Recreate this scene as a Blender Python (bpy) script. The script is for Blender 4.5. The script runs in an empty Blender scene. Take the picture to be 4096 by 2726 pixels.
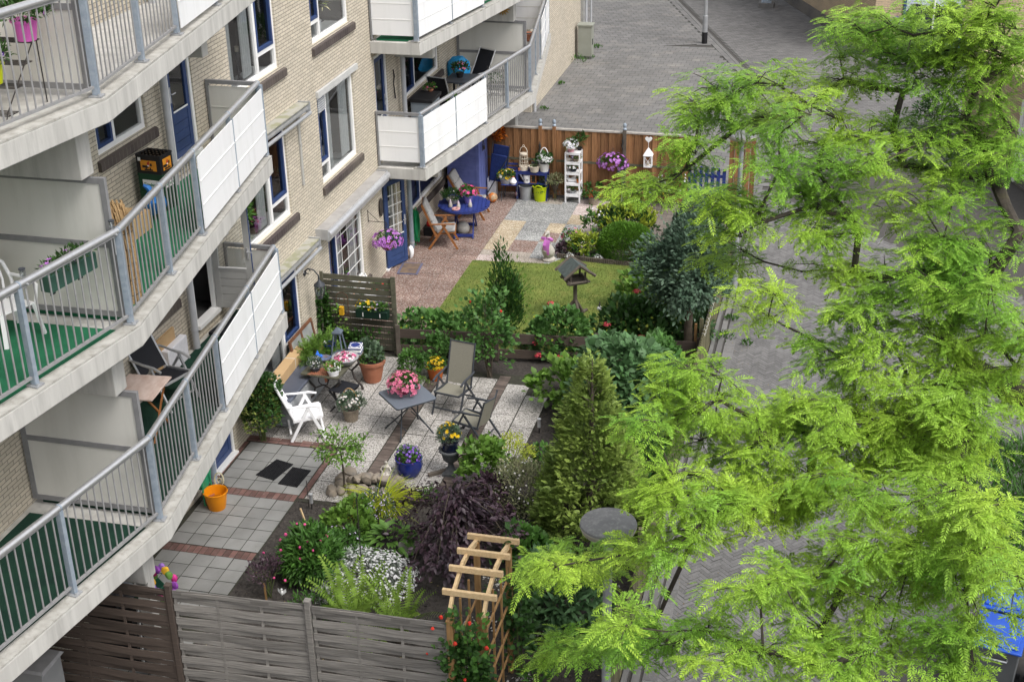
import bpy, math, random
import numpy as np
from mathutils import Vector, Matrix, Euler
C = bpy.context.scene.collection
SC = bpy.context.scene
R = math.radians
random.seed(7)
# ---------------------------------------------------------------- camera, world, sun
cam = bpy.data.objects.new('camera', bpy.data.cameras.new('camera')); C.objects.link(cam); SC.camera = cam
cam.data.sensor_width = 36; cam.data.lens = 49.05; cam.data.clip_end = 500; cam.data.clip_start = .1
pitch, yaw, roll = .446547, .249092, -.020026
fw = Vector((-math.sin(yaw)*math.cos(pitch), math.cos(yaw)*math.cos(pitch), -math.sin(pitch)))
rt = Vector((math.cos(yaw), math.sin(yaw), 0)); up = rt.cross(fw)
r2 = rt*math.cos(roll)+up*math.sin(roll); u2 = -rt*math.sin(roll)+up*math.cos(roll)
mw = Matrix((r2, u2, -fw)).transposed().to_4x4(); mw.translation = (8.3275, -18.0235, 12.183); cam.matrix_world = mw
W = bpy.data.worlds.new('World'); SC.world = W; W.use_nodes = True
nt = W.node_tree; bgn = nt.nodes['Background']
sky = nt.nodes.new('ShaderNodeTexSky'); sky.sky_type = 'NISHITA'; sky.sun_disc = False
sky.sun_elevation = R(56); sky.sun_rotation = R(118); sky.air_density = 1; sky.dust_density = 4; sky.ozone_density = 1
hs = nt.nodes.new('ShaderNodeHueSaturation'); hs.inputs['Saturation'].default_value = .3
nt.links.new(sky.outputs[0], hs.inputs['Color']); nt.links.new(hs.outputs[0], bgn.inputs[0]); bgn.inputs[1].default_value = .15
sl = bpy.data.lights.new('sun', 'SUN'); sl.energy = 1.15; sl.angle = R(24); sl.color = (1, .965, .92)
so = bpy.data.objects.new('sun', sl); C.objects.link(so)
sd = Vector((math.sin(R(118))*math.cos(R(56)), math.cos(R(118))*math.cos(R(56)), math.sin(R(56))))
so.rotation_euler = sd.to_track_quat('Z', 'Y').to_euler(); so.location = (0, 0, 30)
SC.view_settings.view_transform = 'Standard'; SC.view_settings.look = 'None'; SC.view_settings.gamma = 1
SC.view_settings.exposure = .72
SC.render.engine = 'CYCLES'; SC.cycles.max_bounces = 6; SC.cycles.transparent_max_bounces = 12
# ---------------------------------------------------------------- materials
MATS = {}
def N(t, typ, **kw):
    n = t.nodes.new(typ)
    for k, v in kw.items(): setattr(n, k, v)
    return n
def mat(name, c1, c2=None, sc=8, rough=.7, bump=0, bsc=None, metal=0, isl=0, spec=.3, trans=0, det=4, ramp=(.35, .65), co='Object', stretch=None, wear=None):
    """noise mixes c1 and c2; isl = brightness spread per mesh island; trans = translucency of leaves; wear=(colour, scale, amount)"""
    m = bpy.data.materials.new(name); m.use_nodes = True; t = m.node_tree; p = t.nodes['Principled BSDF']; L = t.links.new
    p.inputs['Roughness'].default_value = rough; p.inputs['Metallic'].default_value = metal; p.inputs['Specular IOR Level'].default_value = spec
    c2 = c2 or tuple(x*.8 for x in c1)
    tc = N(t, 'ShaderNodeTexCoord'); src = tc.outputs[co]
    if stretch:
        mp = N(t, 'ShaderNodeMapping'); mp.inputs['Scale'].default_value = stretch; L(src, mp.inputs[0]); src = mp.outputs[0]
    nz = N(t, 'ShaderNodeTexNoise'); nz.inputs['Scale'].default_value = sc; nz.inputs['Detail'].default_value = det; L(src, nz.inputs['Vector'])
    rp = N(t, 'ShaderNodeValToRGB'); e = rp.color_ramp.elements
    e[0].position, e[1].position = ramp; e[0].color = (*c1, 1); e[1].color = (*c2, 1); L(nz.outputs[0], rp.inputs[0]); col = rp.outputs[0]
    if wear:
        n2 = N(t, 'ShaderNodeTexNoise'); n2.inputs['Scale'].default_value = wear[1]; n2.inputs['Detail'].default_value = 8; n2.inputs['Roughness'].default_value = .7; L(src, n2.inputs['Vector'])
        mr = N(t, 'ShaderNodeMapRange'); mr.inputs[1].default_value = .5; mr.inputs[2].default_value = .72; mr.inputs[4].default_value = wear[2]; L(n2.outputs[0], mr.inputs[0])
        mx = N(t, 'ShaderNodeMixRGB'); mx.inputs[2].default_value = (*wear[0], 1); L(mr.outputs[0], mx.inputs[0]); L(col, mx.inputs[1]); col = mx.outputs[0]
    if isl:
        g = N(t, 'ShaderNodeNewGeometry'); mr = N(t, 'ShaderNodeMapRange'); mr.inputs[3].default_value = 1-isl; mr.inputs[4].default_value = 1+isl
        L(g.outputs['Random Per Island'], mr.inputs[0]); mu = N(t, 'ShaderNodeHueSaturation'); L(mr.outputs[0], mu.inputs['Value']); L(col, mu.inputs['Color']); col = mu.outputs[0]
    L(col, p.inputs['Base Color'])
    if bump:
        b = N(t, 'ShaderNodeBump'); b.inputs['Strength'].default_value = min(1, bump); b.inputs['Distance'].default_value = .01
        n3 = N(t, 'ShaderNodeTexNoise'); n3.inputs['Scale'].default_value = bsc or sc*5; n3.inputs['Detail'].default_value = 3; L(src, n3.inputs['Vector'])
        L(n3.outputs[0], b.inputs['Height']); L(b.outputs[0], p.inputs['Normal'])
    if trans:
        tr = N(t, 'ShaderNodeBsdfTranslucent'); L(col, tr.inputs[0]); ms = N(t, 'ShaderNodeMixShader'); ms.inputs[0].default_value = trans
        L(p.outputs[0], ms.inputs[1]); L(tr.outputs[0], ms.inputs[2]); L(ms.outputs[0], t.nodes['Material Output'].inputs[0])
    MATS[name] = m; return m
def brick(name, a, b, mortar, bw=.22, rh=.0625, ms=.012, dirt=(.25, .22, .17), dm=.45):
    m = bpy.data.materials.new(name); m.use_nodes = True; t = m.node_tree; p = t.nodes['Principled BSDF']; L = t.links.new
    p.inputs['Roughness'].default_value = .85; p.inputs['Specular IOR Level'].default_value = .15
    tc = N(t, 'ShaderNodeTexCoord'); sp = N(t, 'ShaderNodeSeparateXYZ'); L(tc.outputs['Object'], sp.inputs[0])
    g = N(t, 'ShaderNodeSeparateXYZ'); L(tc.outputs['Normal'], g.inputs[0]); ab = N(t, 'ShaderNodeMath', operation='ABSOLUTE'); L(g.outputs[0], ab.inputs[0])
    gt = N(t, 'ShaderNodeMath', operation='GREATER_THAN'); gt.inputs[1].default_value = .5; L(ab.outputs[0], gt.inputs[0])
    mx = N(t, 'ShaderNodeMix'); L(gt.outputs[0], mx.inputs[0]); L(sp.outputs[0], mx.inputs[2]); L(sp.outputs[1], mx.inputs[3])
    cb = N(t, 'ShaderNodeCombineXYZ'); L(mx.outputs[0], cb.inputs[0]); L(sp.outputs[2], cb.inputs[1])
    bt = N(t, 'ShaderNodeTexBrick'); L(cb.outputs[0], bt.inputs[0]); bt.inputs['Scale'].default_value = 1
    bt.inputs['Brick Width'].default_value = bw; bt.inputs['Row Height'].default_value = rh; bt.inputs['Mortar Size'].default_value = ms/2*1.1; bt.inputs['Mortar Smooth'].default_value = .3
    bt.inputs['Color1'].default_value = (*a, 1); bt.inputs['Color2'].default_value = (*b, 1); bt.inputs['Mortar'].default_value = (*mortar, 1); bt.inputs['Bias'].default_value = -.1
    nz = N(t, 'ShaderNodeTexNoise'); nz.inputs['Scale'].default_value = .9; nz.inputs['Detail'].default_value = 6; L(tc.outputs['Object'], nz.inputs['Vector'])
    mr = N(t, 'ShaderNodeMapRange'); mr.inputs[1].default_value = .42; mr.inputs[2].default_value = .75; mr.inputs[4].default_value = dm; L(nz.outputs[0], mr.inputs[0])
    m2 = N(t, 'ShaderNodeMixRGB'); L(mr.outputs[0], m2.inputs[0]); L(bt.outputs[0], m2.inputs[1]); m2.inputs[2].default_value = (*dirt, 1)
    n2 = N(t, 'ShaderNodeTexNoise'); n2.inputs['Scale'].default_value = 45; L(tc.outputs['Object'], n2.inputs['Vector'])
    m3 = N(t, 'ShaderNodeMixRGB', blend_type='OVERLAY'); m3.inputs[0].default_value = .18; L(m2.outputs[0], m3.inputs[1]); L(n2.outputs[0], m3.inputs[2])
    L(m3.outputs[0], p.inputs['Base Color'])
    bp = N(t, 'ShaderNodeBump'); bp.inputs['Strength'].default_value = .5; bp.inputs['Distance'].default_value = .01; bp.invert = True
    L(bt.outputs['Fac'], bp.inputs['Height']); L(bp.outputs[0], p.inputs['Normal'])
    MATS[name] = m; return m
def gravelmat(name, cols, sc=55, rough=.9):
    """exposed aggregate: voronoi cells, each pebble a random colour of the ramp, plus per-slab tone"""
    m = bpy.data.materials.new(name); m.use_nodes = True; t = m.node_tree; p = t.nodes['Principled BSDF']; L = t.links.new
    p.inputs['Roughness'].default_value = rough; p.inputs['Specular IOR Level'].default_value = .2
    tc = N(t, 'ShaderNodeTexCoord'); v = N(t, 'ShaderNodeTexVoronoi'); v.inputs['Scale'].default_value = sc; L(tc.outputs['Object'], v.inputs['Vector'])
    sp = N(t, 'ShaderNodeSeparateXYZ'); L(v.outputs['Color'], sp.inputs[0]); rp = N(t, 'ShaderNodeValToRGB'); rp.color_ramp.interpolation = 'CONSTANT'
    e = rp.color_ramp.elements
    for i, c in enumerate(cols):
        k = e[i] if i < 2 else e.new(i/len(cols))
        k.position = i/len(cols); k.color = (*c, 1)
    L(sp.outputs[0], rp.inputs[0])
    nz = N(t, 'ShaderNodeTexNoise'); nz.inputs['Scale'].default_value = 1.6; nz.inputs['Detail'].default_value = 5; L(tc.outputs['Object'], nz.inputs['Vector'])
    mr = N(t, 'ShaderNodeMapRange'); mr.inputs[1].default_value = .3; mr.inputs[2].default_value = .7; mr.inputs[3].default_value = .8; mr.inputs[4].default_value = 1.15; L(nz.outputs[0], mr.inputs[0])
    g = N(t, 'ShaderNodeNewGeometry'); m2 = N(t, 'ShaderNodeMapRange'); m2.inputs[3].default_value = .9; m2.inputs[4].default_value = 1.1; L(g.outputs['Random Per Island'], m2.inputs[0])
    mm = N(t, 'ShaderNodeMath', operation='MULTIPLY'); L(mr.outputs[0], mm.inputs[0]); L(m2.outputs[0], mm.inputs[1])
    h = N(t, 'ShaderNodeHueSaturation'); L(mm.outputs[0], h.inputs['Value']); L(rp.outputs[0], h.inputs['Color']); L(h.outputs[0], p.inputs['Base Color'])
    b = N(t, 'ShaderNodeBump'); b.inputs['Strength'].default_value = .6; b.inputs['Distance'].default_value = .008; b.invert = True; L(v.outputs['Distance'], b.inputs['Height']); L(b.outputs[0], p.inputs['Normal'])
    MATS[name] = m; return m
def glassmat(name, tint=(.8, .85, .85), mixf=.16):
    m = bpy.data.materials.new(name); m.use_nodes = True; t = m.node_tree; t.nodes.remove(t.nodes['Principled BSDF']); L = t.links.new
    a = N(t, 'ShaderNodeBsdfTransparent'); a.inputs[0].default_value = (*tint, 1); b = N(t, 'ShaderNodeBsdfGlossy'); b.inputs['Roughness'].default_value = .02
    f = N(t, 'ShaderNodeLayerWeight'); f.inputs['Blend'].default_value = .35
    mr = N(t, 'ShaderNodeMapRange'); mr.inputs[3].default_value = mixf*.6; mr.inputs[4].default_value = .75; L(f.outputs['Fresnel'], mr.inputs[0])
    s = N(t, 'ShaderNodeMixShader'); L(mr.outputs[0], s.inputs[0]); L(a.outputs[0], s.inputs[1]); L(b.outputs[0], s.inputs[2]); L(s.outputs[0], t.nodes['Material Output'].inputs[0])
    MATS[name] = m; return m
BR = brick('yellow_brick', (.60, .535, .43), (.49, .435, .345), (.21, .195, .175), dirt=(.38, .35, .30), dm=.35)
BR2 = brick('buff_brick', (.52, .40, .26), (.42, .32, .21), (.23, .2, .17))
BRD = brick('plinth_brick', (.10, .095, .09), (.14, .13, .12), (.2, .19, .18))
SILL = brick('sill_brick', (.06, .048, .047), (.08, .064, .062), (.13, .115, .11), bw=.105, rh=.3)
CONC = mat('concrete', (.52, .51, .48), (.42, .41, .385), 2.2, .85, .3, 60, wear=((.27, .265, .25), 3.2, .55), stretch=(2.6, 2.6, .28))
CONCT = mat('weathered_concrete', (.44, .43, .40), (.33, .32, .29), 6, .9, .4, 50, wear=((.2, .19, .16), 9, .7))
WHITE = mat('white_paint', (.80, .80, .79), (.76, .76, .75), 5, .4)
PANEL = mat('white_panel', (.82, .825, .83), (.77, .775, .78), .8, .35, wear=((.60, .605, .59), 2.6, .42), stretch=(1.6, 1.6, .16))
PANELG = mat('cream_panel', (.63, .62, .58), (.57, .56, .52), .8, .5, wear=((.45, .44, .40), 2.2, .4), stretch=(1.5, 1.5, .2))
GALV = mat('galvanised_steel', (.33, .38, .44), (.26, .31, .37), 12, .5, metal=.25, wear=((.42, .45, .48), 25, .4))
RAIL = mat('brushed_rail', (.60, .60, .60), (.54, .54, .545), 20, .28, metal=.7)
BAR = mat('grey_bar', (.29, .29, .29), (.25, .25, .255), 12, .5, metal=.15)
GREYF = mat('grey_frame', (.235, .235, .24), (.2, .2, .205), 10, .5)
ZINC = mat('zinc', (.38, .39, .40), (.32, .33, .345), 6, .45, metal=.3)
PIPE = mat('grey_pipe', (.44, .45, .47), (.40, .41, .43), 6, .5)
BLUEF = mat('blue_paint', (.033, .062, .165), (.027, .05, .135), 6, .4)
SHEDB = mat('lavender_blue_paint', (.125, .15, .38), (.10, .125, .32), 7, .6)
BLUEP = mat('bright_blue_paint', (.03, .048, .215), (.024, .038, .165), 8, .45)
DARK = mat('dark_interior', (.02, .02, .022), (.014, .014, .016), 2, .9)
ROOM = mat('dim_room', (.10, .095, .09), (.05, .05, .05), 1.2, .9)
GLASS = glassmat('window_glass', (.86, .89, .89), .2)
LACE = mat('lace', (.85, .86, .86), (.74, .75, .76), 18, .9, trans=.2)
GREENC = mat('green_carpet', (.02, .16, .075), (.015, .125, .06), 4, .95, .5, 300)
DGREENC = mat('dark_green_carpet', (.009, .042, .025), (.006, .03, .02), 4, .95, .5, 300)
BLACK = mat('black_plastic', (.018, .018, .02), (.013, .013, .015), 10, .5)
BLACKM = mat('black_mesh', (.016, .017, .022), (.011, .012, .016), 120, .75)
IRON = mat('wrought_iron', (.03, .03, .03), (.05, .04, .035), 15, .7)
WPLAST = mat('white_plastic', (.82, .82, .83), (.78, .78, .79), 5, .3)
TERRA = mat('terracotta', (.38, .15, .085), (.33, .125, .07), 9, .75, wear=((.45, .25, .18), 6, .4))
SOIL = mat('soil', (.036, .032, .029), (.062, .054, .048), 22, 1, 1, 60, isl=.2)
ALU = mat('aluminium', (.62, .63, .65), (.55, .56, .58), 10, .35, metal=.6)
ROPE = mat('straw', (.42, .29, .15), (.28, .18, .085), 30, .9, .5, 100)
CARD = mat('cardboard', (.50, .34, .18), (.45, .3, .155), 4, .8)
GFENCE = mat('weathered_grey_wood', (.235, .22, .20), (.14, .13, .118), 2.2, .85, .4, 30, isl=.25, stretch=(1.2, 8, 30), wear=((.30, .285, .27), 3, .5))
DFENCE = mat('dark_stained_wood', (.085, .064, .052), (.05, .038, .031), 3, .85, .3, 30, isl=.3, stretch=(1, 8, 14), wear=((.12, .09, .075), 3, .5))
BFENCE = mat('brown_stained_wood', (.30, .155, .07), (.205, .10, .045), 2.5, .75, .3, 30, isl=.28, stretch=(12, 12, .8), wear=((.12, .055, .028), 5, .5))
MOSSW = mat('mossy_wood', (.135, .13, .09), (.085, .082, .058), 5, .9, .4, 40, isl=.25, stretch=(1.5, 6, 12))
PICK = mat('green_grey_picket', (.15, .14, .075), (.10, .09, .055), 5, .9, .3, 40, isl=.3, stretch=(6, 6, 1))
RAWW = mat('raw_pine', (.66, .49, .28), (.56, .40, .22), 2.5, .7, .2, 30, stretch=(12, 12, 12), isl=.08)
TANW = mat('tan_post', (.34, .20, .085), (.26, .15, .06), 4, .75, .2, 30, stretch=(9, 9, 1))
TEAK = mat('teak', (.30, .125, .042), (.23, .09, .03), 5, .6, .2, 30, stretch=(4, 4, 4), isl=.12)
BIRDW = mat('silvered_wood', (.13, .11, .09), (.085, .07, .058), 6, .9, .4, 30)
SLATE = mat('roof_felt', (.085, .105, .10), (.06, .075, .072), 14, .9, .3, 60)
CUSH = mat('grey_cushion', (.33, .325, .315), (.27, .265, .26), 14, .95, .4, 40)
STONE = mat('boulder', (.24, .20, .155), (.15, .135, .12), 5, .85, .5, 20, isl=.35)
WSTONE = mat('pale_stone', (.5, .47, .42), (.36, .33, .29), 12, .9, .5, 30)
SLING = mat('taupe_sling', (.235, .225, .18), (.21, .2, .16), 60, .8)
ANTH = mat('anthracite_metal', (.05, .055, .065), (.04, .045, .052), 10, .45)
TGREY = mat('grey_table_top', (.135, .155, .185), (.12, .14, .17), 40, .4)
BGLAZE = mat('blue_glaze', (.012, .028, .22), (.008, .018, .13), 5, .15, spec=.5)
NGLAZE = mat('night_glaze', (.008, .012, .035), (.006, .009, .025), 5, .15, spec=.5)
WICK = mat('wicker', (.30, .25, .19), (.16, .13, .10), 60, .9, .6, 90)
# ---------------------------------------------------------------- tagging
def tag(o, label, cat, group=None, kind=None):
    o['label'] = label; o['category'] = cat
    if group: o['group'] = group
    return o
def T(name, label, cat, loc=(0, 0, 0), rz=0, group=None):
    o = bpy.data.objects.new(name, None); C.objects.link(o); o.empty_display_size = .1
    o.location = loc; o.rotation_euler = (0, 0, rz); return tag(o, label, cat, group)
def S(o, kind='structure'): o['kind'] = kind; return o
def copytree(o, parent=None):
    c = o.copy(); C.objects.link(c)
    if parent: c.parent = parent
    for ch in list(o.children): copytree(ch, c)
    return c
def dup(root, loc, rz, label, group=None):
    c = copytree(root); c.location = loc; c.rotation_euler = (0, 0, rz); c['label'] = label
    if group: c['group'] = group
    return c
# ---------------------------------------------------------------- mesh builder
class B:
    def __init__(s): s.v = []; s.f = []; s.m = []
    def add(s, V, F, m=0):
        k = len(s.v); s.v += [tuple(x) for x in V]; s.f += [tuple(i+k for i in q) for q in F]; s.m += [m]*len(F); return s
    def box(s, x0, x1, y0, y1, z0, z1, m=0, M=None):
        V = [Vector((x, y, z)) for z in (z0, z1) for y in (y0, y1) for x in (x0, x1)]
        if M is not None: V = [M @ q for q in V]
        return s.add(V, [(0, 2, 3, 1), (4, 5, 7, 6), (0, 1, 5, 4), (2, 6, 7, 3), (0, 4, 6, 2), (1, 3, 7, 5)], m)
    def ob(s, c, sz, rot=(0, 0, 0), m=0):
        M = Matrix.Translation(c) @ Euler(rot).to_matrix().to_4x4(); a, b, d = (x/2 for x in sz)
        return s.box(-a, a, -b, b, -d, d, m, M)
    def beam(s, p, q, w, h, m=0, upv=(0, 0, 1)):
        p, q = Vector(p), Vector(q); d = (q-p); L = d.length; d.normalize(); u = Vector(upv); x = d.cross(u)
        if x.length < 1e-4: x = d.cross(Vector((0, 1, 0)))
        x.normalize(); u = x.cross(d); M = Matrix((x, d, u)).transposed().to_4x4(); M.translation = p
        return s.box(-w/2, w/2, 0, L, -h/2, h/2, m, M)
    def tube(s, pts, r, n=7, m=0, cap=True):
        pts = [Vector(p) for p in pts]; k = len(pts); rs = r if hasattr(r, '__len__') else [r]*k
        V = []; F = []; prev = None
        for i, p in enumerate(pts):
            d = (pts[min(i+1, k-1)]-pts[max(i-1, 0)]).normalized()
            if prev is None:
                a = d.cross(Vector((0, 0, 1)));
                if a.length < .01: a = d.cross(Vector((0, 1, 0)))
                a.normalize()
            else:
                a = prev-d*prev.dot(d)
                if a.length < 1e-5: a = d.orthogonal()
                a.normalize()
            prev = a; b = d.cross(a)
            for j in range(n):
                t = 2*math.pi*j/n; V.append(p+(a*math.cos(t)+b*math.sin(t))*rs[i])
        for i in range(k-1):
            for j in range(n): F.append((i*n+j, i*n+(j+1) % n, (i+1)*n+(j+1) % n, (i+1)*n+j))
        if cap: F += [tuple(range(n-1, -1, -1)), tuple(range((k-1)*n, k*n))]
        return s.add(V, F, m)
    def lathe(s, prof, n=20, m=0, c=(0, 0), sx=1, sy=1):
        V = []; F = []; k = len(prof)
        for r, z in prof:
            for j in range(n):
                t = 2*math.pi*j/n; V.append((c[0]+r*sx*math.cos(t), c[1]+r*sy*math.sin(t), z))
        for i in range(k-1):
            for j in range(n): F.append((i*n+j, i*n+(j+1) % n, (i+1)*n+(j+1) % n, (i+1)*n+j))
        F += [tuple(range(n-1, -1, -1)), tuple(range((k-1)*n, k*n))]
        return s.add(V, F, m)
    def prism(s, poly, z0, z1, m=0):
        n = len(poly); V = [(x, y, z0) for x, y in poly]+[(x, y, z1) for x, y in poly]
        return s.add(V, [tuple(range(n-1, -1, -1)), tuple(range(n, 2*n))]+[(i, (i+1) % n, n+(i+1) % n, n+i) for i in range(n)], m)
    def sph(s, c, r, n=12, m=0, jit=0):
        rx, ry, rz = r if hasattr(r, '__len__') else (r, r, r); k = max(4, n//2); V = []; F = []
        for i in range(1, k):
            ph = math.pi*i/k
            for j in range(n):
                t = 2*math.pi*j/n; q = 1+random.uniform(-jit, jit)
                V.append((c[0]+rx*q*math.sin(ph)*math.cos(t), c[1]+ry*q*math.sin(ph)*math.sin(t), c[2]-rz*q*math.cos(ph)))
        V += [(c[0], c[1], c[2]-rz), (c[0], c[1], c[2]+rz)]; a, b = len(V)-2, len(V)-1
        for i in range(k-2):
            for j in range(n): F.append((i*n+j, i*n+(j+1) % n, (i+1)*n+(j+1) % n, (i+1)*n+j))
        for j in range(n): F += [(a, (j+1) % n, j), (b, (k-2)*n+j, (k-2)*n+(j+1) % n)]
        return s.add(V, F, m)
    def quad(s, *p, m=0): return s.add(p, [tuple(range(len(p)))], m)
    def o(s, name, mats, par=None, bev=0, ang=38, loc=None):
        me = bpy.data.meshes.new(name); me.from_pydata(s.v, [], s.f)
        for q in (mats if isinstance(mats, (list, tuple)) else [mats]): me.materials.append(q)
        me.polygons.foreach_set('material_index', s.m); me.polygons.foreach_set('use_smooth', [True]*len(s.f)); me.set_sharp_from_angle(angle=R(ang)); me.update()
        ob = bpy.data.objects.new(name, me); C.objects.link(ob)
        if par: ob.parent = par
        if loc: ob.location = loc
        if bev:
            b = ob.modifiers.new('bevel', 'BEVEL'); b.width = bev; b.segments = 2; b.limit_method = 'ANGLE'; b.angle_limit = R(50)
        return ob
def arc(c, r, a0, a1, n, plane='xz'):
    out = []
    for i in range(n+1):
        a = a0+(a1-a0)*i/n; u, v = r*math.cos(a), r*math.sin(a)
        out.append((c[0]+u, c[1], c[2]+v) if plane == 'xz' else (c[0], c[1]+u, c[2]+v) if plane == 'yz' else (c[0]+u, c[1]+v, c[2]))
    return out
def textmesh(name, txt, size, m, par, M, ext=.002):
    cu = bpy.data.curves.new(name, 'FONT'); cu.body = txt; cu.size = size; cu.extrude = ext; cu.align_x = 'CENTER'; cu.align_y = 'CENTER'
    t = bpy.data.objects.new(name, cu); C.objects.link(t); bpy.context.view_layer.update()
    me = bpy.data.meshes.new_from_object(t.evaluated_get(bpy.context.evaluated_depsgraph_get())); bpy.data.objects.remove(t)
    me.materials.clear(); me.materials.append(m); o = bpy.data.objects.new(name, me); C.objects.link(o); o.parent = par; o.matrix_local = M; return o
# ---------------------------------------------------------------- leaves
def npmesh(name, V, F, mi, mats, par=None, smooth=False):
    """V (n,3); F list of (faces array (k,q), mat)"""
    me = bpy.data.meshes.new(name); me.vertices.add(len(V)); me.vertices.foreach_set('co', np.asarray(V, np.float32).ravel())
    idx = np.concatenate([f.ravel() for f in F]); sz = np.concatenate([np.full(len(f), f.shape[1]) for f in F]); mm = np.concatenate([np.full(len(f), k) for f, k in zip(F, mi)])
    me.loops.add(len(idx)); me.loops.foreach_set('vertex_index', idx.astype(np.int32)); me.polygons.add(len(sz))
    me.polygons.foreach_set('loop_start', np.concatenate([[0], np.cumsum(sz)[:-1]]).astype(np.int32)); me.polygons.foreach_set('material_index', mm.astype(np.int32))
    if smooth: me.polygons.foreach_set('use_smooth', np.ones(len(sz), bool))
    for q in (mats if isinstance(mats, (list, tuple)) else [mats]): me.materials.append(q)
    me.update(calc_edges=True); me.validate()
    o = bpy.data.objects.new(name, me); C.objects.link(o)
    if par: o.parent = par
    return o
A = np.array
def nrm(v): return v/np.maximum(1e-9, np.linalg.norm(v, axis=-1, keepdims=True))
def frames(d, up):
    d = nrm(d); z = nrm(up-(up*d).sum(-1, keepdims=True)*d); x = np.cross(d, z); return np.stack([x, d, z], -1)
def inst(tpl, pos, Rm, sc):
    V, Fs, mi = tpl; n, m = len(pos), len(V); sc = np.broadcast_to(np.asarray(sc, float).reshape(-1, 1) if np.ndim(sc) == 1 else sc, (n, 3))
    W_ = np.einsum('nij,nmj->nmi', Rm, V[None]*sc[:, None, :])+pos[:, None, :]
    off = (np.arange(n)*m)[:, None, None]
    return W_.reshape(-1, 3), [(f[None]+off).reshape(-1, f.shape[1]) for f in Fs], mi
def joinm(parts):
    V = []; F = []; mi = []; k = 0
    for v, f, m in parts:
        V.append(v); F += [q+k for q in f]; mi += list(m); k += len(v)
    return np.concatenate(V), F, mi
def t_leaf(w=.5, fold=.12, droop=.15):   # pointed oval of 6 outline points and a midrib
    V = A([[0, 0, 0], [w*.42, .28, fold*.8], [w*.46, .58, fold*.7-droop*.3], [0, 1, -droop], [-w*.46, .58, fold*.7-droop*.3], [-w*.42, .28, fold*.8], [0, .45, 0]], float)
    return V, [A([[0, 1, 2, 6], [6, 2, 3, 3], [6, 3, 4, 4], [0, 6, 4, 5]])[:1], A([[6, 2, 3], [6, 3, 4]]), A([[0, 6, 4, 5]])], [0, 0, 0]
def t_small(w=.5, fold=.1): return A([[0, 0, 0], [w*.5, .5, fold], [0, 1, -.05], [-w*.5, .5, fold]], float), [A([[0, 1, 2], [0, 2, 3]])], [0]
def t_blade(w=.06, bend=.6, n=4):
    V = []
    for i in range(n+1):
        t = i/n; y = t*(1-.15*bend*t); z = -bend*t*t*.5; q = w*(1-t)**.7/2+.002; V += [[-q, y, z], [q, y, z]]
    return A(V, float), [A([[2*i, 2*i+1, 2*i+3, 2*i+2] for i in range(n)])], [0]
def t_flower(n=5, cup=.18, eye=True):
    V = [[0, 0, -cup*.6]]; F = []
    for i in range(n):
        for k, rr in ((0, .62), (.33, 1), (.67, 1)):
            a = 2*math.pi*(i+k)/n; V.append([rr*math.cos(a)*.5, rr*math.sin(a)*.5, cup*(rr-.4)])
    m = 3*n; F = [A([[0, 1+j, 1+(j+1) % m] for j in range(m)])]; mi = [0]; V = A(V, float)
    if eye:
        k = len(V); V = np.concatenate([V, A([[.13*math.cos(a), .13*math.sin(a), .03] for a in np.arange(6)*math.pi/3])]); F.append(A([[k, k+1, k+2], [k, k+2, k+3], [k, k+3, k+4], [k, k+4, k+5]])); mi.append(1)
    return V[:, [0, 2, 1]]*A([1, 1, 1]) if False else V, F, mi
def t_pinnate(n=7, lw=.085, ll=.30, droop=.35):
    V = []; F = []
    for i in range(n):
        t = .14+.82*i/(n-1); z = -droop*t*t; q = ll*(1-.35*abs(t-.5)*1.4)
        for s in (-1, 1):
            a = .95-.35*t; d = A([s*math.sin(a), math.cos(a), -.25]); nn = A([-s*d[1]*s, 0, 0])
            b = A([0, t, z]); w = A([-d[1]*s, d[0]*s, 0])*lw/2; k = len(V)
            V += [b, b+d*q*.5+w*s, b+d*q, b+d*q*.5-w*s]; F.append([k, k+1, k+2, k+3])
    k = len(V); V += [A([0, .93, -droop*.9]), A([lw*.6, 1.05, -droop*1.05]), A([0, 1.2, -droop*1.3]), A([-lw*.6, 1.05, -droop*1.05])]; F.append([k, k+1, k+2, k+3])
    return A(V, float), [A(F)], [0]
def t_spray(n=7, w=.13, flat=1):     # conifer scale spray
    V = []; F = []
    for i in range(n):
        t = .1+.8*i/n
        for s in (-1, 1):
            q = .42*(1-t*.75); k = len(V); b = A([0, t, -.12*t*t]); d = A([s*.62, .78, -.1])
            V += [b, b+d*q*.5+A([w/2*s*.7, -w/2*.6, .03]), b+d*q, b+d*q*.5-A([w/2*s*.7, -w/2*.6, -.02])]; F.append([k, k+1, k+2, k+3])
    k = len(V); V += [A([-w*.3, .5, 0]), A([w*.3, .5, 0]), A([0, 1.1, -.14])]
    return A(V, float), [A(F), A([[k, k+1, k+2]])], [0, 0]
def t_frond(n=25):
    V = []; F = []
    for i in range(n):
        t = .05+.94*i/(n-1); y = .24*t+.55*t**2.2; z = .92*t-.20*t**3; q = .175*math.sin(math.pi*min(.93, .12+t*.86))**.75+.006
        for s in (-1, 1):
            k = len(V); b = A([0, y, z]); d = nrm(A([s, .25, .16])); w = A([0, .009, .0175])
            V += [b-w, b+d*q*.5-w*1.05+A([0, .004, -.004]), b+d*q+A([0, 0, -.012]), b+d*q*.5+w*1.05]; F.append([k, k+1, k+2, k+3])
    return A(V, float), [A(F)], [0]
def sphdirs(n, rng, zmin=-.3):
    z = rng.uniform(zmin, 1, n); a = rng.uniform(0, 2*np.pi, n); r = np.sqrt(1-z*z); return np.stack([r*np.cos(a), r*np.sin(a), z], -1)
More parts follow.
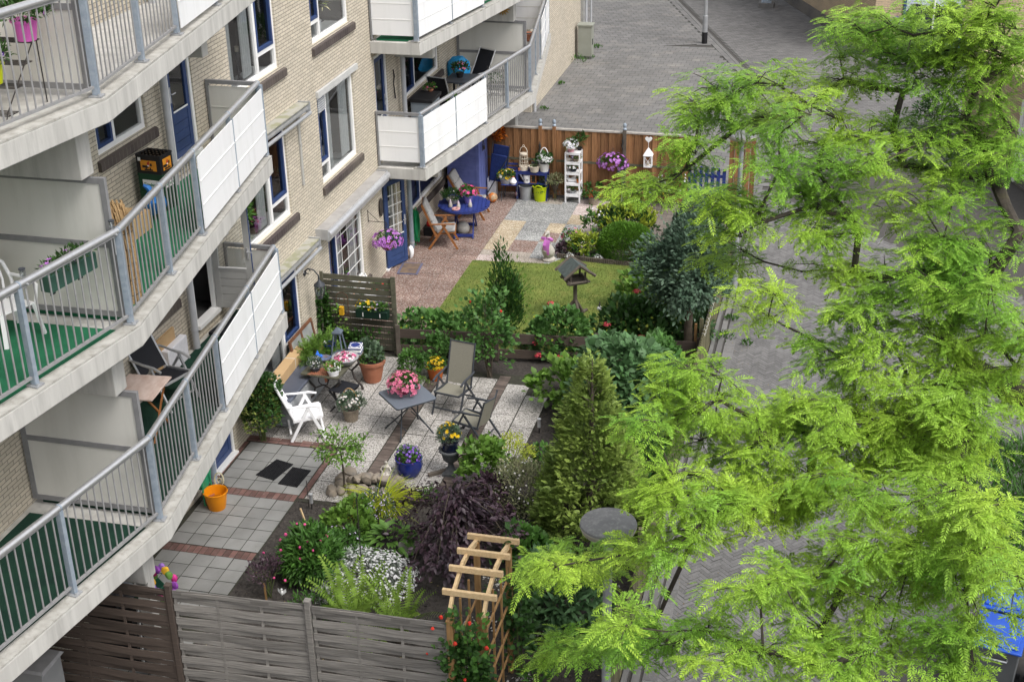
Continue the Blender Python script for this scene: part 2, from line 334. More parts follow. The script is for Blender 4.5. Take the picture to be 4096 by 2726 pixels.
def lumpy(d, rng, amp=.2, k=7):
    c = sphdirs(k, rng, -.5); s = np.exp(-((d[:, None, :]-c[None])**2).sum(-1)/.22); return 1+amp*(s.max(1)*1.6-.7)
def leaves(name, mats, par, n, c, r, tpl, size, seed=1, zmin=-.35, fill=.55, upb=.5, outb=.8, rnd=.7, amp=.22, floor=.03, shape='dome', droop=0, clump=0, sizej=.3, p=1.0, tufts=0, pw=.66):
    rng = np.random.default_rng(seed); c = A(c, float); r = A(r, float)
    if shape == 'cone':
        t = 1-np.sqrt(rng.uniform(0, 1, n)) if p == 1 else rng.uniform(0, 1, n)**p*.999; a = rng.uniform(0, 2*np.pi, n)
        ring = 1+.16*np.sin(a*3+t*9+seed)+.10*np.sin(a*7-t*23); q = (1-t)**pw*ring*rng.uniform(fill, 1, n)**.5+.015
        if tufts:
            kt = 1-np.sqrt(rng.uniform(0, 1, tufts)); ka = rng.uniform(0, 6.283, tufts); kq = (1-kt)**pw*rng.uniform(.72, 1.08, tufts); j = rng.integers(0, tufts, n); sel = rng.uniform(0, 1, n) < .75
            t = np.where(sel, np.clip(kt[j]+rng.normal(0, .022, n), 0, .99), t); a = np.where(sel, ka[j]+rng.normal(0, .12, n)/np.maximum(.15, kq[j]), a); q = np.where(sel, kq[j]*(1-np.abs(rng.normal(0, .14, n)))+.01, q)
        pos = np.stack([q*np.cos(a)*r[0], q*np.sin(a)*r[1], t*r[2]], -1)+c; out = np.stack([np.cos(a), np.sin(a), .35+0*a], -1)
    else:
        if clump:
            cd = sphdirs(clump, rng, zmin); cp = cd*lumpy(cd, rng, amp)[:, None]*rng.uniform(fill, 1, clump)[:, None]; k = rng.integers(0, clump, n)
            pos = (cp[k]+rng.normal(0, .13, (n, 3)))*r+c; d = nrm((pos-c)/r)
        else:
            d = sphdirs(n, rng, zmin); pos = d*(lumpy(d, rng, amp)*rng.uniform(fill**3, 1, n)**(1/3))[:, None]*r+c
        out = nrm(d/r)
    ok = pos[:, 2] > floor; pos, out = pos[ok], out[ok]; n = len(pos)
    dirn = nrm(out*outb+A([0, 0, upb-droop])+rng.normal(0, rnd, (n, 3))*.6); upn = nrm(out*.6+A([0, 0, 1.])+rng.normal(0, .35, (n, 3)))
    v, f, mi = inst(tpl, pos, frames(dirn, upn), size*(1+rng.uniform(-sizej, sizej, n)))
    return npmesh(name, v, f, mi, mats, par)
def blooms(name, mats, par, n, c, r, size, seed=1, zmin=.0, tpl=None, amp=.2, lift=1.04, face=.5, floor=.03):
    rng = np.random.default_rng(seed); c = A(c, float); r = A(r, float); d = sphdirs(n, rng, zmin); pos = d*r*lift*rng.uniform(.88, 1.03, n)[:, None]+c
    out = nrm(d/r+A([.15, -.5, .6])*face+rng.normal(0, .25, (n, 3))); ok = pos[:, 2] > floor; pos, out = pos[ok], out[ok]
    tpl = tpl or t_flower(); fr = frames(nrm(np.cross(out, rng.normal(0, 1, (len(pos), 3)))), out)
    v, f, mi = inst(tpl, pos, fr, size*(1+rng.uniform(-.2, .2, len(pos)))); return npmesh(name, v, f, mi, mats, par)
def leafm(name, a, b=None, tr=.3, isl=.35, sc=2.5, rough=.5): return mat(name, a, b or tuple(x*.65 for x in a), sc, rough, isl=isl, trans=tr, spec=.35, det=2)
# ================================================================ the ground
b = B(); b.quad((-150, -150, -.06), (150, -150, -.06), (150, 200, -.06), (-150, 200, -.06)); S(b.o('ground', mat('ground_sand', (.12, .115, .105), (.08, .077, .07), 6, .95)))
b = B(); b.quad((-1.6, -4.9, -.03), (5.95, -4.9, -.03), (5.95, 15.2, -.03), (-1.6, 15.2, -.03))
S(b.o('garden_soil', SOIL))
def pave(name, m, x0, x1, y0, y1, tw, th, gap, rot=0, bond=True, herr=False, clip=None, z=0., jit=.0015, piv=(0, 0)):
    """loose laid stones as one sheet of separate slabs; every slab is an island of its own tone"""
    rng = np.random.default_rng(len(name)); P = []
    if herr:
        s = th; n0, n1 = int(x0/s)-2, int(x1/s)+2; m0, m1 = int(y0/s)-2, int(y1/s)+2
        for i in range(n0, n1):
            for j in range(m0, m1):
                k = (i-j) % 6
                if k == 0: P.append((i*s, j*s, 3*s, s))
                elif k == 3: P.append((i*s, (j-2)*s, s, 3*s))
    else:
        for j in range(int((y1-y0)/th)+1):
            for i in range(-1, int((x1-x0)/tw)+1):
                P.append((x0+i*tw+(tw/2 if bond and j % 2 else 0), y0+j*th, tw, th))
    P = A(P, float); g = gap/2; c, s_ = math.cos(rot), math.sin(rot)
    q = np.stack([P[:, 0:1]+A([[g, 0, 0, g]])*[[1, 0, 0, 1]]+P[:, 2:3]*A([[0, 1, 1, 0]])-A([[0, g, g, 0]]), P[:, 1:2]+A([[g, g, 0, 0]])+P[:, 3:4]*A([[0, 0, 1, 1]])-A([[0, 0, g, g]])], -1)
    q[..., 0] -= piv[0]; q[..., 1] -= piv[1]
    q = np.stack([q[..., 0]*c-q[..., 1]*s_+piv[0], q[..., 0]*s_+q[..., 1]*c+piv[1]], -1); cen = q.mean(1)
    ok = np.ones(len(q), bool)
    if clip is not None: ok = clip(cen[:, 0], cen[:, 1])
    q = q[ok]; zz = z+rng.normal(0, jit, (len(q), 1))+rng.normal(0, jit*.6, (len(q), 4))
    V = np.concatenate([q, zz[..., None]], -1).reshape(-1, 3); F = np.arange(len(V)).reshape(-1, 4)
    return S(npmesh(name, V, [F], [0], m))
STREET = mat('street_clinker', (.175, .171, .167), (.135, .132, .129), .5, .9, .4, 90, isl=.16, wear=((.30, .29, .285), 30, .5), ramp=(.3, .7))
PAVE = mat('pavement_slab', (.18, .177, .172), (.145, .143, .139), .6, .9, .3, 60, isl=.09, wear=((.29, .27, .24), 1.1, .55), ramp=(.3, .7))
TILE = mat('grey_tile', (.245, .245, .235), (.19, .19, .182), 1.3, .85, .3, 60, isl=.13, wear=((.14, .14, .12), 2.5, .35))
JOINT = mat('joint_sand', (.085, .08, .074), (.065, .062, .058), 20, 1)
b = B(); b.quad((5.9, -30, -.018), (45, -30, -.018), (45, 90, -.018), (5.9, 90, -.018)); b.quad((-8, 15.2, -.018), (5.9, 15.2, -.018), (5.9, 90, -.018), (-8, 90, -.018)); S(b.o('street_bedding', JOINT))
kerbx = lambda y: 4.73-.352*(y-28.5)
pave('street', STREET, -17, 17, -17, 17, 0, .068, .006, herr=True, rot=math.pi/4, piv=(-10.5, -5.5), clip=lambda x, y: (x > 6.47) & (x < 15.5) & (y > -11.5) & (y < 19.5))
pave('road', STREET, -3, 24, 17, 62, .21, .105, .008, rot=.338, clip=lambda x, y: (x > kerbx(y)+.24) & (y >= 19.5) & (y < 60) & (x < 24), piv=(8, 20))
pave('pavement', PAVE, -2.6, 8, 15.3, 31.3, .30, .285, .012, clip=lambda x, y: (x > -1.9) & (x < kerbx(y)-.28) & ((x < 6.4) | (y > 19.5)))
pave('pavement_far', PAVE, -12, 6, 31, 62, .30, .285, .012, rot=.338, clip=lambda x, y: (y > 31.25+.02*x) & (x < kerbx(y)-.28) & (x > -8), piv=(0, 31))
KERB = mat('kerb_stone', (.175, .172, .166), (.145, .141, .138), 3, .9, .3, 50, isl=.1)
def strip(name, m, p, q, w, L, z0=-.015, z1=.002, gap=.008):
    b = B(); p, q = Vector((*p, 0)), Vector((*q, 0)); d = (q-p); n = int(d.length/L); d.normalize()
    for i in range(n):
        a = p+d*(i*L+gap/2); e = p+d*((i+1)*L-gap/2); b.beam((a.x, a.y, (z0+z1)/2), (e.x, e.y, (z0+z1)/2), w, z1-z0)
    return S(b.o(name, m))
strip('kerb', KERB, (kerbx(19.8), 19.8), (kerbx(60), 60), .12, .8, -.02, .012)
strip('kerb_channel', KERB, (kerbx(19.8)-.17, 19.8), (kerbx(60)-.17, 60), .19, .3, -.02, .004)
strip('edging_kerb', KERB, (6.17, -11), (6.17, 15.5), .10, 1.0, -.04, .015)
strip('edging_slabs', STREET, (6.36, -11), (6.36, 15.5), .2, .3, -.03, .003)
# ---- first garden: grey tile path with red brick strips, pebble slabs, brown brick strip
b = B(); b.quad((-1.6, -4.9, -.016), (.02, -4.9, -.016), (.02, 1.95, -.016), (-1.6, 1.95, -.016)); b.quad((.02, .05, -.016), (.62, .05, -.016), (.62, 5.2, -.016), (.02, 5.2, -.016)); b.quad((.62, .9, -.016), (3.3, .9, -.016), (3.3, 5.2, -.016), (.62, 5.2, -.016)); b.quad((-1.6, 1.95, -.016), (.02, 1.95, -.016), (.02, 5.6, -.016), (-1.6, 5.6, -.016)); S(b.o('path_bedding', mat('joint_moss', (.05, .05, .035), (.035, .034, .028), 20, 1)))
RB = mat('red_brick_paver', (.155, .085, .072), (.115, .065, .058), 8, .85, .3, 60, isl=.28, wear=((.2, .17, .15), 6, .5))
BB = mat('brown_brick_paver', (.135, .105, .09), (.10, .08, .07), 8, .85, .3, 60, isl=.25, wear=((.17, .15, .13), 6, .4))
for y0, n in ((-1.51, 5), (.2, 5), (-3.23, 5), (-4.9, 4)):
    pave('tile_path', TILE, -1.5, 0, y0, y0+n*.302-.01, .302, .302, .012, bond=False, clip=lambda x, y: (x < .02) & (x > -1.6))
for y0 in (0, -1.72): pave('brick_strip', RB, -1.6, .02, y0, y0+.1, .1, .2, .008, bond=False, clip=lambda x, y: (x < .03) & (x > -1.62))
pave('brick_strip', RB, .02, .12, .12, 1.7, .1, .2, .008, bond=False, clip=lambda x, y: (x > 0) & (x < .14)); pave('brick_strip', RB, -1.6, 0, 1.73, 1.85, .2, .1, .008, bond=False, clip=lambda x, y: x < .1)
pave('brick_strip', RB, -1.62, -1.5, -.1, 1.6, .1, .2, .008, bond=False, clip=lambda x, y: (x < -1.5) & (x > -1.63))
PEB = gravelmat('pebble_slab', [(.42, .40, .375), (.26, .245, .23), (.52, .50, .475), (.15, .14, .13), (.34, .325, .30), (.40, .38, .35)], 62)
for x0, x1, y0, y1, tw in ((.13, .86, .12, .9, .36), (-1.6, .86, 1.86, 5.5, .41), (.13, .86, .9, 1.86, .365), (1.1, 2.2, .75, 4.95, .365), (2.42, 2.86, 1.2, 4.6, .44), (2.87, 3.29, 1.4, 4.3, .42)):
    pave('pebble_slabs', PEB, x0, x1, y0, y1-.05, tw, .6, .012, bond=False, clip=lambda x, y, a=x0, c=x1: (x > a) & (x < c), z=-.002)
pave('brick_strip', BB, .87, 1.09, .95, 5.3, .22, .1, .008, bond=False, clip=lambda x, y: (x > .87) & (x < 1.1)); pave('brick_strip', BB, 2.2, 2.42, .5, 5, .22, .1, .008, bond=False, clip=lambda x, y: (x > 2.2) & (x < 2.43))
# ---- second garden: red pebble terrace, patchwork slabs, clinker, lawn
REDT = gravelmat('red_pebble_slab', [(.25, .165, .135), (.17, .11, .09), (.33, .25, .215), (.20, .12, .1), (.38, .33, .295), (.14, .095, .08)], 60)
GRYT = gravelmat('grey_pebble_slab', [(.26, .265, .26), (.15, .155, .155), (.38, .38, .37), (.20, .205, .20), (.45, .45, .43)], 60)
YELT = gravelmat('yellow_pebble_slab', [(.38, .30, .20), (.27, .21, .135), (.50, .42, .31), (.32, .26, .17), (.55, .5, .4)], 60)
PNKT = gravelmat('pink_pebble_slab', [(.42, .34, .31), (.30, .23, .21), (.55, .47, .44), (.36, .29, .27), (.6, .55, .52)], 60)
BEIT = gravelmat('beige_pebble_slab', [(.33, .29, .25), (.24, .21, .18), (.43, .39, .34), (.28, .25, .21)], 60)
b = B(); b.quad((-1.6, 5.8, -.016), (.3, 5.8, -.016), (.3, 15.2, -.016), (-1.6, 15.2, -.016)); b.quad((.3, 10.6, -.016), (5.9, 10.6, -.016), (5.9, 15.2, -.016), (.3, 15.2, -.016)); S(b.o('terrace_bedding', JOINT))
pave('red_terrace', REDT, -1.6, .2, 5.7, 15.1, .6, .4, .006, bond=False, clip=lambda x, y: (x < .22) & (x > -1.62))
cols = [(.2, .78), (.78, 1.38), (1.38, 1.78), (1.78, 2.17), (2.17, 2.6)]
rows_ = [10.66, 11.02, 11.34, 12.07, 12.68, 13.32, 14.0, 14.66, 15.12]
pat = ['PBBGG', 'BBGGP', 'YRGGP', 'YGRGP', 'YGYGP', 'GGGYP', 'GGGPP', 'GBGPP']
tb = {k: B() for k in 'PBGYR'}
for j, r in enumerate(pat):
    for i, k in enumerate(r): tb[k].box(cols[i][0]+.003, cols[i][1]-.003, rows_[j]+.003, rows_[j+1]-.003, -.014, random.uniform(-.001, .002))
for k, m in zip('PBGYR', (PNKT, BEIT, GRYT, YELT, REDT)): S(tb[k].o({'P': 'pink', 'B': 'beige', 'G': 'grey', 'Y': 'yellow', 'R': 'red'}[k]+'_slabs', m))
pave('clinker_patch', mat('old_clinker', (.19, .165, .14), (.14, .12, .105), 3, .9, .3, 50, isl=.22), 2.6, 5.85, 11.6, 15.1, .2, .1, .008, clip=lambda x, y: (x > 2.6) & (x < 5.85))
LAWN = mat('lawn_turf', (.155, .20, .042), (.10, .14, .028), 1.6, .95, .7, 160, wear=((.28, .25, .075), 3, .6), det=8)
b = B(); poly = [(.16, 5.9), (5.3, 6.2), (5.2, 9.5), (4.3, 11.1), (2.2, 11.2), (1.9, 10.75), (.14, 10.62)]; b.quad(*[(x, y, .006) for x, y in poly]); S(b.o('lawn', LAWN))
rng = np.random.default_rng(3); n = 30000; gx, gy = rng.uniform(.16, 5.2, n), rng.uniform(6, 11.2, n); ok = (gy < 10.62+.1*(gx-.16)+(gx > 2.1)*.35) & (gx < 5.3-np.maximum(0, gy-9.5)*.65); gx, gy = gx[ok], gy[ok]; n = len(gx)
v, f, mi = inst(t_blade(.16, .8, 2), np.stack([gx, gy, 0*gx], -1), frames(np.stack([rng.normal(0, .4, n), rng.normal(0, .4, n), 1+0*gx], -1), rng.normal(0, 1, (n, 3))), .045*(1+rng.uniform(-.4, .4, n)))
o = npmesh('lawn_grass', v, f, mi, leafm('grass_blade', (.17, .215, .045), (.11, .155, .03), .2, .4, 1.2)); S(o, 'stuff'); tag(o, 'short yellow-green mown grass of the lawn', 'grass')
def litter(name, m, x0, x1, y0, y1, n, s, seed, label, ok=None):
    rng = np.random.default_rng(seed); x, y = rng.uniform(x0, x1, n), rng.uniform(y0, y1, n)
    if ok is not None: k = ok(x, y); x, y = x[k], y[k]
    n = len(x); V = A([[-.5, -.4, 0], [.5, -.5, 0], [.1, .6, 0], [0, 0, .55]]); tp = (V, [A([[0, 1, 3], [1, 2, 3], [2, 0, 3]])], [0])
    v, f, mi = inst(tp, np.stack([x, y, 0*x-.03], -1), frames(rng.normal(0, 1, (n, 3))*[1, 1, .1], np.tile(A([[0, 0, 1.]]), (n, 1))), s*rng.uniform(.4, 1.4, n)); o = npmesh(name, v, f, mi, m); S(o, 'stuff'); return tag(o, label, 'soil')
litter('soil_crumbs', SOIL, -.1, 5.9, -4.8, 5.4, 16000, .05, 4, 'crumbly black earth of the first garden beds', lambda x, y: ~((y > .9) & (x < 3.3)))
litter('soil_crumbs', SOIL, 1.9, 5.9, 6, 12.9, 4000, .05, 5, 'crumbly black earth of the lawn side beds', lambda x, y: (x > 5.2) | (y > 11.25))
litter('white_chippings', mat('white_chipping', (.5, .49, .46), (.3, .29, .27), 30, .9, isl=.4), 3.5, 5.6, -3.6, -1.1, 1500, .035, 6, 'pale gravel chippings scattered on the soil by the arch', lambda x, y: (np.sin(x*7)+np.cos(y*5) > .6))
# ================================================================ the apartment building
BLD = T('apartment_building', 'yellow brick apartment block with white balconies and blue window sashes', 'building')
FX = -1.6
def wallgrid(bm, x, y0, y1, z0, z1, ops, dep=.12):
    ys = sorted({y0, y1, *[q for o in ops for q in o[:2]]}); zs = sorted({z0, z1, *[q for o in ops for q in o[2:]]})
    for i in range(len(ys)-1):
        for j in range(len(zs)-1):
            cy, cz = (ys[i]+ys[i+1])/2, (zs[j]+zs[j+1])/2
            if any(a < cy < c and d < cz < e for a, c, d, e in ops): continue
            bm.quad((x, ys[i], zs[j]), (x, ys[i+1], zs[j]), (x, ys[i+1], zs[j+1]), (x, ys[i], zs[j+1]))
    for a, c, d, e in ops:
        bm.quad((x-dep, a, d), (x, a, d), (x, a, e), (x-dep, a, e)); bm.quad((x, c, d), (x-dep, c, d), (x-dep, c, e), (x, c, e))
        bm.quad((x-dep, a, e), (x, a, e), (x, c, e), (x-dep, c, e)); bm.quad((x, a, d), (x-dep, a, d), (x-dep, c, d), (x, c, d))
ST = 2.75
WINS = []   # y0,y1,z0,z1,ymullion,sash side(-1 low y,+1 high y),transom z offset or None
for k in range(4):
    WINS.append((2.66, 4.66, .47+ST*k-.02, 2.2+ST*k, 3.86, 1, .40)); WINS.append((6.28, 8.30, .47+ST*k-.02, 2.19+ST*k, 6.79, -1, .38))
for k in range(4):
    WINS.append((-1.66, -.24, .82+ST*k, 2.2+ST*k, -1.12, -1, None)); WINS.append((-8.76, -7.34, .82+ST*k, 2.2+ST*k, -7.9, 1, None))
    WINS.append((11.46, 14.3, .70+ST*k, 2.2+ST*k, 12.42, -1, None)); WINS.append((17.3, 20.1, .70+ST*k, 2.2+ST*k, 19.2, 1, None))
DOORS = [(y, y+.82, k*ST, 2.15+k*ST) for k in range(4) for y in (.5, 9.6, -10.32, 21.6)]
ops = [w[:4] for w in WINS]+DOORS
b = B(); wallgrid(b, FX, -13, 22.5, -.05, 11.6, ops)
b.quad((FX, 22.5, -.05), (-1.22, 22.5, -.05), (-1.22, 22.5, 11.6), (FX, 22.5, 11.6))
wallgrid(b, -1.22, 22.5, 30.9, -.05, 11.6, [(23.6, 24.9, 3.25, 4.9), (27.3, 27.8, 3.5, 4.4)]); b.quad((-1.22, 30.9, -.05), (-9, 30.9, -.05), (-9, 30.9, 11.6), (-1.22, 30.9, 11.6)); b.quad((-9, -13, 11.6), (FX, -13, 11.6), (FX, 30.9, 11.6), (-9, 30.9, 11.6))
b.quad((-9, -13, -.05), (FX, -13, -.05), (FX, -13, 11.6), (-9, -13, 11.6)); b.o('wall', BR, BLD)
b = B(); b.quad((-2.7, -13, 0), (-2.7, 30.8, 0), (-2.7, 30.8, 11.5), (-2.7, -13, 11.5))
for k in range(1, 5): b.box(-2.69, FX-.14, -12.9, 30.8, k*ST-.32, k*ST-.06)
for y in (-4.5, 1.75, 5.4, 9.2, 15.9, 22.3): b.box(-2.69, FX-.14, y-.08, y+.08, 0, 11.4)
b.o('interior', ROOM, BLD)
b = B(); b.box(-1.60, -1.58, -13, 22.5, -.06, .16); b.o('plinth', BRD, BLD) if False else None
def window(y0, y1, z0, z1, ym, side, zt, x=FX, blinds=0, sill=True, cur=0, tag_=None):
    d = x-.10; w = .08; b = B()
    b.box(d, d+.06, y0, y1, z0, z0+w); b.box(d, d+.06, y0, y1, z1-w, z1); b.box(d, d+.06, y0, y0+w, z0+w, z1-w); b.box(d, d+.06, y1-w, y1, z0+w, z1-w)
    b.box(d, d+.058, ym-w/2, ym+w/2, z0+w, z1-w); sa, sb = (y0+w, ym-w/2) if side < 0 else (ym+w/2, y1-w); za = z0+w
    if zt: b.box(d, d+.057, sa, sb, z0+zt-.04, z0+zt+.04); za = z0+zt+.04
    F = b.o('window', WHITE, BLD)
    b = B(); q = .055; e = d+.068
    b.box(d+.012, e, sa, sb, za, za+q); b.box(d+.012, e, sa, sb, z1-w-q, z1-w); b.box(d+.012, e, sa, sa+q, za+q, z1-w-q); b.box(d+.012, e, sb-q, sb, za+q, z1-w-q)
    s_ = b.o('sash', BLUEF, F); hy = sb-.03 if side < 0 else sa+.03
    b = B(); b.quad((d+.02, y0+w, z0+w), (d+.02, y1-w, z0+w), (d+.02, y1-w, z1-w), (d+.02, y0+w, z1-w)); b.o('pane', GLASS, F)
    if sill:
        b = B(); V = [(x-.1, y0-.06, z0-.01), (x-.1, y1+.22, z0-.01), (x+.055, y1+.22, z0-.07), (x+.055, y0-.06, z0-.07), (x+.055, y0-.06, z0-.2), (x+.055, y1+.22, z0-.2), (x-.02, y0-.06, z0-.2), (x-.02, y1+.22, z0-.2)]
        b.add(V, [(0, 3, 2, 1), (3, 4, 5, 2), (0, 6, 4, 3), (1, 2, 5, 7), (4, 6, 7, 5)]); b.o('sill', SILL, F)
    if cur:
        b = B(); V = []; n = 40; ya, yb = (ym+.05, y1-.1) if side < 0 else (y0+.1, ym-.05)
        for a, c, zb in (((ya, ya+.35*(yb-ya), z0+.1), (yb-.3*(yb-ya), yb, z0+.1)) if cur == 1 else ((ya, yb, z0+(.9 if cur == 2 else .1)),)) and [((ya, ya+.3*(yb-ya), z0+.1)), ((yb-.33*(yb-ya), yb, z0+.1))] if cur == 1 else [(ya, yb, z0+(.9 if cur == 2 else .1))]:
            for i in range(n):
                t, u = a+(c-a)*i/n, a+(c-a)*(i+1)/n; f = lambda k: d-.05+.022*math.sin(k*1.4)
                b.quad((f(i), t, zb), (f(i+1), u, zb), (f(i+1), u, z1), (f(i), t, z1))
        b.o('curtain', LACE, F)
    if blinds:
        b = B(); n = int(blinds/.045)
        for i in range(n): z = z1-w-.045*i; b.add([(d+.07, sa, z-.045), (d+.07, sb, z-.045), (d+.09, sb, z-.02), (d+.09, sa, z-.02), (d+.07, sb, z), (d+.07, sa, z)], [(0, 1, 2, 3), (3, 2, 4, 5)])
        b.o('roller_shutter', ZINC, F)
    return F
for i, w in enumerate(WINS):
    k = (i // 2) % 4 if i < 8 else (i-8)//4
    cu = 0; bl = 0
    if i < 8: cu = {0: 1, 1: 1, 2: 1, 3: 1, 4: 1, 5: 2}.get(i, 0)
    if i == 3: bl = .3
    window(*w, blinds=bl, cur=cu)
F = window(23.6, 24.9, 3.25, 4.9, 24.3, 1, None, x=-1.22); b = B(); b.quad((-1.36, 23.7, 3.3), (-1.36, 24.3, 3.3), (-1.36, 24.3, 3.9), (-1.36, 23.7, 3.9)); b.o('red_blind', mat('red_cloth', (.6, .05, .08)), F)
window(27.3, 27.8, 3.5, 4.4, 27.6, 1, None, x=-1.22)
# balcony doors (0.5..1.32 hinge high y) and the others
def door(y0, y1, z0, z1, hinge, openit=False, lat=False):
    d = FX-.10; w = .07; b = B(); b.box(d, d+.08, y0, y0+w, z0, z1); b.box(d, d+.08, y1-w, y1, z0, z1); b.box(d, d+.079, y0+w, y1-w, z1-w, z1); b.box(d-.02, FX+.05, y0+.001, y1-.001, z0-.03, z0+.035)
    D = b.o('door', WHITE, BLD); a, c = y0+w+.004, y1-w-.004; L = c-a; h = z1-z0-w-.05
    b = B(); q = .105; zl = .72
    # leaf built in (s along, t thick, z) then placed
    M = Matrix.Translation((d+.035, a, z0+.045)) @ Matrix.Rotation(R(90), 4, 'Z')
    if openit: M = Matrix.Translation((FX+.0, c+.03, z0+.045)) @ Matrix.Rotation(R(5), 4, 'Z')
    if lat: M = Matrix.Translation((FX+.012, a, z0+.045)) @ Matrix.Rotation(R(66), 4, 'Z')
    bx = lambda s0, s1, t0, t1, u0, u1, m=0: b.box(s0, s1, t0, t1, u0, u1, m, M)
    bx(0, q, -.02, .02, 0, h); bx(L-q, L, -.02, .02, 0, h); bx(q, L-q, -.02, .02, h-q, h); bx(q, L-q, -.02, .02, 0, .1); bx(q, L-q, -.02, .02, zl-.06, zl)
    for i in range(4): bx(q, L-q, -.012, .012, .1+i*(zl-.16)/4+.004, .1+(i+1)*(zl-.16)/4-.004)
    if openit: 
        leaf = b.o('leaf', mat('greyed_door_paint', (.40, .40, .385), (.35, .35, .34), 3, .5), D); b = B(); bx(L, L+.004, -.0205, .0205, 0, h); b.o('blue_edge', BLUEF, leaf)
    else: leaf = b.o('leaf', BLUEF, D)
    b = B(); V = [M @ Vector((q, 0, zl)), M @ Vector((L-q, 0, zl)), M @ Vector((L-q, 0, h-q)), M @ Vector((q, 0, h-q))]; b.quad(*V); b.o('door_pane', GLASS, D)
    b = B(); bx(q-.005, L-q+.005, -.03, -.02, zl-.012, zl+.012); b.o('glazing_bead', WHITE, D)
    hs_ = L-.05 if hinge < 0 else .05
    if openit: hs_ = L-.05
    b = B(); b.ob(M @ Vector((hs_, -.026, .98)), (.03, .012, .2), (0, 0, 0)) if openit else b.box(hs_-.02, hs_+.02, -.03, -.02, .88, 1.12, 0, M)
    p = [M @ Vector((hs_, -.03, 1.02)), M @ Vector((hs_, -.07, 1.02)), M @ Vector((hs_-.1*(1 if hinge < 0 else -1), -.07, 1.02))]; b.tube(p, .009); b.o('handle', ALU, D)
    if lat:
        b = B()
        for i in (1, 2): s0 = q+(L-2*q)*i/3; bx(s0-.008, s0+.008, -.012, -.002, zl, h-q)
        for i in range(1, 5): u = zl+(h-q-zl)*i/5; bx(q, L-q, -.013, -.003, u-.008, u+.008)
        b.o('glazing_bars', WHITE, D)
    return D
for (y0, y1, z0, z1) in DOORS: door(y0, y1, z0, z1, -1 if y0 in (9.6,) else 1, openit=(y0 == .5 and z0 == ST), lat=(y0 == 9.6 and z0 == 0))
# lintel box on the big window of the first floor, awning cassettes
b = B(); b.box(FX-.02, FX+.055, 6.24, 8.48, 4.945, 5.06); b.o('shutter_box', mat('lintel_box', (.50, .50, .49), (.44, .44, .43), 5, .7), BLD)
def awning(y0, y1, z, moss=False, dep=.22):
    b = B(); b.box(FX, FX+dep, y0+.03, y1-.03, z+.085, z+.105); b.box(FX, FX+.04, y0+.03, y1-.03, z-.05, z+.085)
    Q = b.o('awning', mat('awning_moss', (.36, .35, .31), (.27, .27, .18), 5, .9, ramp=(.45, .62)) if moss else mat('awning_hood', (.36, .35, .335), (.3, .29, .28), 5, .8), BLD)
    b = B(); b.tube([(FX+dep-.07, y0, z-.01), (FX+dep-.07, y1, z-.01)], .05, 12) if moss else b.tube([(FX+dep-.0, y0, z+.01), (FX+dep-.0, y1, z+.01)], .085, 18); b.tube([(FX+dep+.01, y0, z-.09), (FX+dep+.01, y1, z-.09)], .035, 12); b.o('front_bar', ZINC if moss else ALU, Q)
    b = B(); b.tube([(FX+.13, y0+.05, z), (FX+.13, y1-.05, z)], .07, 12); b.o('cloth_roll', mat('awning_cloth', (.3, .3, .29)), Q)
    for y in (y0, y1): b = B(); b.prism([(FX+.002, y-.012), (FX+dep+.02, y-.012), (FX+dep+.02, y+.012), (FX+.002, y+.012)], z-.09, z+.125); b.o('end_plate', ALU, Q)
awning(5.68, 9.34, 2.38, dep=.24); awning(2.1, 5.32, 2.36, moss=True); awning(2.1, 5.36, 5.02, moss=True)
b = B(); b.box(FX+.002, FX+.03, 5.22, 5.30, 3.55, 4.98); b.box(FX+.03, FX+.04, 5.23, 5.29, 4.3, 4.36); b.o('awning_arm', mat('arm_bracket', (.42, .41, .38), (.36, .35, .33)), BLD)
# downpipes
for y, z0, z1, x in ((.17, -.05, 11, -1.48), (11.1, -.05, 11, -1.46), (-9.2, -.05, 11, -1.48), (30.7, -.05, 11, -1.12), (22.65, -.05, 2.3, -1.15)):
    b = B(); b.tube([(x, y, z0), (x, y, z1)], .055 if y < 22 else .05, 12)
    for k in range(5):
        for dz in (.12, 1.7): z1 < 3 or b.tube([(x, y, k*ST+dz), (x, y, k*ST+dz+.05)], .062, 12)
    p = b.o('downpipe', PIPE, BLD)
    if y < 22: b = B(); b.tube([(x, y, 0), (x, y, 2.2)], .0575, 12); b.o('steel_sleeve', GALV, p)
b = B(); b.box(-1.219, -1.12, 30.2, 30.5, 0, 11); b.o('corner_duct', mat('duct_grey', (.33, .33, .32)), BLD)
b = B(); b.tube([(-1.0, 31.0, 0), (-1.0, 31.0, 9)], .035, 8); b.o('downpipe', PIPE, BLD)
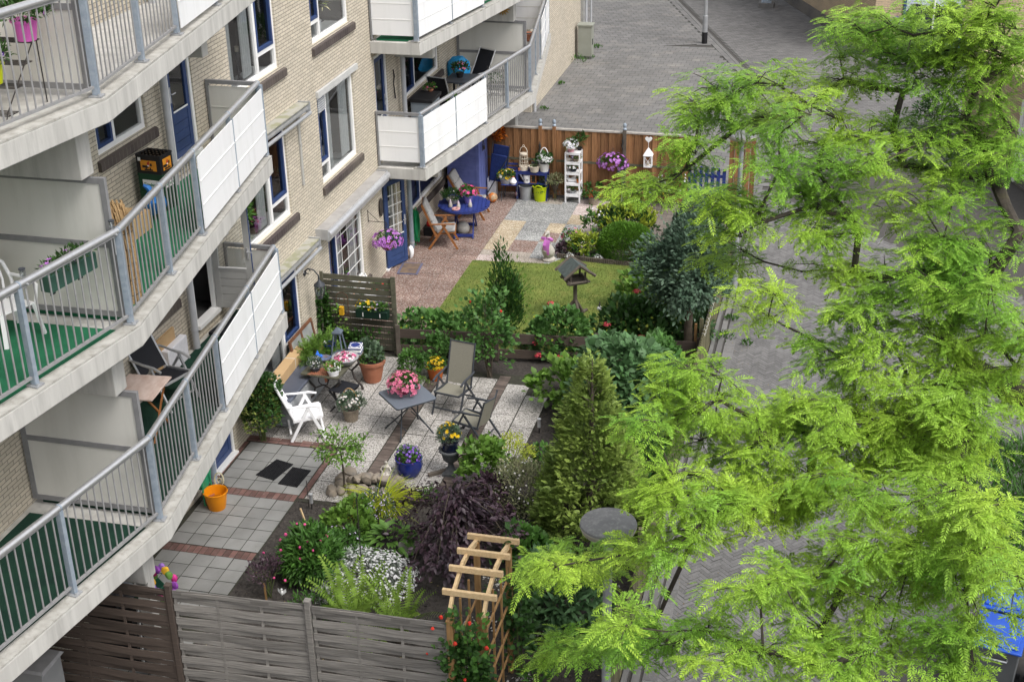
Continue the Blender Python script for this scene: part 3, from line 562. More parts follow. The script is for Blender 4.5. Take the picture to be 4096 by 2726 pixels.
# ---------------------------------------------------------------- balconies
def balcony(yk, xk, z, near, far, carpet=None, nearend=True, panels=True, farpan=True):
    """near/far = +1/-1 direction of the arm that ends with panels; yk kink"""
    sl_ = .152; hw = 6.33; fx = lambda u: xk-sl_*abs(u)
    pts = [(FX, yk-hw), (fx(hw), yk-hw), (xk, yk), (fx(hw), yk+hw), (FX, yk+hw)]
    b = B(); b.prism(pts, z-.29, z-.03); Q = b.o('balcony', CONC, BLD, bev=.012)
    ins = lambda u, d: (fx(u)-d*.988, yk+u)
    for s in (1, -1):      # raised edge, weathered on top
        b = B(); n = 1; p0, p1 = (xk, yk), (fx(hw), yk+s*hw); i0, i1 = (xk-.26, yk), (fx(hw)-.26, yk+s*hw)
        V = [(*p0, z-.03), (*p1, z-.03), (*p1, z-.006), (*p0, z-.006), (*i0, z), (*i1, z), (*i1, z-.03), (*i0, z-.03)]
        b.add(V, [(0, 1, 2, 3), (3, 2, 5, 4), (4, 5, 6, 7), (1, 6, 5, 2)] if s > 0 else [(3, 2, 1, 0), (4, 5, 2, 3), (7, 6, 5, 4), (2, 5, 6, 1)]); b.o('edge', CONCT, Q)
    if carpet:
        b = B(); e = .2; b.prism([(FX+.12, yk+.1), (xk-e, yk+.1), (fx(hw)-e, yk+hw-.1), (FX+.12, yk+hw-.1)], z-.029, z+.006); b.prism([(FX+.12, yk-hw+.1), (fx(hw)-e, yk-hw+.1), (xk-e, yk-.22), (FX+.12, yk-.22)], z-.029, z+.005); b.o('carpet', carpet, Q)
    b = B(); b.box(FX, -.02, yk-.14, yk+.14, z-.95, z-.29); b.o('beam', CONC, Q, bev=.01)
    for s in (1, -1): b = B(); b.box(FX, -.72, yk+s*4.65-.1, yk+s*4.65+.1, z-.75, z-.29); b.o('bracket', CONC, Q, bev=.01)
    # cross wall screen
    b = B(); x1 = xk-.28; yp = yk+.06
    for zz in ((.05, .12), (.93, 1.0), (1.71, 1.78)): b.box(FX+.03, x1, yp-.025, yp+.025, z+zz[0], z+zz[1])
    for xx in (FX+.03, x1): b.box(xx, xx+.07, yp-.027, yp+.027, z+.05, z+1.782)
    D = b.o('divider', GREYF, Q)
    for za, zb in ((.12, .93), (1.0, 1.71)): b = B(); b.box(FX+.1, x1, yp-.012, yp+.012, z+za, z+zb); b.o('divider_panel', PANELG, D)
    for s in (1, -1):
        us = [0, 1.5, 2.87, 4.6, 6.27] if s == near else [0, 1.68, 3.3, 4.75, 6.27]
        P_ = lambda u, d=.12: Vector((*ins(s*u, d), 0))
        for i, u in enumerate(us):
            if s == -1 and i == 0: continue
            p = P_(u); w = .035 if i < 3 else .03; b = B()
            b.ob((p.x, p.y, z+.58), (.07, .06 if i < 3 else .022, 1.12), (0, 0, s*.15)); o = b.o('post', GALV, Q)
            b = B(); b.ob((p.x, p.y, z+.008), (.15, .13, .016), (0, 0, s*.15)); b.tube([(p.x+.05, p.y-.04, z+.01), (p.x+.05, p.y-.04, z+.035)], .012, 6); b.o('base_plate', ZINC, o)
            p2 = p+Vector((0, 0, 0)); b = B(); b.tube([(p.x, p.y-.012, z+1.175), (p.x, p.y+.012, z+1.175)], .047, 12); b.o('joint_ring', GALV, o)
        for i in range(4):
            u0, u1 = us[i], us[i+1]; p, q = P_(u0), P_(u1); zr = Vector((0, 0, z+1.175))
            b = B(); b.tube([p+zr, q+zr], .043, 14); b.o('handrail', RAIL, Q)
            pan = (i >= 2) and (panels if s == near else farpan)
            if not pan:
                b = B(); d = (q-p).normalized(); L = (q-p).length; n = int(round((L-.1)/.118)); lo, hi = Vector((0, 0, z+.11)), Vector((0, 0, z+1.13))
                b.beam(p+d*.04+lo, q-d*.04+lo, .035, .03); b.beam(p+d*.03+hi, q-d*.03+hi, .04, .02)
                for k in range(1, n): c = p+d*(L*k/n); b.tube([c+lo, c+hi], .0115, 6, cap=False)
                b.o('bars', BAR, Q)
            else:
                p, q = P_(u0, .055), P_(u1, .055); d = (q-p).normalized(); p = p+d*.012; q = q-d*.012; h0, h1 = z+.08, z+1.10; hh = (h1-h0)/3
                b = B(); b.beam(p+Vector((0, 0, (h0+h1)/2)), q+Vector((0, 0, (h0+h1)/2)), .016, h1-h0); o = b.o('panel', PANEL, Q)
                b = B()
                for k in (1, 2): b.beam(p+Vector((0, 0, h0+hh*k))+Vector((.008, 0, 0)), q+Vector((0, 0, h0+hh*k))+Vector((.008, 0, 0)), .014, .018)
                b.o('joint_strip', WHITE, o)
                b = B(); b.beam(q-d*.001+Vector((.006, 0, h0)), q-d*.001+Vector((.006, 0, h1+.02)), .02, .02); b.o('edge_strip', GALV, o)
    # end screens at both ends
    for s in (1, -1):
        ye = yk+s*6.27; xe = fx(hw)-.10; b = B()
        b.box(FX+.02, xe, ye-.008, ye+.008, z+.1, z+1.1); o = b.o('end_panel', PANELG if s == near and near > 0 else PANEL, Q)
        b = B(); b.box(FX+.02, FX+.06, ye-.03, ye+.03, z, z+1.2); b.box(FX+.06, xe, ye-.03, ye+.03, z+1.14, z+1.2); b.o('end_frame', GREYF, o)
        b = B()
        for k in (1, 2): b.box(FX+.06, xe-.01, ye-.014, ye+.014, z+.1+k*.333-.008, z+.1+k*.333+.008)
        b.o('joint_strip', WHITE if s*near > 0 and near < 0 else PANELG, o)
        b = B(); b.ob((xe+.02, ye-s*.0, z+.58), (.085, .075, 1.14)); b.o('corner_post', GALV, Q)
    return Q
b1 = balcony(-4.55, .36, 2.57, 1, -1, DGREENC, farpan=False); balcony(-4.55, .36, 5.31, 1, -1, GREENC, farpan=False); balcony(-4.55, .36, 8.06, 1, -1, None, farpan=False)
balcony(15.75, .46, 2.57, -1, 1, None); balcony(15.75, .46, 5.31, -1, 1, GREENC); balcony(15.75, .46, 8.06, -1, 1, None)
for yk in (-4.55, 15.75): b = B(); b.box(-.2, -.03, yk-.08, yk+.08, -.02, 1.62); b.o('column', CONC, BLD)
# ================================================================ other buildings
HB = T('terraced_house', 'buff brick house with dark plinth across the street, lace curtain in its window', 'house', (8.79, 31.2, 0), 0)
ud = Vector((-3.57, 8.75, 0)).normalized(); vd = Vector((ud.y, -ud.x, 0))
HB.rotation_euler = (0, 0, math.atan2(vd.y, vd.x))
b = B(); b.box(0, 9, .001, 28, .45, 6.5); b.o('wall', BR2, HB); b = B(); b.box(-.03, 1.1, -.03, 28, -.05, .45); b.o('plinth', BRD, HB)
b = B(); b.box(1.0, 1.09, -.06, .0, 0, 2.9); b.box(2.05, 2.1, -.06, 0, 0, 2.9); b.box(3.1, 3.19, -.06, 0, 0, 2.9); b.box(1.09, 3.1, -.06, 0, 2.82, 2.9); b.box(1.09, 3.1, -.06, 0, .0, .3)
o = b.o('window', BLUEF, HB); b = B(); b.quad((1.09, -.03, .3), (3.1, -.03, .3), (3.1, -.03, 2.82), (1.09, -.03, 2.82)); b.o('pane', mat('dark_glass', (.03, .035, .045), (.02, .025, .03), 2, .05, spec=.6), o)
b = B(); n = 24
for i in range(n): x0, x1 = 1.1+2*i/n, 1.1+2*(i+1)/n; f = lambda x: 1.5+.25*abs(math.sin((x-1.1)*4.7)); b.quad((x0, -.036, f(x0)), (x1, -.036, f(x1)), (x1, -.036, 2.8), (x0, -.036, 2.8))
b.o('curtain', mat('lace_blue', (.5, .55, .62), (.3, .34, .4), 16, .9), o)
b = B(); b.tube([(2.07, -.12, 0), (2.07, -.12, 3.4)], .035, 10); b.o('white_post', WHITE, HB)
G = T('garage', 'buff brick garage with a white door frame behind the tree', 'garage', (11.3, 21.9, 0), math.atan2(-3.0, 1.1)-0)
b = B(); b.box(0, 12, 0, 5, 0, 2.7); b.o('wall', BR2, G); b = B(); b.box(0, 12, -.02, .0, 0, .3); b.o('plinth', BRD, G)
for x in (3.6, 6.6):
    b = B(); b.box(x, x+.1, -.05, 0, .05, 2.2); b.box(x+2.3, x+2.4, -.05, 0, .05, 2.2); b.box(x+.1, x+2.3, -.05, 0, 2.1, 2.2); o = b.o('door', WHITE, G); b = B(); b.quad((x+.1, -.02, .05), (x+2.3, -.02, .05), (x+2.3, -.02, 2.1), (x+.1, -.02, 2.1)); b.o('door_leaf', mat('door_white', (.7, .7, .68), (.62, .62, .6), 3), o)
# ================================================================ fences
def woven(name, label, x0, x1, y0, y1, h, m, n=17, seed=1):
    L = math.hypot(x1-x0, y1-y0); t = T(name, label, 'fence', (x0, y0, 0), math.atan2(y1-y0, x1-x0), 'woven slat fence panels'); rg = random.Random(seed); b = B()
    for i in range(n):
        z = .06+i*(h-.14)/(n-1)+.04; f = 1 if i % 2 else -1
        k = 12; hh = (h/n)*(.56 if i % 2 == 0 else .40); sag = lambda s: .009*f*math.cos(math.pi*s*3)
        V = []; k = 24; tw = rg.uniform(-.008, .008)
        for a in range(k+1):
            s0 = a/k; q0 = rg.uniform(-.002, .002); y = sag(s0)+.009*f; z0, z1 = z-hh+.012+q0, z+hh*.98+q0+tw*s0; V += [(L*s0, y-.006, z0), (L*s0, y+.006, z0), (L*s0, y+.006, z1), (L*s0, y-.006, z1)]
        b.add(V, [(4*a+c, 4*a+4+c, 4*a+4+(c+1) % 4, 4*a+(c+1) % 4) for a in range(k) for c in range(4)]+[(3, 2, 1, 0), (4*k, 4*k+1, 4*k+2, 4*k+3)])
    o = b.o('slats', m, t); b = B()
    for s in (.003, .326, .66, .985): b.box(L*s, L*s+.035, -.009, .009, .03, h)
    b.o('battens', m, t); b = B(); b.box(0, L, -.022, .022, h-.045, h); b.o('top_rail', m, t); return t
woven('woven_fence', 'weathered grey woven slat panel, the middle one of the near fence', .50, 2.25, -4.94, -4.87, 1.78, GFENCE, seed=1)
woven('woven_fence', 'weathered grey woven slat panel ending beside the rose arch', 2.35, 4.08, -4.87, -4.85, 1.78, GFENCE, seed=2)
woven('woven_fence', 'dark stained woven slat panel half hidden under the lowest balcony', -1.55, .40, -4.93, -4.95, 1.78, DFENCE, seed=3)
def post(label, x, y, h, m, w=.075): t = T('fence_post', label, 'post', (x, y, 0), 0, 'posts of the near fence'); b = B(); b.box(-w/2, w/2, -w/2, w/2, -.05, h); b.o('shaft', m, t, bev=.006); b = B(); b.box(-w/2-.004, w/2+.004, -w/2-.004, w/2+.004, h, h+.02); b.o('cap', m, t); return t
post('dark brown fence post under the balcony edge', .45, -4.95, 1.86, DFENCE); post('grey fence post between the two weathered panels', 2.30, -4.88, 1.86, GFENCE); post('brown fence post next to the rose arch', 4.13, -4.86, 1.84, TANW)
# picket fence along the street
t = T('picket_fence', 'green-grey picket fence running along the street', 'fence', (5.95, 0, 0)); b = B(); y = -8.6
while y < 11.2:
    h = .88+random.uniform(-.03, .03); b.box(.012, .034, y, y+.07, .06, h); b.prism([(.012, y+.01), (.034, y+.01), (.034, y+.06), (.012, y+.06)], h, h+.025); y += .092
b.o('pickets', PICK, t); b = B()
for z in (.22, .68): b.box(-.04, .012, -8.6, 11.2, z, z+.07)
b.o('rails', PICK, t)
y = -8.5
while y < 11.3: b = B(); b.box(-.10, -.03, y, y+.07, -.05, .98); b.o('post', PICK, t); y += 1.85
pts = []
for i in range(240): a = i/240; pts.append((.03+.035*math.cos(i*.47), 5.75+3.2*a, .9+.035*math.sin(i*.47)))
b = B(); b.tube(pts, .006, 4); tag(b.o('coiled_wire', mat('pale_cord', (.55, .54, .48)), loc=(5.95, 0, 0)), 'pale spiral cord wound along the picket fence top', 'cord')
b = B(); b.box(6.0, 6.06, -8.6, 15.2, -.05, .09); S(b.o('gravel_board', KERB))
# far brown fence with its posts
bf = T('board_fence', 'tall brown stained board fence with pale coping at the back of the garden', 'fence', (-1.6, 15.2, 0)); b = B(); x = 0; i = 0
while x < 5.98: w = random.uniform(.115, .14); b.box(x, x+w-.006, *((-.035, -.015) if i % 2 else (-.012, .008)), .06, 1.78); x += w*.86; i += 1
b.o('boards', BFENCE, bf); b = B()
for z in (.95,): b.box(0, 5.95, -.036+.0, -.012, z, z+.06)
b.o('middle_rail', MOSSW, bf); b = B(); b.box(0, 5.97, -.05, .03, 1.79, 1.83); b.o('coping', mat('pale_coping', (.45, .42, .38), (.36, .33, .3), 6), bf)
for x, lab in ((.74, 'leftmost'), (1.10, 'middle'), (2.89, 'right')):
    t = T('capped_post', 'grey brown fence post with a steel ball cap, %s of three on the far fence' % lab, 'post', (x, 15.13, 0), 0, 'posts of the far fence'); b = B(); b.box(-.04, .04, -.04, .04, 0, 1.9); b.o('shaft', BFENCE if x < 2 else BIRDW, t); b = B(); b.lathe([(.05, 1.9), (.05, 1.93), (.03, 1.95), (.045, 1.99), (.05, 2.02), (.03, 2.06), (.001, 2.07)], 14); b.o('ball_cap', GALV, t)
t = T('board_fence', 'short brown board fence piece right of the blue gate', 'fence', (5.46, 15.6, 0)); b = B()
for i in range(5): b.box(i*.13, i*.13+.12, -.03*(i % 2), .02-.03*(i % 2), .03, 1.8)
b.o('boards', BFENCE, t); b = B(); b.box(0, .64, .02, .05, 1.5, 1.57); b.o('rail', BFENCE, t)
t = T('garden_gate', 'low bright blue wooden slat gate at the far right corner', 'gate', (4.45, 15.5, 0)); b = B()
for i in range(7): b.box(i*.145, i*.145+.085, -.012, .012, .08, .86+.05*math.sin(math.pi*i/6)); b.tube([(i*.145+.0425, -.012, .86+.05*math.sin(math.pi*i/6)), (i*.145+.0425, .012, .86+.05*math.sin(math.pi*i/6))], .0425, 12)
b.o('slats', BLUEP, t); b = B()
for z in (.22, .66): b.box(0, .95, .012, .04, z, z+.08)
b.o('rails', BLUEP, t)
# low dark board fence between the gardens
t = T('low_fence', 'low dark brown two board fence with wire mesh between the gardens', 'fence', (0, 5.55, 0), math.atan2(.6, 5.9)); b = B()
for i in range(3):
    for z, h in ((.38, .2), (.06, .18)): b.box(i*1.95+.02, i*1.95+1.95, -.02, .0, z+random.uniform(-.015, .015), z+h)
b.o('boards', DFENCE, t)
for i in range(4): b = B(); b.box(i*1.96-.02, i*1.96+.06, -.06, -.021, 0, .68); b.o('post', DFENCE if i else BIRDW, t)
b = B()
for i in range(118): b.beam((i*.05, .004, .02), (i*.05, .004, .6), .003, .003)
for i in range(11): b.beam((0, .004, .03+i*.055), (5.9, .004, .03+i*.055), .003, .003)
b.o('wire_mesh', IRON, t)
# slatted privacy screen by the house
SCR = T('slatted_screen', 'mossy slatted wooden privacy screen with wire mesh, fixed to the house wall', 'screen', (-1.55, 5.62, 0)); b = B()
for i in range(12): b.box(0, 1.52, -.012+random.uniform(-.003, .003), .012, .05+i*.132, .05+i*.132+.108)
b.o('slats', MOSSW, SCR); b = B(); b.box(1.46, 1.55, -.05, -.012, 0, 1.66); b.o('post', MOSSW, SCR); b = B(); b.box(.0, .06, -.045, -.012, 0, 1.66); b.o('post', MOSSW, SCR); b = B()
for i in range(30): b.beam((i*.05+.03, -.055, .08), (i*.05+.03, -.055, .92), .004, .004)
for i in range(17): b.beam((.02, -.056, .1+i*.05), (1.52, -.056, .1+i*.05), .004, .004)
for i in range(6): b.beam((i*.05+.03, -.055, .92), (i*.05+.03, -.055, 1.5), .004, .004)
for i in range(11): b.beam((.02, -.056, .95+i*.05), (.3, -.056, .95+i*.05), .004, .004)
b.o('wire_mesh', IRON, SCR)
# ================================================================ plants
LD = leafm('dark_leaf', (.05, .125, .025), (.03, .08, .016)); LM = leafm('mid_leaf', (.085, .20, .035), (.05, .13, .022)); LL = leafm('light_leaf', (.17, .30, .05), (.10, .21, .03)); LY = leafm('yellow_leaf', (.36, .42, .05), (.24, .33, .035))
LGB = leafm('bluish_leaf', (.095, .185, .075), (.06, .125, .05)); LS = leafm('silver_leaf', (.47, .51, .45), (.33, .38, .32)); LP = leafm('purple_leaf', (.075, .043, .058), (.04, .025, .034), tr=.12, isl=.45, rough=.4); LBC = leafm('blue_conifer', (.11, .175, .11), (.06, .11, .068), .12); LTH = leafm('thuja_leaf', (.31, .41, .09), (.18, .27, .055), .3)
LBX = leafm('box_leaf', (.13, .27, .03), (.085, .20, .022)); LFE = leafm('fern_leaf', (.27, .40, .075), (.19, .31, .05)); LHO = leafm('hosta_leaf', (.14, .27, .05), (.10, .21, .04), isl=.2); LGR = leafm('grass_gold', (.42, .46, .03), (.30, .37, .02)); LLO = leafm('locust_leaf', (.37, .54, .06), (.17, .35, .04), .30, .38, .8)
LLI = leafm('lilac_leaf', (.11, .215, .085), (.07, .15, .055)); LVA = leafm('variegated_leaf', (.32, .34, .08), (.05, .11, .03), sc=20); LWH = leafm('cream_leaf', (.42, .40, .25), (.16, .21, .08), sc=9); LGG = leafm('grey_green_leaf', (.13, .20, .12), (.09, .14, .08)); LHY = leafm('hydrangea_leaf', (.10, .22, .05), (.06, .15, .032)); LIV = leafm('ivy_leaf', (.05, .13, .022), (.03, .08, .014)); LEU = leafm('lime_flower', (.45, .50, .06), (.33, .42, .05))
def pet(name, c, isl=.2): return mat(name, c, tuple(x*.85 for x in c), 6, .6, isl=isl, trans=.2)
FPK = pet('pink_petal', (.78, .23, .36)); FHP = pet('hot_pink_petal', (.68, .09, .26)); FWH = pet('white_petal', (.8, .8, .8)); FYE = pet('yellow_petal', (.78, .52, .01)); FPU = pet('purple_petal', (.42, .16, .58)); FVI = pet('violet_petal', (.16, .06, .42)); FRE = pet('red_petal', (.7, .05, .03)); FLI = pet('lilac_petal', (.62, .52, .76)); FMA = pet('mauve_petal', (.52, .20, .62)); FOR = pet('orange_petal', (.72, .2, .02)); FCO = pet('coral_petal', (.65, .06, .11)); FDY = pet('daisy_eye', (.7, .42, .02)); FDK = pet('dark_eye', (.06, .02, .08))
TL = t_leaf(.5); TLW = t_leaf(.75, .1, .2); TLN = t_leaf(.26, .06, .25); TS = t_small(); TSN = t_small(.3); TB = t_blade(); TF = t_flower(); TF8 = t_flower(8, .06); TP = t_pinnate(); TSP = t_spray()
BARK = mat('bark', (.10, .08, .06), (.06, .05, .04), 14, .9, .6, 40); STEM = mat('green_stem', (.09, .12, .04), (.07, .08, .03), 10, .8)
def stems(par, n, c, r, base=(0, 0), rad=.008, seed=1, m=None, zt=.85, name='stem'):
    rg = random.Random(seed); b = B()
    for i in range(n):
        a = rg.uniform(0, 6.28); q = rg.uniform(.2, .8); p = Vector((c[0]+math.cos(a)*q*r[0], c[1]+math.sin(a)*q*r[1], c[2]+r[2]*rg.uniform(.1, zt))); s = Vector((base[0]+rg.uniform(-.04, .04), base[1]+rg.uniform(-.04, .04), -.02)); mid = s.lerp(p, .5)+Vector((rg.uniform(-.03, .03), rg.uniform(-.03, .03), .05)); b.tube([s, mid, p], [rad, rad*.75, rad*.4], 5)
    return b.o(name, m or STEM, par)
def plant(name, label, cat, loc, c, r, n, tpl, size, m, seed=1, fl=None, ns=6, group=None, srad=.008, sm=None, **k):
    t = T(name, label, cat, (loc[0], loc[1], -.02), 0, group)
    if ns: stems(t, ns, c, r, rad=srad, seed=seed, m=sm)
    leaves('foliage', m, t, n, c, r, tpl, size, seed, **k)
    for i, f in enumerate(fl or []): blooms('blossoms', f[0], t, f[1], c, r, f[2], seed+i+5, **(f[3] if len(f) > 3 else {}))
    return t
def buds(par, m, pts, r):
    for p in pts:
        b = B(); b.sph(p, r*random.uniform(.85, 1.15), 8, jit=.12); b.o('flower', m, par)
def mophead(par, m, p, r, seed):   # hydrangea flower head
    return blooms('flower', [m, FDY], par, 34, p, (r, r, r*.6), r*.55, seed, zmin=.0, face=.2, floor=-9)
# ---- first garden
plant('variegated_shrub', 'glossy green and cream leaved shrub against the house wall beside the grey path', 'shrub', (-1.28, 1.78), (0, 0, .72), (.36, .42, .70), 2300, TL, .075, [LD, LVA][0], 11, ns=8, srad=.012, fill=.6)
o = bpy.data.objects['variegated_shrub']; leaves('pale_foliage', LVA, o, 900, (.03, -.05, .6), (.36, .42, .62), TL, .075, 12, fill=.75)
t = plant('standard_tree', 'small round headed standard tree with a thin stem between path and pebble slabs', 'tree', (.71, .47), (-.05, 0, .80), (.50, .46, .30), 850, TL, .062, LL, 21, ns=0, fill=.25, droop=.5, amp=.35, clump=40)
b = B(); b.tube([(0, 0, 0), (.01, 0, .4), (-.02, .01, .85)], [.022, .018, .012], 8)
for i in range(12): a = i*.55; b.tube([(-.02, .01, .8), (.25*math.cos(a)-.03, .25*math.sin(a), .95), (.45*math.cos(a)-.05, .42*math.sin(a), .75)], [.008, .006, .003], 5)
b.o('trunk', BARK, t)
t = T('golden_grass', 'fountain of bright yellow-green grass beside the rock heap', 'grass', (1.47, .2, 0)); rng = np.random.default_rng(8); n = 420; a = rng.uniform(-3.3, 1.6, n); u = rng.uniform(.25, 1, n)
v, f, mi = inst(t_blade(.022, 1.25, 6), np.stack([rng.normal(0, .05, n), rng.normal(0, .05, n), 0*a], -1), frames(np.stack([np.cos(a)*u, np.sin(a)*u, .75+0*a], -1), np.stack([-np.cos(a), -np.sin(a), 1.2+0*a], -1)), .68*rng.uniform(.6, 1.1, n)); npmesh('foliage', v, f, mi, LGR, t)
plant('geranium', 'low bright green cranesbill clump between the standard tree and the hosta', 'plant', (1.22, -.55), (0, 0, .15), (.42, .45, .33), 700, TLW, .085, LL, 31, upb=1)
plant('forget_me_not', 'airy plant dotted with pale blue flowers under the golden grass', 'plant', (1.5, -.22), (0, 0, .15), (.34, .3, .42), 500, TSN, .06, LGG, 32, fl=[([FLI, FWH], 190, .02)])
plant('cranesbill', 'sprawling green plant with small lilac flowers right of the peony', 'plant', (1.28, -1.35), (0, 0, .12), (.38, .42, .38), 700, TLW, .06, LM, 33, fl=[([FLI, FWH], 38, .035)])
t = T('hosta', 'hosta with overlapping ribbed green leaves next to the purple tree', 'plant', (1.98, -.95, 0)); P0 = []; D0 = []; U0 = []; rng = np.random.default_rng(4)
for ring, (nn, el, rr, zz) in enumerate(((12, .95, .05, .26), (20, .65, .13, .23), (28, .35, .21, .19), (34, .05, .29, .14), (38, -.3, .36, .1))):
    for i in range(nn): a = 6.283*i/nn+ring*.3+rng.normal(0, .12); P0.append((rr*math.cos(a), rr*math.sin(a), zz+rng.normal(0, .015)+.04)); D0.append((math.cos(a)*math.cos(el), math.sin(a)*math.cos(el), math.sin(el)+.1)); U0.append((-math.cos(a)*.3, -math.sin(a)*.3, 1))
v, f, mi = inst(t_leaf(.44, .10, .35), A(P0), frames(A(D0, float), A(U0, float)), .175*rng.uniform(.8, 1.2, len(P0))); npmesh('foliage', v, f, mi, LHO, t, True)
t = plant('peony', 'dense dark green peony bush with deep pink buds beside the grey path', 'shrub', (1.02, -1.9), (0, 0, .34), (.47, .47, .44), 2500, TLN, .135, LM, 41, ns=10, zmin=-.6, fill=.6, upb=.3)
buds(t, FHP, [(-.28, -.1, .78), (-.2, .15, .82), (-.05, .1, .86), (.1, -.2, .78), (.27, -.1, .74), (.22, -.3, .70), (-.3, -.28, .62), (.05, -.4, .6), (.32, .02, .76), (.02, -.3, .72), (-.42, .0, .6)], .022)
t = plant('dark_shrub', 'small sparse blackish purple shrub at the edge of the grey path', 'shrub', (.62, -2.5), (0, 0, .42), (.36, .34, .24), 420, TS, .05, LP, 42, fill=.3, clump=25, ns=9); buds(t, FHP, [(.2, -.2, .5), (.33, -.12, .42), (-.12, .2, .62)], .02)
plant('snow_in_summer', 'silver leaved mat smothered in tiny white flowers', 'plant', (1.92, -1.9), (0, 0, .02), (.76, .72, .36), 3600, TSN, .06, LS, 43, ns=0, upb=.9, fl=[([FWH, FWH], 1100, .042, dict(zmin=.1))])
plant('low_herb', 'loose low green plant between silver mat and fence', 'plant', (1.42, -2.85), (0, 0, .05), (.42, .38, .3), 420, TSN, .08, LM, 44)
plant('ground_herb', 'loose green weed patch growing over the pebble slab edge below the urn', 'plant', (2.15, .55), (0, 0, 0), (.28, .2, .2), 420, TSN, .07, LM, 45)
def fern(label, x, y, nf, s, seed, tilt=.1):
    rng = np.random.default_rng(seed); t = T('fern', label, 'fern', (x, y, 0), 0, 'shuttlecock ferns by the near fence'); D = []; U = []; S_ = []
    a = np.arange(nf)*6.283/nf+rng.normal(0, .12, nf); tl = rng.uniform(.05, .45, nf)
    D = np.stack([np.cos(a)*np.cos(tl), np.sin(a)*np.cos(tl), np.sin(tl)*0+.0], -1); U = np.tile(A([[0, 0, 1.]]), (nf, 1))
    v, f, mi = inst(t_frond(), np.stack([np.cos(a)*.04, np.sin(a)*.04, 0*a+.04], -1), frames(D, U), np.stack([np.full(nf, s)*rng.uniform(.85, 1.1, nf), s*rng.uniform(.55, 1.0, nf), s*rng.uniform(.85, 1.15, nf)], -1)); npmesh('fronds', v, f, mi, LFE, t)
    b = B(); b.sph((0, 0, .03), (.06, .06, .08), 8, jit=.2); b.o('crown', BARK, t)
fern('tall light green shuttlecock fern left behind the near fence', 2.13, -3.05, 14, 1.05, 3); fern('second light green fern nearer the rose arch', 2.82, -3.1, 12, .92, 5); fern('smallest fern low against the fence between the two tall ones', 2.5, -3.55, 10, .6, 6)
t = T('weeping_tree', 'wide weeping tree with blackish purple leaves in the middle of the bed', 'tree', (3.1, -1.15, 0)); rng = np.random.default_rng(9)
b = B(); b.tube([(0, 0, -.02), (.03, .02, .6), (0, .05, 1.15)], [.05, .04, .03], 8); P0 = []; D0 = []
for i in range(46):
    a = rng.uniform(0, 6.283); L = rng.uniform(.3, 1.05); h = rng.uniform(.55, 1.45); pts = [(0, .05, 1.1)]
    for s in (.3, .6, .85, 1.0, 1.12): pts.append((L*math.cos(a)*min(s, 1.05), L*math.sin(a)*min(s, 1.05)+.05, max(.12, h-(h-.2)*max(0, s-.35)**1.5*rng.uniform(.9, 1.5))))
    b.tube(pts, [.012, .01, .008, .006, .004, .003], 4)
    for q in range(5):
        for w in range(14): s = rng.uniform(0, 1); p = A(pts[q])*(1-s)+A(pts[q+1])*s+rng.normal(0, .06, 3); P0.append(p); D0.append((math.cos(a)*.9, math.sin(a)*.9, -.35) if q else (math.cos(a), math.sin(a), .2))
b.o('trunk', BARK, t); P0, D0 = A(P0), A(D0, float)+rng.normal(0, .5, (len(P0), 3)); ok = P0[:, 2] > .06; P0, D0 = P0[ok], D0[ok]; n = len(P0)
v, f, mi = inst(t_leaf(.48, .1, .2), P0, frames(D0, nrm(P0*[1, 1, .3]+A([0, 0, .6])+rng.normal(0, .3, (n, 3)))), .105*rng.uniform(.6, 1.2, n)); npmesh('foliage', v, f, mi, LP, t)
plant('purple_perennial', 'blackish purple leafy plant spilling over the old half barrel', 'plant', (3.3, .2), (0, 0, .55), (.3, .26, .25), 240, TL, .10, LP, 47, ns=7)
t = T('half_barrel', 'old grey wooden half barrel between purple tree and white flowering shrub', 'barrel', (3.25, .35, 0)); b = B(); b.lathe([(.2, 0), (.235, .2), (.24, .42), (.22, .42), (.215, .36), (.001, .36)], 18); b.o('staves', BIRDW, t); b = B()
for z in (.08, .33): b.lathe([(.226+z*.05, z), (.226+z*.05, z+.03)], 18)
b.o('hoops', IRON, t)
plant('white_flower_shrub', 'shrub speckled with cream leaves and tiny white flowers left of the golden conifer', 'shrub', (3.78, .45), (0, 0, .45), (.58, .58, .55), 3000, TS, .055, LWH, 48, ns=8, fl=[([FWH, FDY], 110, .03, dict(zmin=-.5))])
plant('green_shrub', 'fresh green broad leaved shrub beside the grey urn', 'shrub', (2.95, 1.15), (0, 0, .45), (.42, .42, .45), 900, TLW, .10, LL, 49, ns=8, clump=40, amp=.3)
plant('lime_perennial', 'cloud of lime yellow flowers behind the fresh green shrub', 'plant', (3.25, 1.55), (0, 0, .35), (.38, .36, .40), 1700, TS, .04, LEU, 50, ns=8, clump=60, fill=.6, amp=.3)
plant('edge_plant', 'small green plant with a rusty leaf on the soil right of the pebble slabs', 'plant', (3.75, 2.0), (0, 0, .12), (.25, .22, .26), 200, TL, .09, LM, 51)
def conifer(name, label, x, y, h, r, n, s, m, seed, tpl=TSP, fill=.5, upb=1.0, bark=BARK, **k):
    k.setdefault('tufts', 0)
    t = T(name, label, 'conifer', (x, y, 0)); b = B(); b.tube([(0, 0, -.03), (0, 0, h*.5), (0, 0, h*.97)], [r*.09, r*.05, .006], 8); b.o('trunk', bark, t); leaves('foliage', m, t, n, (0, 0, .02), (r, r, h), tpl, s, seed, shape='cone', upb=upb, outb=.75, rnd=.5, fill=fill, **k)
    b = B()
    for i in range(60): tt = random.uniform(.05, .85); a = random.uniform(0, 6.28); q = r*(1-tt)*.75; b.tube([(0, 0, h*tt-.05), (q*math.cos(a), q*math.sin(a), h*tt+.08)], [.01, .004], 4)
    b.o('branches', bark, t); return t
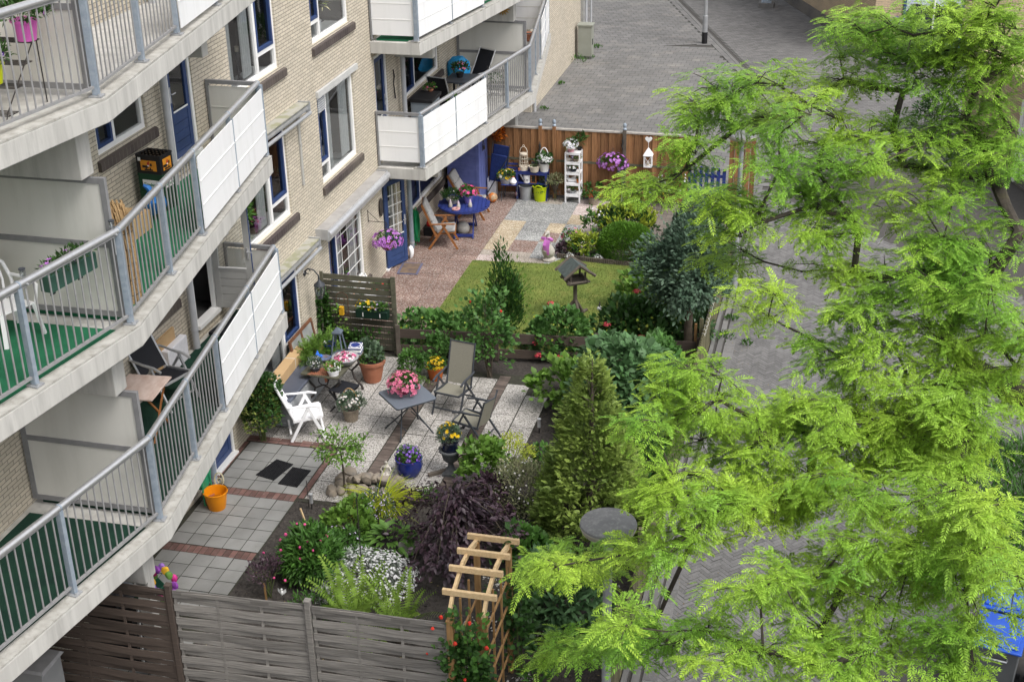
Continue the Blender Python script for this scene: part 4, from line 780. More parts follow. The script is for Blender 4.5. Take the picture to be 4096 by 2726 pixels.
conifer('golden_conifer', 'tall golden green conical conifer in front of the street fence', 4.93, .1, 3.15, 1.0, 13000, .11, LTH, 61, fill=.35, upb=.35, tufts=190, pw=.82)
conifer('blue_conifer', 'dark blue-green conical conifer half hidden behind the clipped cypress', 5.28, 9.4, 2.35, .80, 9500, .12, LBC, 62, tpl=t_spray(6, .10), fill=.4, upb=1.2)
t = plant('clipped_cypress', 'rounded grey-blue cypress with a bare lower trunk at the end of the low fence', 'tree', (5.62, 6.62), (-.05, .05, 1.85), (.78, .72, .92), 10000, TSP, .105, LBC, 63, ns=0, fill=.55, amp=.3, clump=160, zmin=-.8, upb=.25)
b = B(); b.tube([(0, 0, -.03), (-.02, 0, .6), (0, .02, 1.7)], [.10, .085, .05], 10)
for i in range(16): a = i*.7; b.tube([(0, 0, 1.1+i*.05), (.5*math.cos(a), .5*math.sin(a), 1.4+i*.06)], [.02, .006], 5)
b.o('trunk', mat('cypress_bark', (.16, .125, .09), (.10, .08, .06), 9, .9, .6, 40), t); b = B(); b.box(.1, .15, -.02, .03, 0, .75); b.o('stake', TANW, t)
plant('lilac_shrub', 'tall shrub with drooping heart shaped bluish leaves behind the golden conifer', 'shrub', (4.92, 3.05), (0, 0, 1.05), (.88, .95, 1.05), 3000, TLW, .145, LLI, 64, ns=12, srad=.02, sm=BARK, fill=.6, droop=.5, zmin=-.75, amp=.2)
plant('pale_hydrangea', 'light green broad leaved shrub left of the golden conifer tip', 'shrub', (3.80, 4.15), (0, 0, .42), (.72, .6, .52), 900, TLW, .14, LL, 65, ns=8, clump=36)
plant('butterfly_bush', 'dark green shrub with long pointed leaves on bare soil in front of the lamp post', 'shrub', (4.98, -2.35), (0, 0, .55), (.66, .62, .58), 1350, t_leaf(.3, .08, .25), .19, LGB, 66, ns=14, fill=.45, upb=.35, srad=.01)
plant('leafy_perennial', 'bright green leafy perennial behind the top of the rose arch', 'plant', (4.12, -.85), (0, 0, .25), (.36, .38, .34), 420, TLW, .12, LM, 67)
plant('seedling', 'small weedy seedling on bare soil near the picket fence', 'plant', (4.9, -3.6), (0, 0, .12), (.2, .2, .2), 90, TLN, .12, LM, 68)
plant('herb', 'bushy green mint standing on the pebbles left of the orange pot', 'plant', (.52, 4.72), (0, 0, .25), (.27, .25, .36), 520, TL, .075, LM, 69, ns=10)
plant('oregano', 'low pale green herb cushion spreading at the foot of the mint', 'plant', (.72, 4.45), (0, 0, .05), (.3, .18, .16), 420, TS, .035, LL, 70)
# ---- climbing rose on the arch, roses in the bed
ARC = T('rose_arch', 'new pale pine garden arch with curved top bars at the end of the near fence', 'arch', (0, 0, 0)); ar_x = (4.07, 4.50); prof = [(-4.68, 1.78), (-4.5, 1.96), (-4.05, 2.10), (-3.7, 2.09), (-3.25, 1.97)]
for x in ar_x:
    b = B(); b.tube([(x, y, z) for y, z in prof], .0, 4) if False else None
    for i in range(4): b.beam((x, prof[i][0]-.0, prof[i][1]), (x, prof[i+1][0], prof[i+1][1]), .04, .075)
    b.o('curved_rail', RAWW, ARC)
for y, z in ((-4.53, 2.02), (-4.21, 2.15), (-3.84, 2.16), (-3.36, 2.07)): b = B(); b.beam((3.95, y, z), (4.64, y, z), .045, .075); b.o('cross_bar', RAWW, ARC)
for x in ar_x:
    for y in (-4.62, -3.38): b = B(); b.box(x-.035, x+.035, y-.035, y+.035, -.05, 1.78 if y < -4 else 2.0); b.o('post', TANW, ARC)
b = B()
for y in (-4.2, -3.8): b.beam((4.50, y, .1), (4.50, y, 1.9), .025, .025)
for z in (.35, .75, 1.15, 1.55): b.beam((4.505, -4.62, z), (4.505, -3.38, z), .025, .025)
for y in (-4.2, -3.8): b.beam((4.07, y, .1), (4.07, y, 1.7), .025, .025)
for z in (.35, .75, 1.15): b.beam((4.065, -4.62, z), (4.065, -3.38, z), .025, .025)
b.o('lattice', TANW, ARC)
t = T('climbing_rose', 'climbing rose with red buds covering the left front of the pine arch', 'rose', (4.2, -4.75, 0)); stems(t, 9, (0, 0, .9), (.28, .2, 1.0), rad=.01, seed=3, zt=1); leaves('foliage', LD, t, 820, (0, -.02, .92), (.40, .2, .98), TLW, .085, 71, zmin=-1, fill=.3, clump=50); leaves('young_foliage', LM, t, 420, (.05, -.02, 1.3), (.44, .2, .68), TLW, .075, 72, zmin=-1, fill=.4, clump=30)
buds(t, FRE, [(-.28, -.15, 1.72), (.2, -.18, 1.9), (-.38, -.1, 1.3), (.12, -.2, 1.05), (.02, -.22, 1.6), (.28, -.12, .78), (.38, -.1, 1.5), (-.15, -.2, 1.95)], .026)
t = T('climbing_rose', 'green climbing rose on the far right leg of the pine arch', 'rose', (4.62, -3.4, 0)); stems(t, 7, (0, 0, .9), (.22, .25, 1.0), rad=.01, seed=4, zt=1); leaves('foliage', LD, t, 620, (0, 0, 1.05), (.30, .32, 1.0), TLW, .085, 73, zmin=-1, fill=.3, clump=40)
t = T('rose_bush', 'tall sparse rose bush with bare stems in front of the low fence', 'rose', (2.02, 5.0, 0)); stems(t, 9, (0, 0, .9), (.5, .3, .8), rad=.014, seed=5, zt=.9, m=BARK); leaves('foliage', LHY, t, 900, (0, 0, .95), (.55, .34, .85), TLW, .09, 74, zmin=-.85, fill=.3, clump=60); buds(t, FRE, [(-.42, -.2, .72), (-.35, 0, 1.55), (.3, -.2, 1.5)], .03)
plant('rose_shrub', 'broad leaved green rose in front of the low fence left end', 'rose', (1.02, 5.1), (0, 0, .42), (.55, .25, .42), 460, TLW, .09, LHY, 75, ns=7, clump=34, zmin=-.6)
# ---- second garden
def hyd(label, x, y, r, n, s, m, seed, fl=()):
    t = plant('hydrangea', label, 'hydrangea', (x, y), (0, 0, r[2]*.45), r, n, TLW, s, m, seed, ns=9, group='hydrangeas around the lawn', fill=.6, upb=.7, zmin=-.5)
    for i, p in enumerate(fl): mophead(t, FCO, p, .075, seed*7+i)
    blooms('young_buds', [LEU, LEU], t, 26, (0, 0, r[2]*.45), r, .05, seed+3, lift=1.08)
    return t
hyd('hydrangea without pink heads beside the slatted screen', .42, 6.15, (.62, .5, .55), 720, .12, LHY, 81); hyd('round hydrangea between the first one and the yew', 1.12, 6.05, (.55, .45, .52), 620, .12, LHY, 82)
hyd('hydrangea with three coral pink heads in the middle of the low fence', 3.1, 6.35, (.72, .62, .66), 1150, .12, LHY, 83, [(-.36, -.52, .42), (-.3, -.55, .18), (.12, -.58, .18), (-.22, .2, .95)])
hyd('large dark hydrangea with scattered coral heads beside the cypress trunk', 4.6, 6.95, (.82, .75, .72), 1400, .13, LD, 84, [(-.58, -.42, .62), (-.75, -.5, .25), (.12, -.62, .5), (.16, -.66, .35), (-.12, .3, 1.05), (-.2, -.72, .1)])
hyd('pale green hydrangea at the right edge of the lawn', 4.55, 8.75, (.72, .68, .72), 1200, .12, LL, 85)
t = plant('yew', 'upright dark green yew with light new tips at the near edge of the lawn', 'shrub', (1.98, 6.5), (0, 0, .85), (.42, .40, .95), 2600, TSN, .11, LD, 86, ns=9, fill=.4, clump=90, zmin=-.8, amp=.3, upb=1.2, sm=BARK); leaves('new_tips', LL, t, 420, (0, 0, .9), (.46, .44, 1.0), TSN, .09, 87, fill=.85, zmin=-.4, upb=1.2)
plant('box_ball', 'clipped bright green boxwood dome at the lawn edge', 'topiary', (3.58, 11.55), (0, 0, .33), (.66, .58, .50), 17000, TS, .046, LBX, 88, ns=6, fill=.8, amp=.04, rnd=.5, zmin=-.6)
plant('skimmia', 'evergreen shrub with yellow-green leaf tips behind the boxwood dome', 'shrub', (3.35, 12.75), (0, 0, .35), (.68, .5, .48), 1500, TL, .10, LD, 89, ns=9, upb=1, fill=.55)
o = bpy.data.objects['skimmia']; leaves('new_tips', LY, o, 900, (0, 0, .38), (.70, .52, .50), TL, .095, 90, fill=.88, upb=1.3, zmin=-.2)
plant('rhododendron', 'small rhododendron with yellowish leaf rosettes in front of the box dome', 'shrub', (2.62, 11.5), (0, 0, .22), (.42, .32, .32), 650, TLN, .12, LY, 91, ns=7, clump=26, fill=.6); o = bpy.data.objects['rhododendron']; leaves('old_foliage', LM, o, 420, (0, 0, .18), (.40, .3, .28), TLN, .12, 92)
plant('azalea', 'pink flowering azalea behind the small rhododendron', 'shrub', (2.22, 11.85), (0, 0, .22), (.26, .2, .26), 260, TL, .06, LM, 93, fl=[([FPK, FHP], 22, .09)])
plant('heuchera', 'dark purple leaved low plant behind the log edging', 'plant', (2.2, 11.42), (0, 0, .1), (.3, .18, .2), 180, TLW, .09, LP, 94)
plant('rose_shrub', 'thin white flowering rose at the edge of the coloured slabs', 'rose', (2.62, 12.5), (0, 0, .38), (.3, .25, .42), 230, TLW, .075, LM, 95, ns=6, fl=[([FWH, FLI], 16, .05)], clump=18)
for x, y, lab in ((2.33, 11.12, 'left'), (2.98, 11.15, 'right')): plant('alyssum', 'small white flowering cushion behind the log edging, %s of two' % lab, 'plant', (x, y), (0, 0, .06), (.12, .1, .1), 120, TSN, .04, LS, 96, ns=0, fl=[([FWH, FWH], 40, .03)], group='white cushions behind the log edging')
plant('ladys_mantle', 'pale green scalloped leaves between the box dome and the conifer', 'plant', (4.2, 11.25), (0, 0, .2), (.36, .4, .42), 520, TLW, .09, LL, 97, fl=[([FWH, FDY], 26, .04)])
plant('ivy_bush', 'dark evergreen bush behind the blue conifer at the street fence', 'shrub', (5.7, 11.3), (0, 0, .8), (.42, .8, .75), 1500, TL, .09, LIV, 98, sm=BARK)
plant('privet', 'leafy green bush filling the corner between pale hydrangea and picket fence', 'shrub', (5.52, 8.15), (0, 0, .4), (.42, .6, .6), 1100, TL, .085, LM, 198)
plant('viburnum', 'broad green bush between the lilac like shrub and the low fence', 'shrub', (5.25, 4.75), (0, 0, .5), (.62, .75, .72), 1500, TLW, .12, LHY, 199, ns=9)
plant('laurel', 'dark leaved bush at the picket fence behind the golden conifer foot', 'shrub', (5.5, 1.5), (0, 0, .5), (.42, .8, .75), 1500, TL, .10, LD, 197, ns=9)
plant('euphorbia', 'narrow leaved dark plant beside the cypress trunk at the picket fence', 'plant', (5.72, 7.2), (0, 0, .3), (.28, .3, .36), 240, TLN, .17, LGB, 99)
t = T('ivy', 'ivy climbing the left side of the slatted screen', 'ivy', (-1.55, 5.5, 0)); stems(t, 6, (.15, 0, .7), (.25, .05, .7), rad=.008, m=BARK); leaves('foliage', LIV, t, 700, (.05, -.02, .7), (.20, .1, .8), TLW, .07, 101, zmin=-.9, fill=.4, clump=40); leaves('side_foliage', LIV, t, 620, (.6, -.03, .25), (.75, .09, .32), TLW, .065, 102, zmin=-.8, clump=40, fill=.3); leaves('young_foliage', LL, t, 90, (.35, -.05, .7), (.25, .06, .4), TLW, .07, 103, zmin=-.9)
for i, (x, y, s) in enumerate(((-1.0, 28.7, .35), (-.75, 29.3, .22), (-.75, 30.8, .2), (-.98, 25.8, .12), (-.9, 22.8, .14), (6.15, 6.2, .2), (6.2, 7.6, .22), (6.3, 8.5, .15), (6.7, 7.4, .12))):
    plant('weed', ['long grass tuft at the foot of the grey street cabinet', 'grass tuft right of the street cabinet foot', 'leafy weed at the far building corner', 'small weed at the far wall foot', 'small weed where the far balcony meets the pavement', 'weed growing at the picket fence foot, nearest of the row', 'weed growing at the picket fence foot, farther along', 'tiny weed on the kerb slabs', 'tiny weed standing alone in the street joints'][i], 'weed', (x, y), (0, 0, .0), (s, s, s*.7), 110, TSN, .09, LM, 110+i, ns=0, upb=1.2, group='weeds in the paving')
# ---- the big honey locust
TIPS = A([float(q)/100 for p in """727,-329,822 696,-394,811 746,-385,802 761,-369,795 684,-437,808 673,-441,758 681,-472,786 733,-481,752 654,-487,749 754,-518,744 733,-502,713 716,-522,755 791,-504,841 771,-520,791 827,-503,790 821,-418,811 873,-427,807 846,-492,784 766,-475,810 847,-454,805 809,-440,792 867,-499,798 804,-462,773 822,-369,839 860,-328,879 841,-344,885 880,-383,864 880,-403,839 898,-355,874 883,-294,860 848,-386,837 815,-317,850 850,-354,871 928,-382,868 967,-413,833 906,-382,866 919,-420,867 946,-439,857 979,-369,878 945,-428,878 973,-386,859 910,-432,857 994,-429,887 959,-427,887 960,-447,910 947,-424,907 914,-428,904 974,-493,807 923,-456,802 975,-423,761 961,-455,786 954,-435,804 885,-443,776 982,-430,815 934,-431,766 903,-462,808 924,-448,821 916,-419,767 940,-428,822 840,-503,743 824,-473,749 759,-527,739 849,-528,734 819,-522,728 818,-504,743 881,-444,722 804,-492,746 877,-522,688 930,-500,694 936,-548,699 881,-553,683 848,-516,689 912,-561,708 828,-507,687 865,-573,679 925,-557,690 735,-438,672 726,-471,667 771,-550,650 776,-585,688 959,-510,678 932,-514,701 971,-513,716 926,-527,733 974,-515,693 996,-495,733 918,-481,681 932,-508,768 908,-542,730 906,-496,753 947,-521,731 956,-529,703 902,-595,627 874,-602,651 890,-581,645 856,-579,617 842,-596,637 862,-558,654 936,-530,631 820,-565,635 959,-562,625 917,-589,670 994,-590,617 965,-601,714 994,-621,654 1002,-621,685 934,-601,657 967,-595,670 936,-585,703 980,-600,664 976,-599,625 967,-569,675 940,-636,641 703,-648,638 687,-662,619 735,-657,612 738,-654,632 696,-647,586 724,-672,605 685,-720,616 746,-612,525 763,-659,565 796,-630,570 770,-659,596 716,-621,546 825,-623,558 784,-660,577 799,-585,565 746,-628,565 904,-620,607 879,-630,584 860,-601,582 896,-656,584 847,-676,609 809,-614,593 802,-593,564 837,-659,619 865,-614,607 854,-634,568 908,-653,591 967,-653,587 950,-693,589 958,-656,607 951,-661,631 937,-650,638 941,-666,619 932,-598,575 926,-631,564 902,-619,592 880,-633,549 916,-636,632 878,-645,596 906,-655,559 703,-717,563 692,-721,552 780,-734,546 797,-692,535 732,-718,567 720,-750,565 771,-681,538 745,-766,557 755,-729,558 809,-669,519 825,-659,514 829,-689,554 804,-694,554 771,-740,558 787,-700,538 848,-710,576 927,-783,557 862,-772,548 980,-741,559 881,-802,563 954,-821,584 867,-701,552 975,-792,612 979,-739,540 957,-733,548 886,-720,548 887,-749,585 940,-764,604 929,-733,580 964,-763,581 628,-749,479 608,-778,490 712,-796,531 728,-728,512 689,-759,506 793,-833,533 807,-856,560 812,-729,471 846,-756,507 927,-704,481 868,-720,477 860,-764,488 890,-799,511 901,-686,481 960,-780,518 912,-776,531 965,-737,527 990,-826,568 931,-746,508 973,-783,545 943,-796,553 655,-800,429 676,-826,454 723,-829,461 690,-879,512 749,-836,486 705,-810,458 781,-874,498 800,-848,482 865,-818,472 854,-862,487 844,-785,462 882,-848,495 901,-799,472 940,-832,499 958,-836,521 966,-842,492 1289,-146,764 1493,-194,736 1273,-166,586 1489,-493,637 1593,-20,700 1792,-318,525 1501,-195,821 1381,-631,531 1699,-473,574 1309,69,561 1661,-242,520 1618,-186,786 1427,-543,691 1321,-206,571 1318,-944,728 1291,-889,619 1239,-570,588 1241,-614,517 1319,-585,650 1431,38,655 1231,-927,480 1155,-832,691 1425,-184,810 1306,-234,844 1536,19,633 1504,63,781 1424,-564,727 1763,-503,623 1361,-689,830 1438,-251,562 1758,-620,643 1430,-580,581 1513,-368,530 1420,-12,685 1470,-655,798 1480,-654,516 1448,-475,775 1223,-229,628 1251,-204,788 1310,-733,762 1494,20,580 1479,-370,853 1474,-162,661 1559,-309,604 1285,-186,836 1609,-338,649 1204,-670,652 1257,-553,504 1418,-333,845 1668,-199,483 1513,-393,823 1476,-520,647 1442,-529,776 1525,-851,724 1366,33,786 1255,-248,595 1291,-32,808 1564,-441,785 1475,-645,780 1657,-567,525 1525,-884,525 1326,-550,529 1648,-548,790 1199,-120,664 1592,-521,788 1703,-544,775 1549,-498,518 1651,-112,692 1564,-724,549 1492,82,574 733,-419,845 759,-426,846 714,-440,834 693,-407,835 786,-438,833 723,-421,800 683,-422,817 900,-429,922 943,-390,909 972,-421,911 883,-418,898 862,-411,904 976,-427,879 838,-414,896 925,-400,883 951,-418,930 685,-466,794 640,-452,741 626,-475,741 586,-649,406 580,-673,413 610,-637,401 643,-630,409 641,-680,340 664,-657,335 617,-715,356 596,-700,337 646,-664,420""".split() for q in p.split(',')]).reshape(-1, 3)
FHP_ = 0
HL = T('honey_locust', 'large honey locust with bright yellow-green feathery leaves overhanging the street', 'tree', (11.7, -4.4, 0)); base = A([11.7, -4.4, 0.])
rng = np.random.default_rng(17); nodes = [base, base+[.02, .05, 1.2], base+[-.05, .1, 2.4], base+[-.08, .12, 3.4], base+[-.1, .15, 4.2]]; par = [-1, 0, 1, 2, 3]; fork = nodes[-1]
order = np.argsort(np.linalg.norm(TIPS-fork, axis=1)); tipid = []
for k in order:
    p = TIPS[k]; N_ = A(nodes); dt = np.linalg.norm(N_-fork, axis=1); dp = np.linalg.norm(p-fork); dd = np.linalg.norm(N_-p, axis=1); cost = dd+.55*np.maximum(0, dt)*0+1.2*np.maximum(0, dt-dp+.1); cost[:3] = 99; j = int(np.argmin(cost+.25*dt*0)); a = nodes[j]; L = dd[j]; m = max(1, int(L/.35)); prev = j
    for s in range(1, m+1):
        u = s/m; q = a*(1-u)+p*u+A([0, 0, -.09*L*math.sin(math.pi*u)])+(rng.normal(0, .035*min(1, L), 3) if s < m else 0); nodes.append(q); par.append(prev); prev = len(nodes)-1
    tipid.append(prev)
w = np.zeros(len(nodes))
for k in tipid: w[k] += 1
for i in range(len(nodes)-1, 0, -1): w[par[i]] += w[i]
rad = .0072*np.maximum(1, w)**.52; rad[:4] = [.2, .17, .16, .155]; ch = {}
for i in range(1, len(nodes)): ch.setdefault(par[i], []).append(i)
b = B(); st = [(0, None)]
while st:
    i, pr = st.pop(); pts = [nodes[pr]] if pr is not None else []; rs = [min(rad[pr], rad[i]*1.15)] if pr is not None else []; c = i
    while True:
        pts.append(nodes[c]); rs.append(rad[c]); k = ch.get(c, [])
        if not k: break
        k = sorted(k, key=lambda q: -w[q]); st += [(q, c) for q in k[1:]]; c = k[0]
    if len(pts) > 1: b.tube(pts, rs, 8 if rs[0] > .03 else 5)
LB = mat('locust_bark', (.075, .062, .05), (.04, .034, .028), 9, .9, .6, 40, wear=((.13, .12, .06), 4, .5)); P0 = []; D0 = []; U0 = []
Nn = A(nodes)
def spray(p, out, n, s):
    m = int(n); a = rng.uniform(0, 6.283, m); d = np.stack([np.cos(a), np.sin(a), rng.normal(.0, .2, m)], -1)+out*.6; q = p+rng.normal(0, 1, (m, 3))*[s, s, s*.38]+A([0, 0, .02]); P0.append(q); D0.append(d); U0.append(np.tile(A([[0, 0, 1.]]), (m, 1))+rng.normal(0, .2, (m, 3)))
for k in tipid:
    p = Nn[k]; out = nrm((p-fork)*[1, 1, .3]); lf = .72 if p[0] < 7.15 else 1.; spray(p, out, int(rng.integers(17, 27)*(.5+.5*lf)), .08*lf)
    for j in range(6):
        a = rng.uniform(0, 6.283); L = rng.uniform(.12, .36)*lf; e = p+A([math.cos(a)*L, math.sin(a)*L, rng.uniform(-.16, .12)])+out*.08; mid = (p+e)/2+A([0, 0, .03]); b.tube([p-out*.05, mid, e], [.006, .005, .0025], 4, cap=False); spray(e, nrm((e-p)*[1, 1, .5]), int(rng.integers(10, 17)*(.4+.6*lf)), .065*lf); spray(mid, nrm((e-p)), rng.integers(3, 6), .05)
for i in range(6, len(nodes)):
    if w[i] < 3 and rng.uniform() < .3: spray(Nn[i], A([0, 0, .3]), rng.integers(3, 6), .05)
for o_ in b.v: pass
b.v = [(x-base[0], y-base[1], z) for x, y, z in b.v]; b.o('trunk', LB, HL)
P0, D0, U0 = np.concatenate(P0)-base, np.concatenate(D0), np.concatenate(U0); n = len(P0)
v, f, mi = inst(TP, P0, frames(D0, U0), .155*rng.uniform(.65, 1.2, n)); npmesh('crown', v, f, mi, LLO, HL)
# ================================================================ furniture
def sling_chair(name, label, loc, rz, fm, sm, bh=1.1, w=.54, rec=.2, group=None, curve=0, thick=.026, fl_=.34, rl_=.42):
    t = T(name, label, 'chair', loc, rz, group); h = w/2
    b = B(); V = []; k = 8
    for i in range(k+1):
        u = i/k; y = -.26+.48*u; z = .435-.05*u-.02*math.sin(math.pi*u); V += [(-h+.03, y, z), (h-.03, y, z)]
    b.add(V, [(2*i, 2*i+1, 2*i+3, 2*i+2) for i in range(k)]); b.add([(x, y, z-.008) for x, y, z in V], [(2*i, 2*i+2, 2*i+3, 2*i+1) for i in range(k)]); b.o('seat', sm, t)
    b = B(); V = []; yb = lambda z: .22+(z-.40)*rec/.7
    for j in range(5):
        for i in range(k+1): z = .42+(bh-.42)*i/k; x = (-h+.03)+(w-.06)*j/4; V.append((x, yb(z)+curve*(1-(2*j/4-1)**2), z))
    b.add(V, [(j*(k+1)+i, (j+1)*(k+1)+i, (j+1)*(k+1)+i+1, j*(k+1)+i+1) for j in range(4) for i in range(k)]); b.o('backrest', sm, t)
    b = B()
    for s in (-1, 1): b.tube([(s*(h-.02), yb(.38), .38), (s*(h-.02), yb(bh+.02), bh+.02)], thick*.6, 7); 
    b.tube([(-h+.02, yb(bh), bh), (0, yb(bh)+curve*1.1, bh), (h-.02, yb(bh), bh)], thick*.5, 7)
    for s in (-1, 1): b.beam((s*(h-.02), -.27, .43), (s*(h-.02), .24, .385), thick, thick*1.3)
    b.beam((-h+.02, -.27, .425), (h-.02, -.27, .425), thick, thick); b.o('frame', fm, t)
    for s in (-1, 1):
        b = B(); b.tube([(s*(h+.015), -.24, .63), (s*(h+.015), -.1, .665), (s*(h+.015), .12, .665), (s*(h+.015), yb(.68), .68)], [.02, .022, .02, .016], 8); b.o('armrest', fm, t)
        b = B(); b.beam((s*(h+.005), -.02, .645), (s*(h+.005), -fl_, 0), thick, thick*1.2); b.o('leg', fm, t)
        b = B(); b.beam((s*(h-.0), -.02, .60), (s*(h-.0), rl_, 0), thick, thick*1.2); b.o('leg', fm, t)
    b = B(); b.beam((-h, -.28, .12), (h, -.28, .12), thick*.8, thick*.8); b.beam((-h, .3, .165), (h, .3, .165), thick*.8, thick*.8); b.o('stretcher', fm, t); return t
sling_chair('garden_chair', 'high backed taupe sling chair facing the square table', (1.70, 3.62, 0), -.2, ANTH, SLING, 1.17)
sling_chair('garden_chair', 'low backed taupe sling chair seen from behind, right of the square table', (2.34, 2.6, 0), -1.78, ANTH, SLING, .92, curve=.07)
t = sling_chair('reclining_chair', 'white plastic folding armchair beside the storage bench', (-.63, 2.22, 0), 2.05, WPLAST, WPLAST, 1.08, .52, .28, thick=.042, fl_=.3, rl_=.3)
sling_chair('balcony_chair', 'black mesh recliner with grey frame on the lowest balcony', (-1.12, -1.55, 2.576), 1.25, ALU, BLACKM, 1.15, .56, .42, thick=.028)
sling_chair('balcony_chair', 'black mesh folding chair, nearer one at the balcony table behind the house corner', (-1.1, 13.2, 2.54), math.pi-.25, ALU, BLACKM, 1.12, .56, .25)
sling_chair('balcony_chair', 'black mesh folding chair leaning back in the far balcony corner', (-1.0, 15.0, 2.54), -.5, ALU, BLACKM, 1.12, .56, .4)
def teak_chair(label, loc, rz, rec):
    t = T('teak_recliner', label, 'chair', loc, rz, 'teak recliners at the round table'); w = .56; h = w/2; yb = lambda z: .2+(z-.4)*rec/.7
    b = B()
    for i in range(9): b.beam((-h+.04+i*(w-.08)/8, -.26, .40), (-h+.04+i*(w-.08)/8, .2, .36), .035, .016)
    b.beam((-h, -.27, .39), (h, -.27, .39), .03, .05); b.o('seat', TEAK, t); b = B()
    for i in range(7): b.beam((-h+.05+i*(w-.1)/6, yb(.4)+.01, .4), (-h+.05+i*(w-.1)/6, yb(1.05)+.01, 1.05), .035, .016)
    for s in (-1, 1): b.beam((s*h, yb(.3), .3), (s*h, yb(1.1), 1.1), .03, .05)
    b.beam((-h, yb(1.08), 1.08), (h, yb(1.08), 1.08), .03, .06); b.o('backrest', TEAK, t)
    for s in (-1, 1):
        b = B(); b.box(s*(h+.02)-.028, s*(h+.02)+.028, -.27, .28, .62, .645); b.o('armrest', TEAK, t, bev=.008)
        b = B(); b.beam((s*(h+.02), .02, .62), (s*(h+.02), -.32, 0), .026, .05); b.o('leg', TEAK, t); b = B(); b.beam((s*(h-.01), -.05, .6), (s*(h-.01), .36, 0), .026, .05); b.o('leg', TEAK, t)
    b = B(); 
    for i in range(3): z0, z1 = .44+i*.23, .44+(i+1)*.23; p, q = Vector((0, yb(z0)-.045, z0)), Vector((0, yb(z1)-.045, z1)); b.beam(p, q, w-.06, .085, 0, (0, -1, .3))
    b.o('back_cushion', CUSH, t, bev=.03); b = B(); b.beam((0, -.27, .45), (0, .17, .42), w-.06, .08); b.o('seat_cushion', CUSH, t, bev=.03); return t
teak_chair('teak recliner with grey cushion, front one next to the green hose', (-.76, 11.42, 0), 1.82, .28); teak_chair('teak recliner with grey cushion leaning against the blue cupboard side', (-.58, 13.45, 0), 1.62, .38)
t = T('square_table', 'folding square garden table with slate grey top on crossed legs', 'table', (1.14, 2.66, 0), -R(46)); b = B()
rr = [(.39+.0, .0)]; poly = []
for cx, cy, a0 in ((.33, .33, 0), (-.33, .33, 90), (-.33, -.33, 180), (.33, -.33, 270)):
    for i in range(6): a = R(a0+i*18); poly.append((cx+.06*math.cos(a), cy+.06*math.sin(a)))
b.prism(poly, .70, .722); b.o('tabletop', TGREY, t, bev=.004); b = B(); b.prism([(x*1.015, y*1.015) for x, y in poly], .692, .714); b.o('rim', ANTH, t)
for s in (-1, 1):
    for q in (1, -1): b = B(); b.tube([(s*.3*q, -.33*s, 0), (s*.29*q, -.31*s, .03), (-s*.3*q, .05*q, .69)], .014, 7); b.o('leg', ANTH, t)
b = B(); b.tube([(-.3, -.2, .2), (.3, -.2, .2)], .01, 6); b.tube([(-.3, .2, .2), (.3, .2, .2)], .01, 6); b.o('stretcher', ANTH, t)
t = T('round_table', 'royal blue round slatted wooden table on crossed legs', 'table', (-.51, 12.33, 0), .2); b = B()
for i in range(13): x = -.57+i*.095; hh = math.sqrt(max(.02, .61**2-(x)**2)); b.prism([(x-.044, -hh+abs(x)*.03), (x+.044, -hh+abs(x)*.03), (x+.044, hh-abs(x)*.03), (x-.044, hh-abs(x)*.03)], .715, .735)
b.o('tabletop', BLUEP, t); b = B(); b.lathe([(.56, .68), (.615, .68), (.615, .728), (.60, .728), (.60, .69), (.56, .69)], 40); b.o('rim', BLUEP, t)
for x in (-.22, .22):
    b = B(); b.beam((x, -.45, 0), (x, .38, .69), .03, .055); b.o('leg', BLUEP, t); b = B(); b.beam((x+.032, .45, 0), (x+.032, -.38, .69), .03, .055); b.o('leg', BLUEP, t)
for y in (-.38, .38): b = B(); b.beam((-.22, y, .06), (.22, y, .06), .03, .07); b.o('stretcher', BLUEP, t)
# storage bench, carton, leaning sash, old table, stool
BOXG = mat('grey_resin', (.33, .345, .36), (.29, .3, .315), 3, .5, .3, 14, stretch=(1, 1, 8)); LIDG = mat('slate_lid', (.085, .095, .125), (.07, .08, .105), 4, .55)
t = T('storage_bench', 'grey resin cushion box with slate blue lid along the house wall', 'storage box', (-1.22, 3.3, 0)); b = B(); b.box(-.3, .28, -1.0, .95, .02, .54); b.o('body', BOXG, t, bev=.02); b = B(); b.box(-.32, .31, -1.03, .98, .54, .6); b.o('lid', LIDG, t, bev=.02); b = B()
for i in range(5): b.tube([(-.28, -1.0, .1+i*.09), (0, -1.012, .09+i*.09), (.27, -1.0, .1+i*.09)], .012, 6)
for i in range(3): b.box(.281, .288, -.9+i*.62, -.4+i*.62, .08, .48)
b.o('ribs', BOXG, t)
t = T('carton', 'long cardboard carton bound with pale tape lying on the storage bench', 'box', (-1.38, 3.05, .6), .03); b = B(); b.box(-.1, .1, -.95, .95, 0, .2); b.o('body', CARD, t, bev=.004); b = B()
for y in (-.35, .42): b.box(-.102, .102, y-.018, y+.018, -.001, .203)
b.o('tape', mat('pale_tape', (.6, .5, .38)), t)
t = T('leaning_window_frame', 'old brown wooden window sash with two frosted panes leaning on the wall', 'window frame', (-1.40, 4.28, .38)); Mx = Matrix.Rotation(-.16, 4, 'Y'); b = B()
for y0, y1, z0, z1 in ((-.56, .56, 0, .05), (-.56, .56, .58, .63), (-.56, -.5, .05, .58), (.5, .56, .05, .58), (-.03, .03, .05, .58)): b.box(-.02, .02, y0, y1, z0, z1, 0, Mx)
b.o('frame', mat('brown_varnish', (.17, .075, .04), (.12, .055, .03), 6), t)
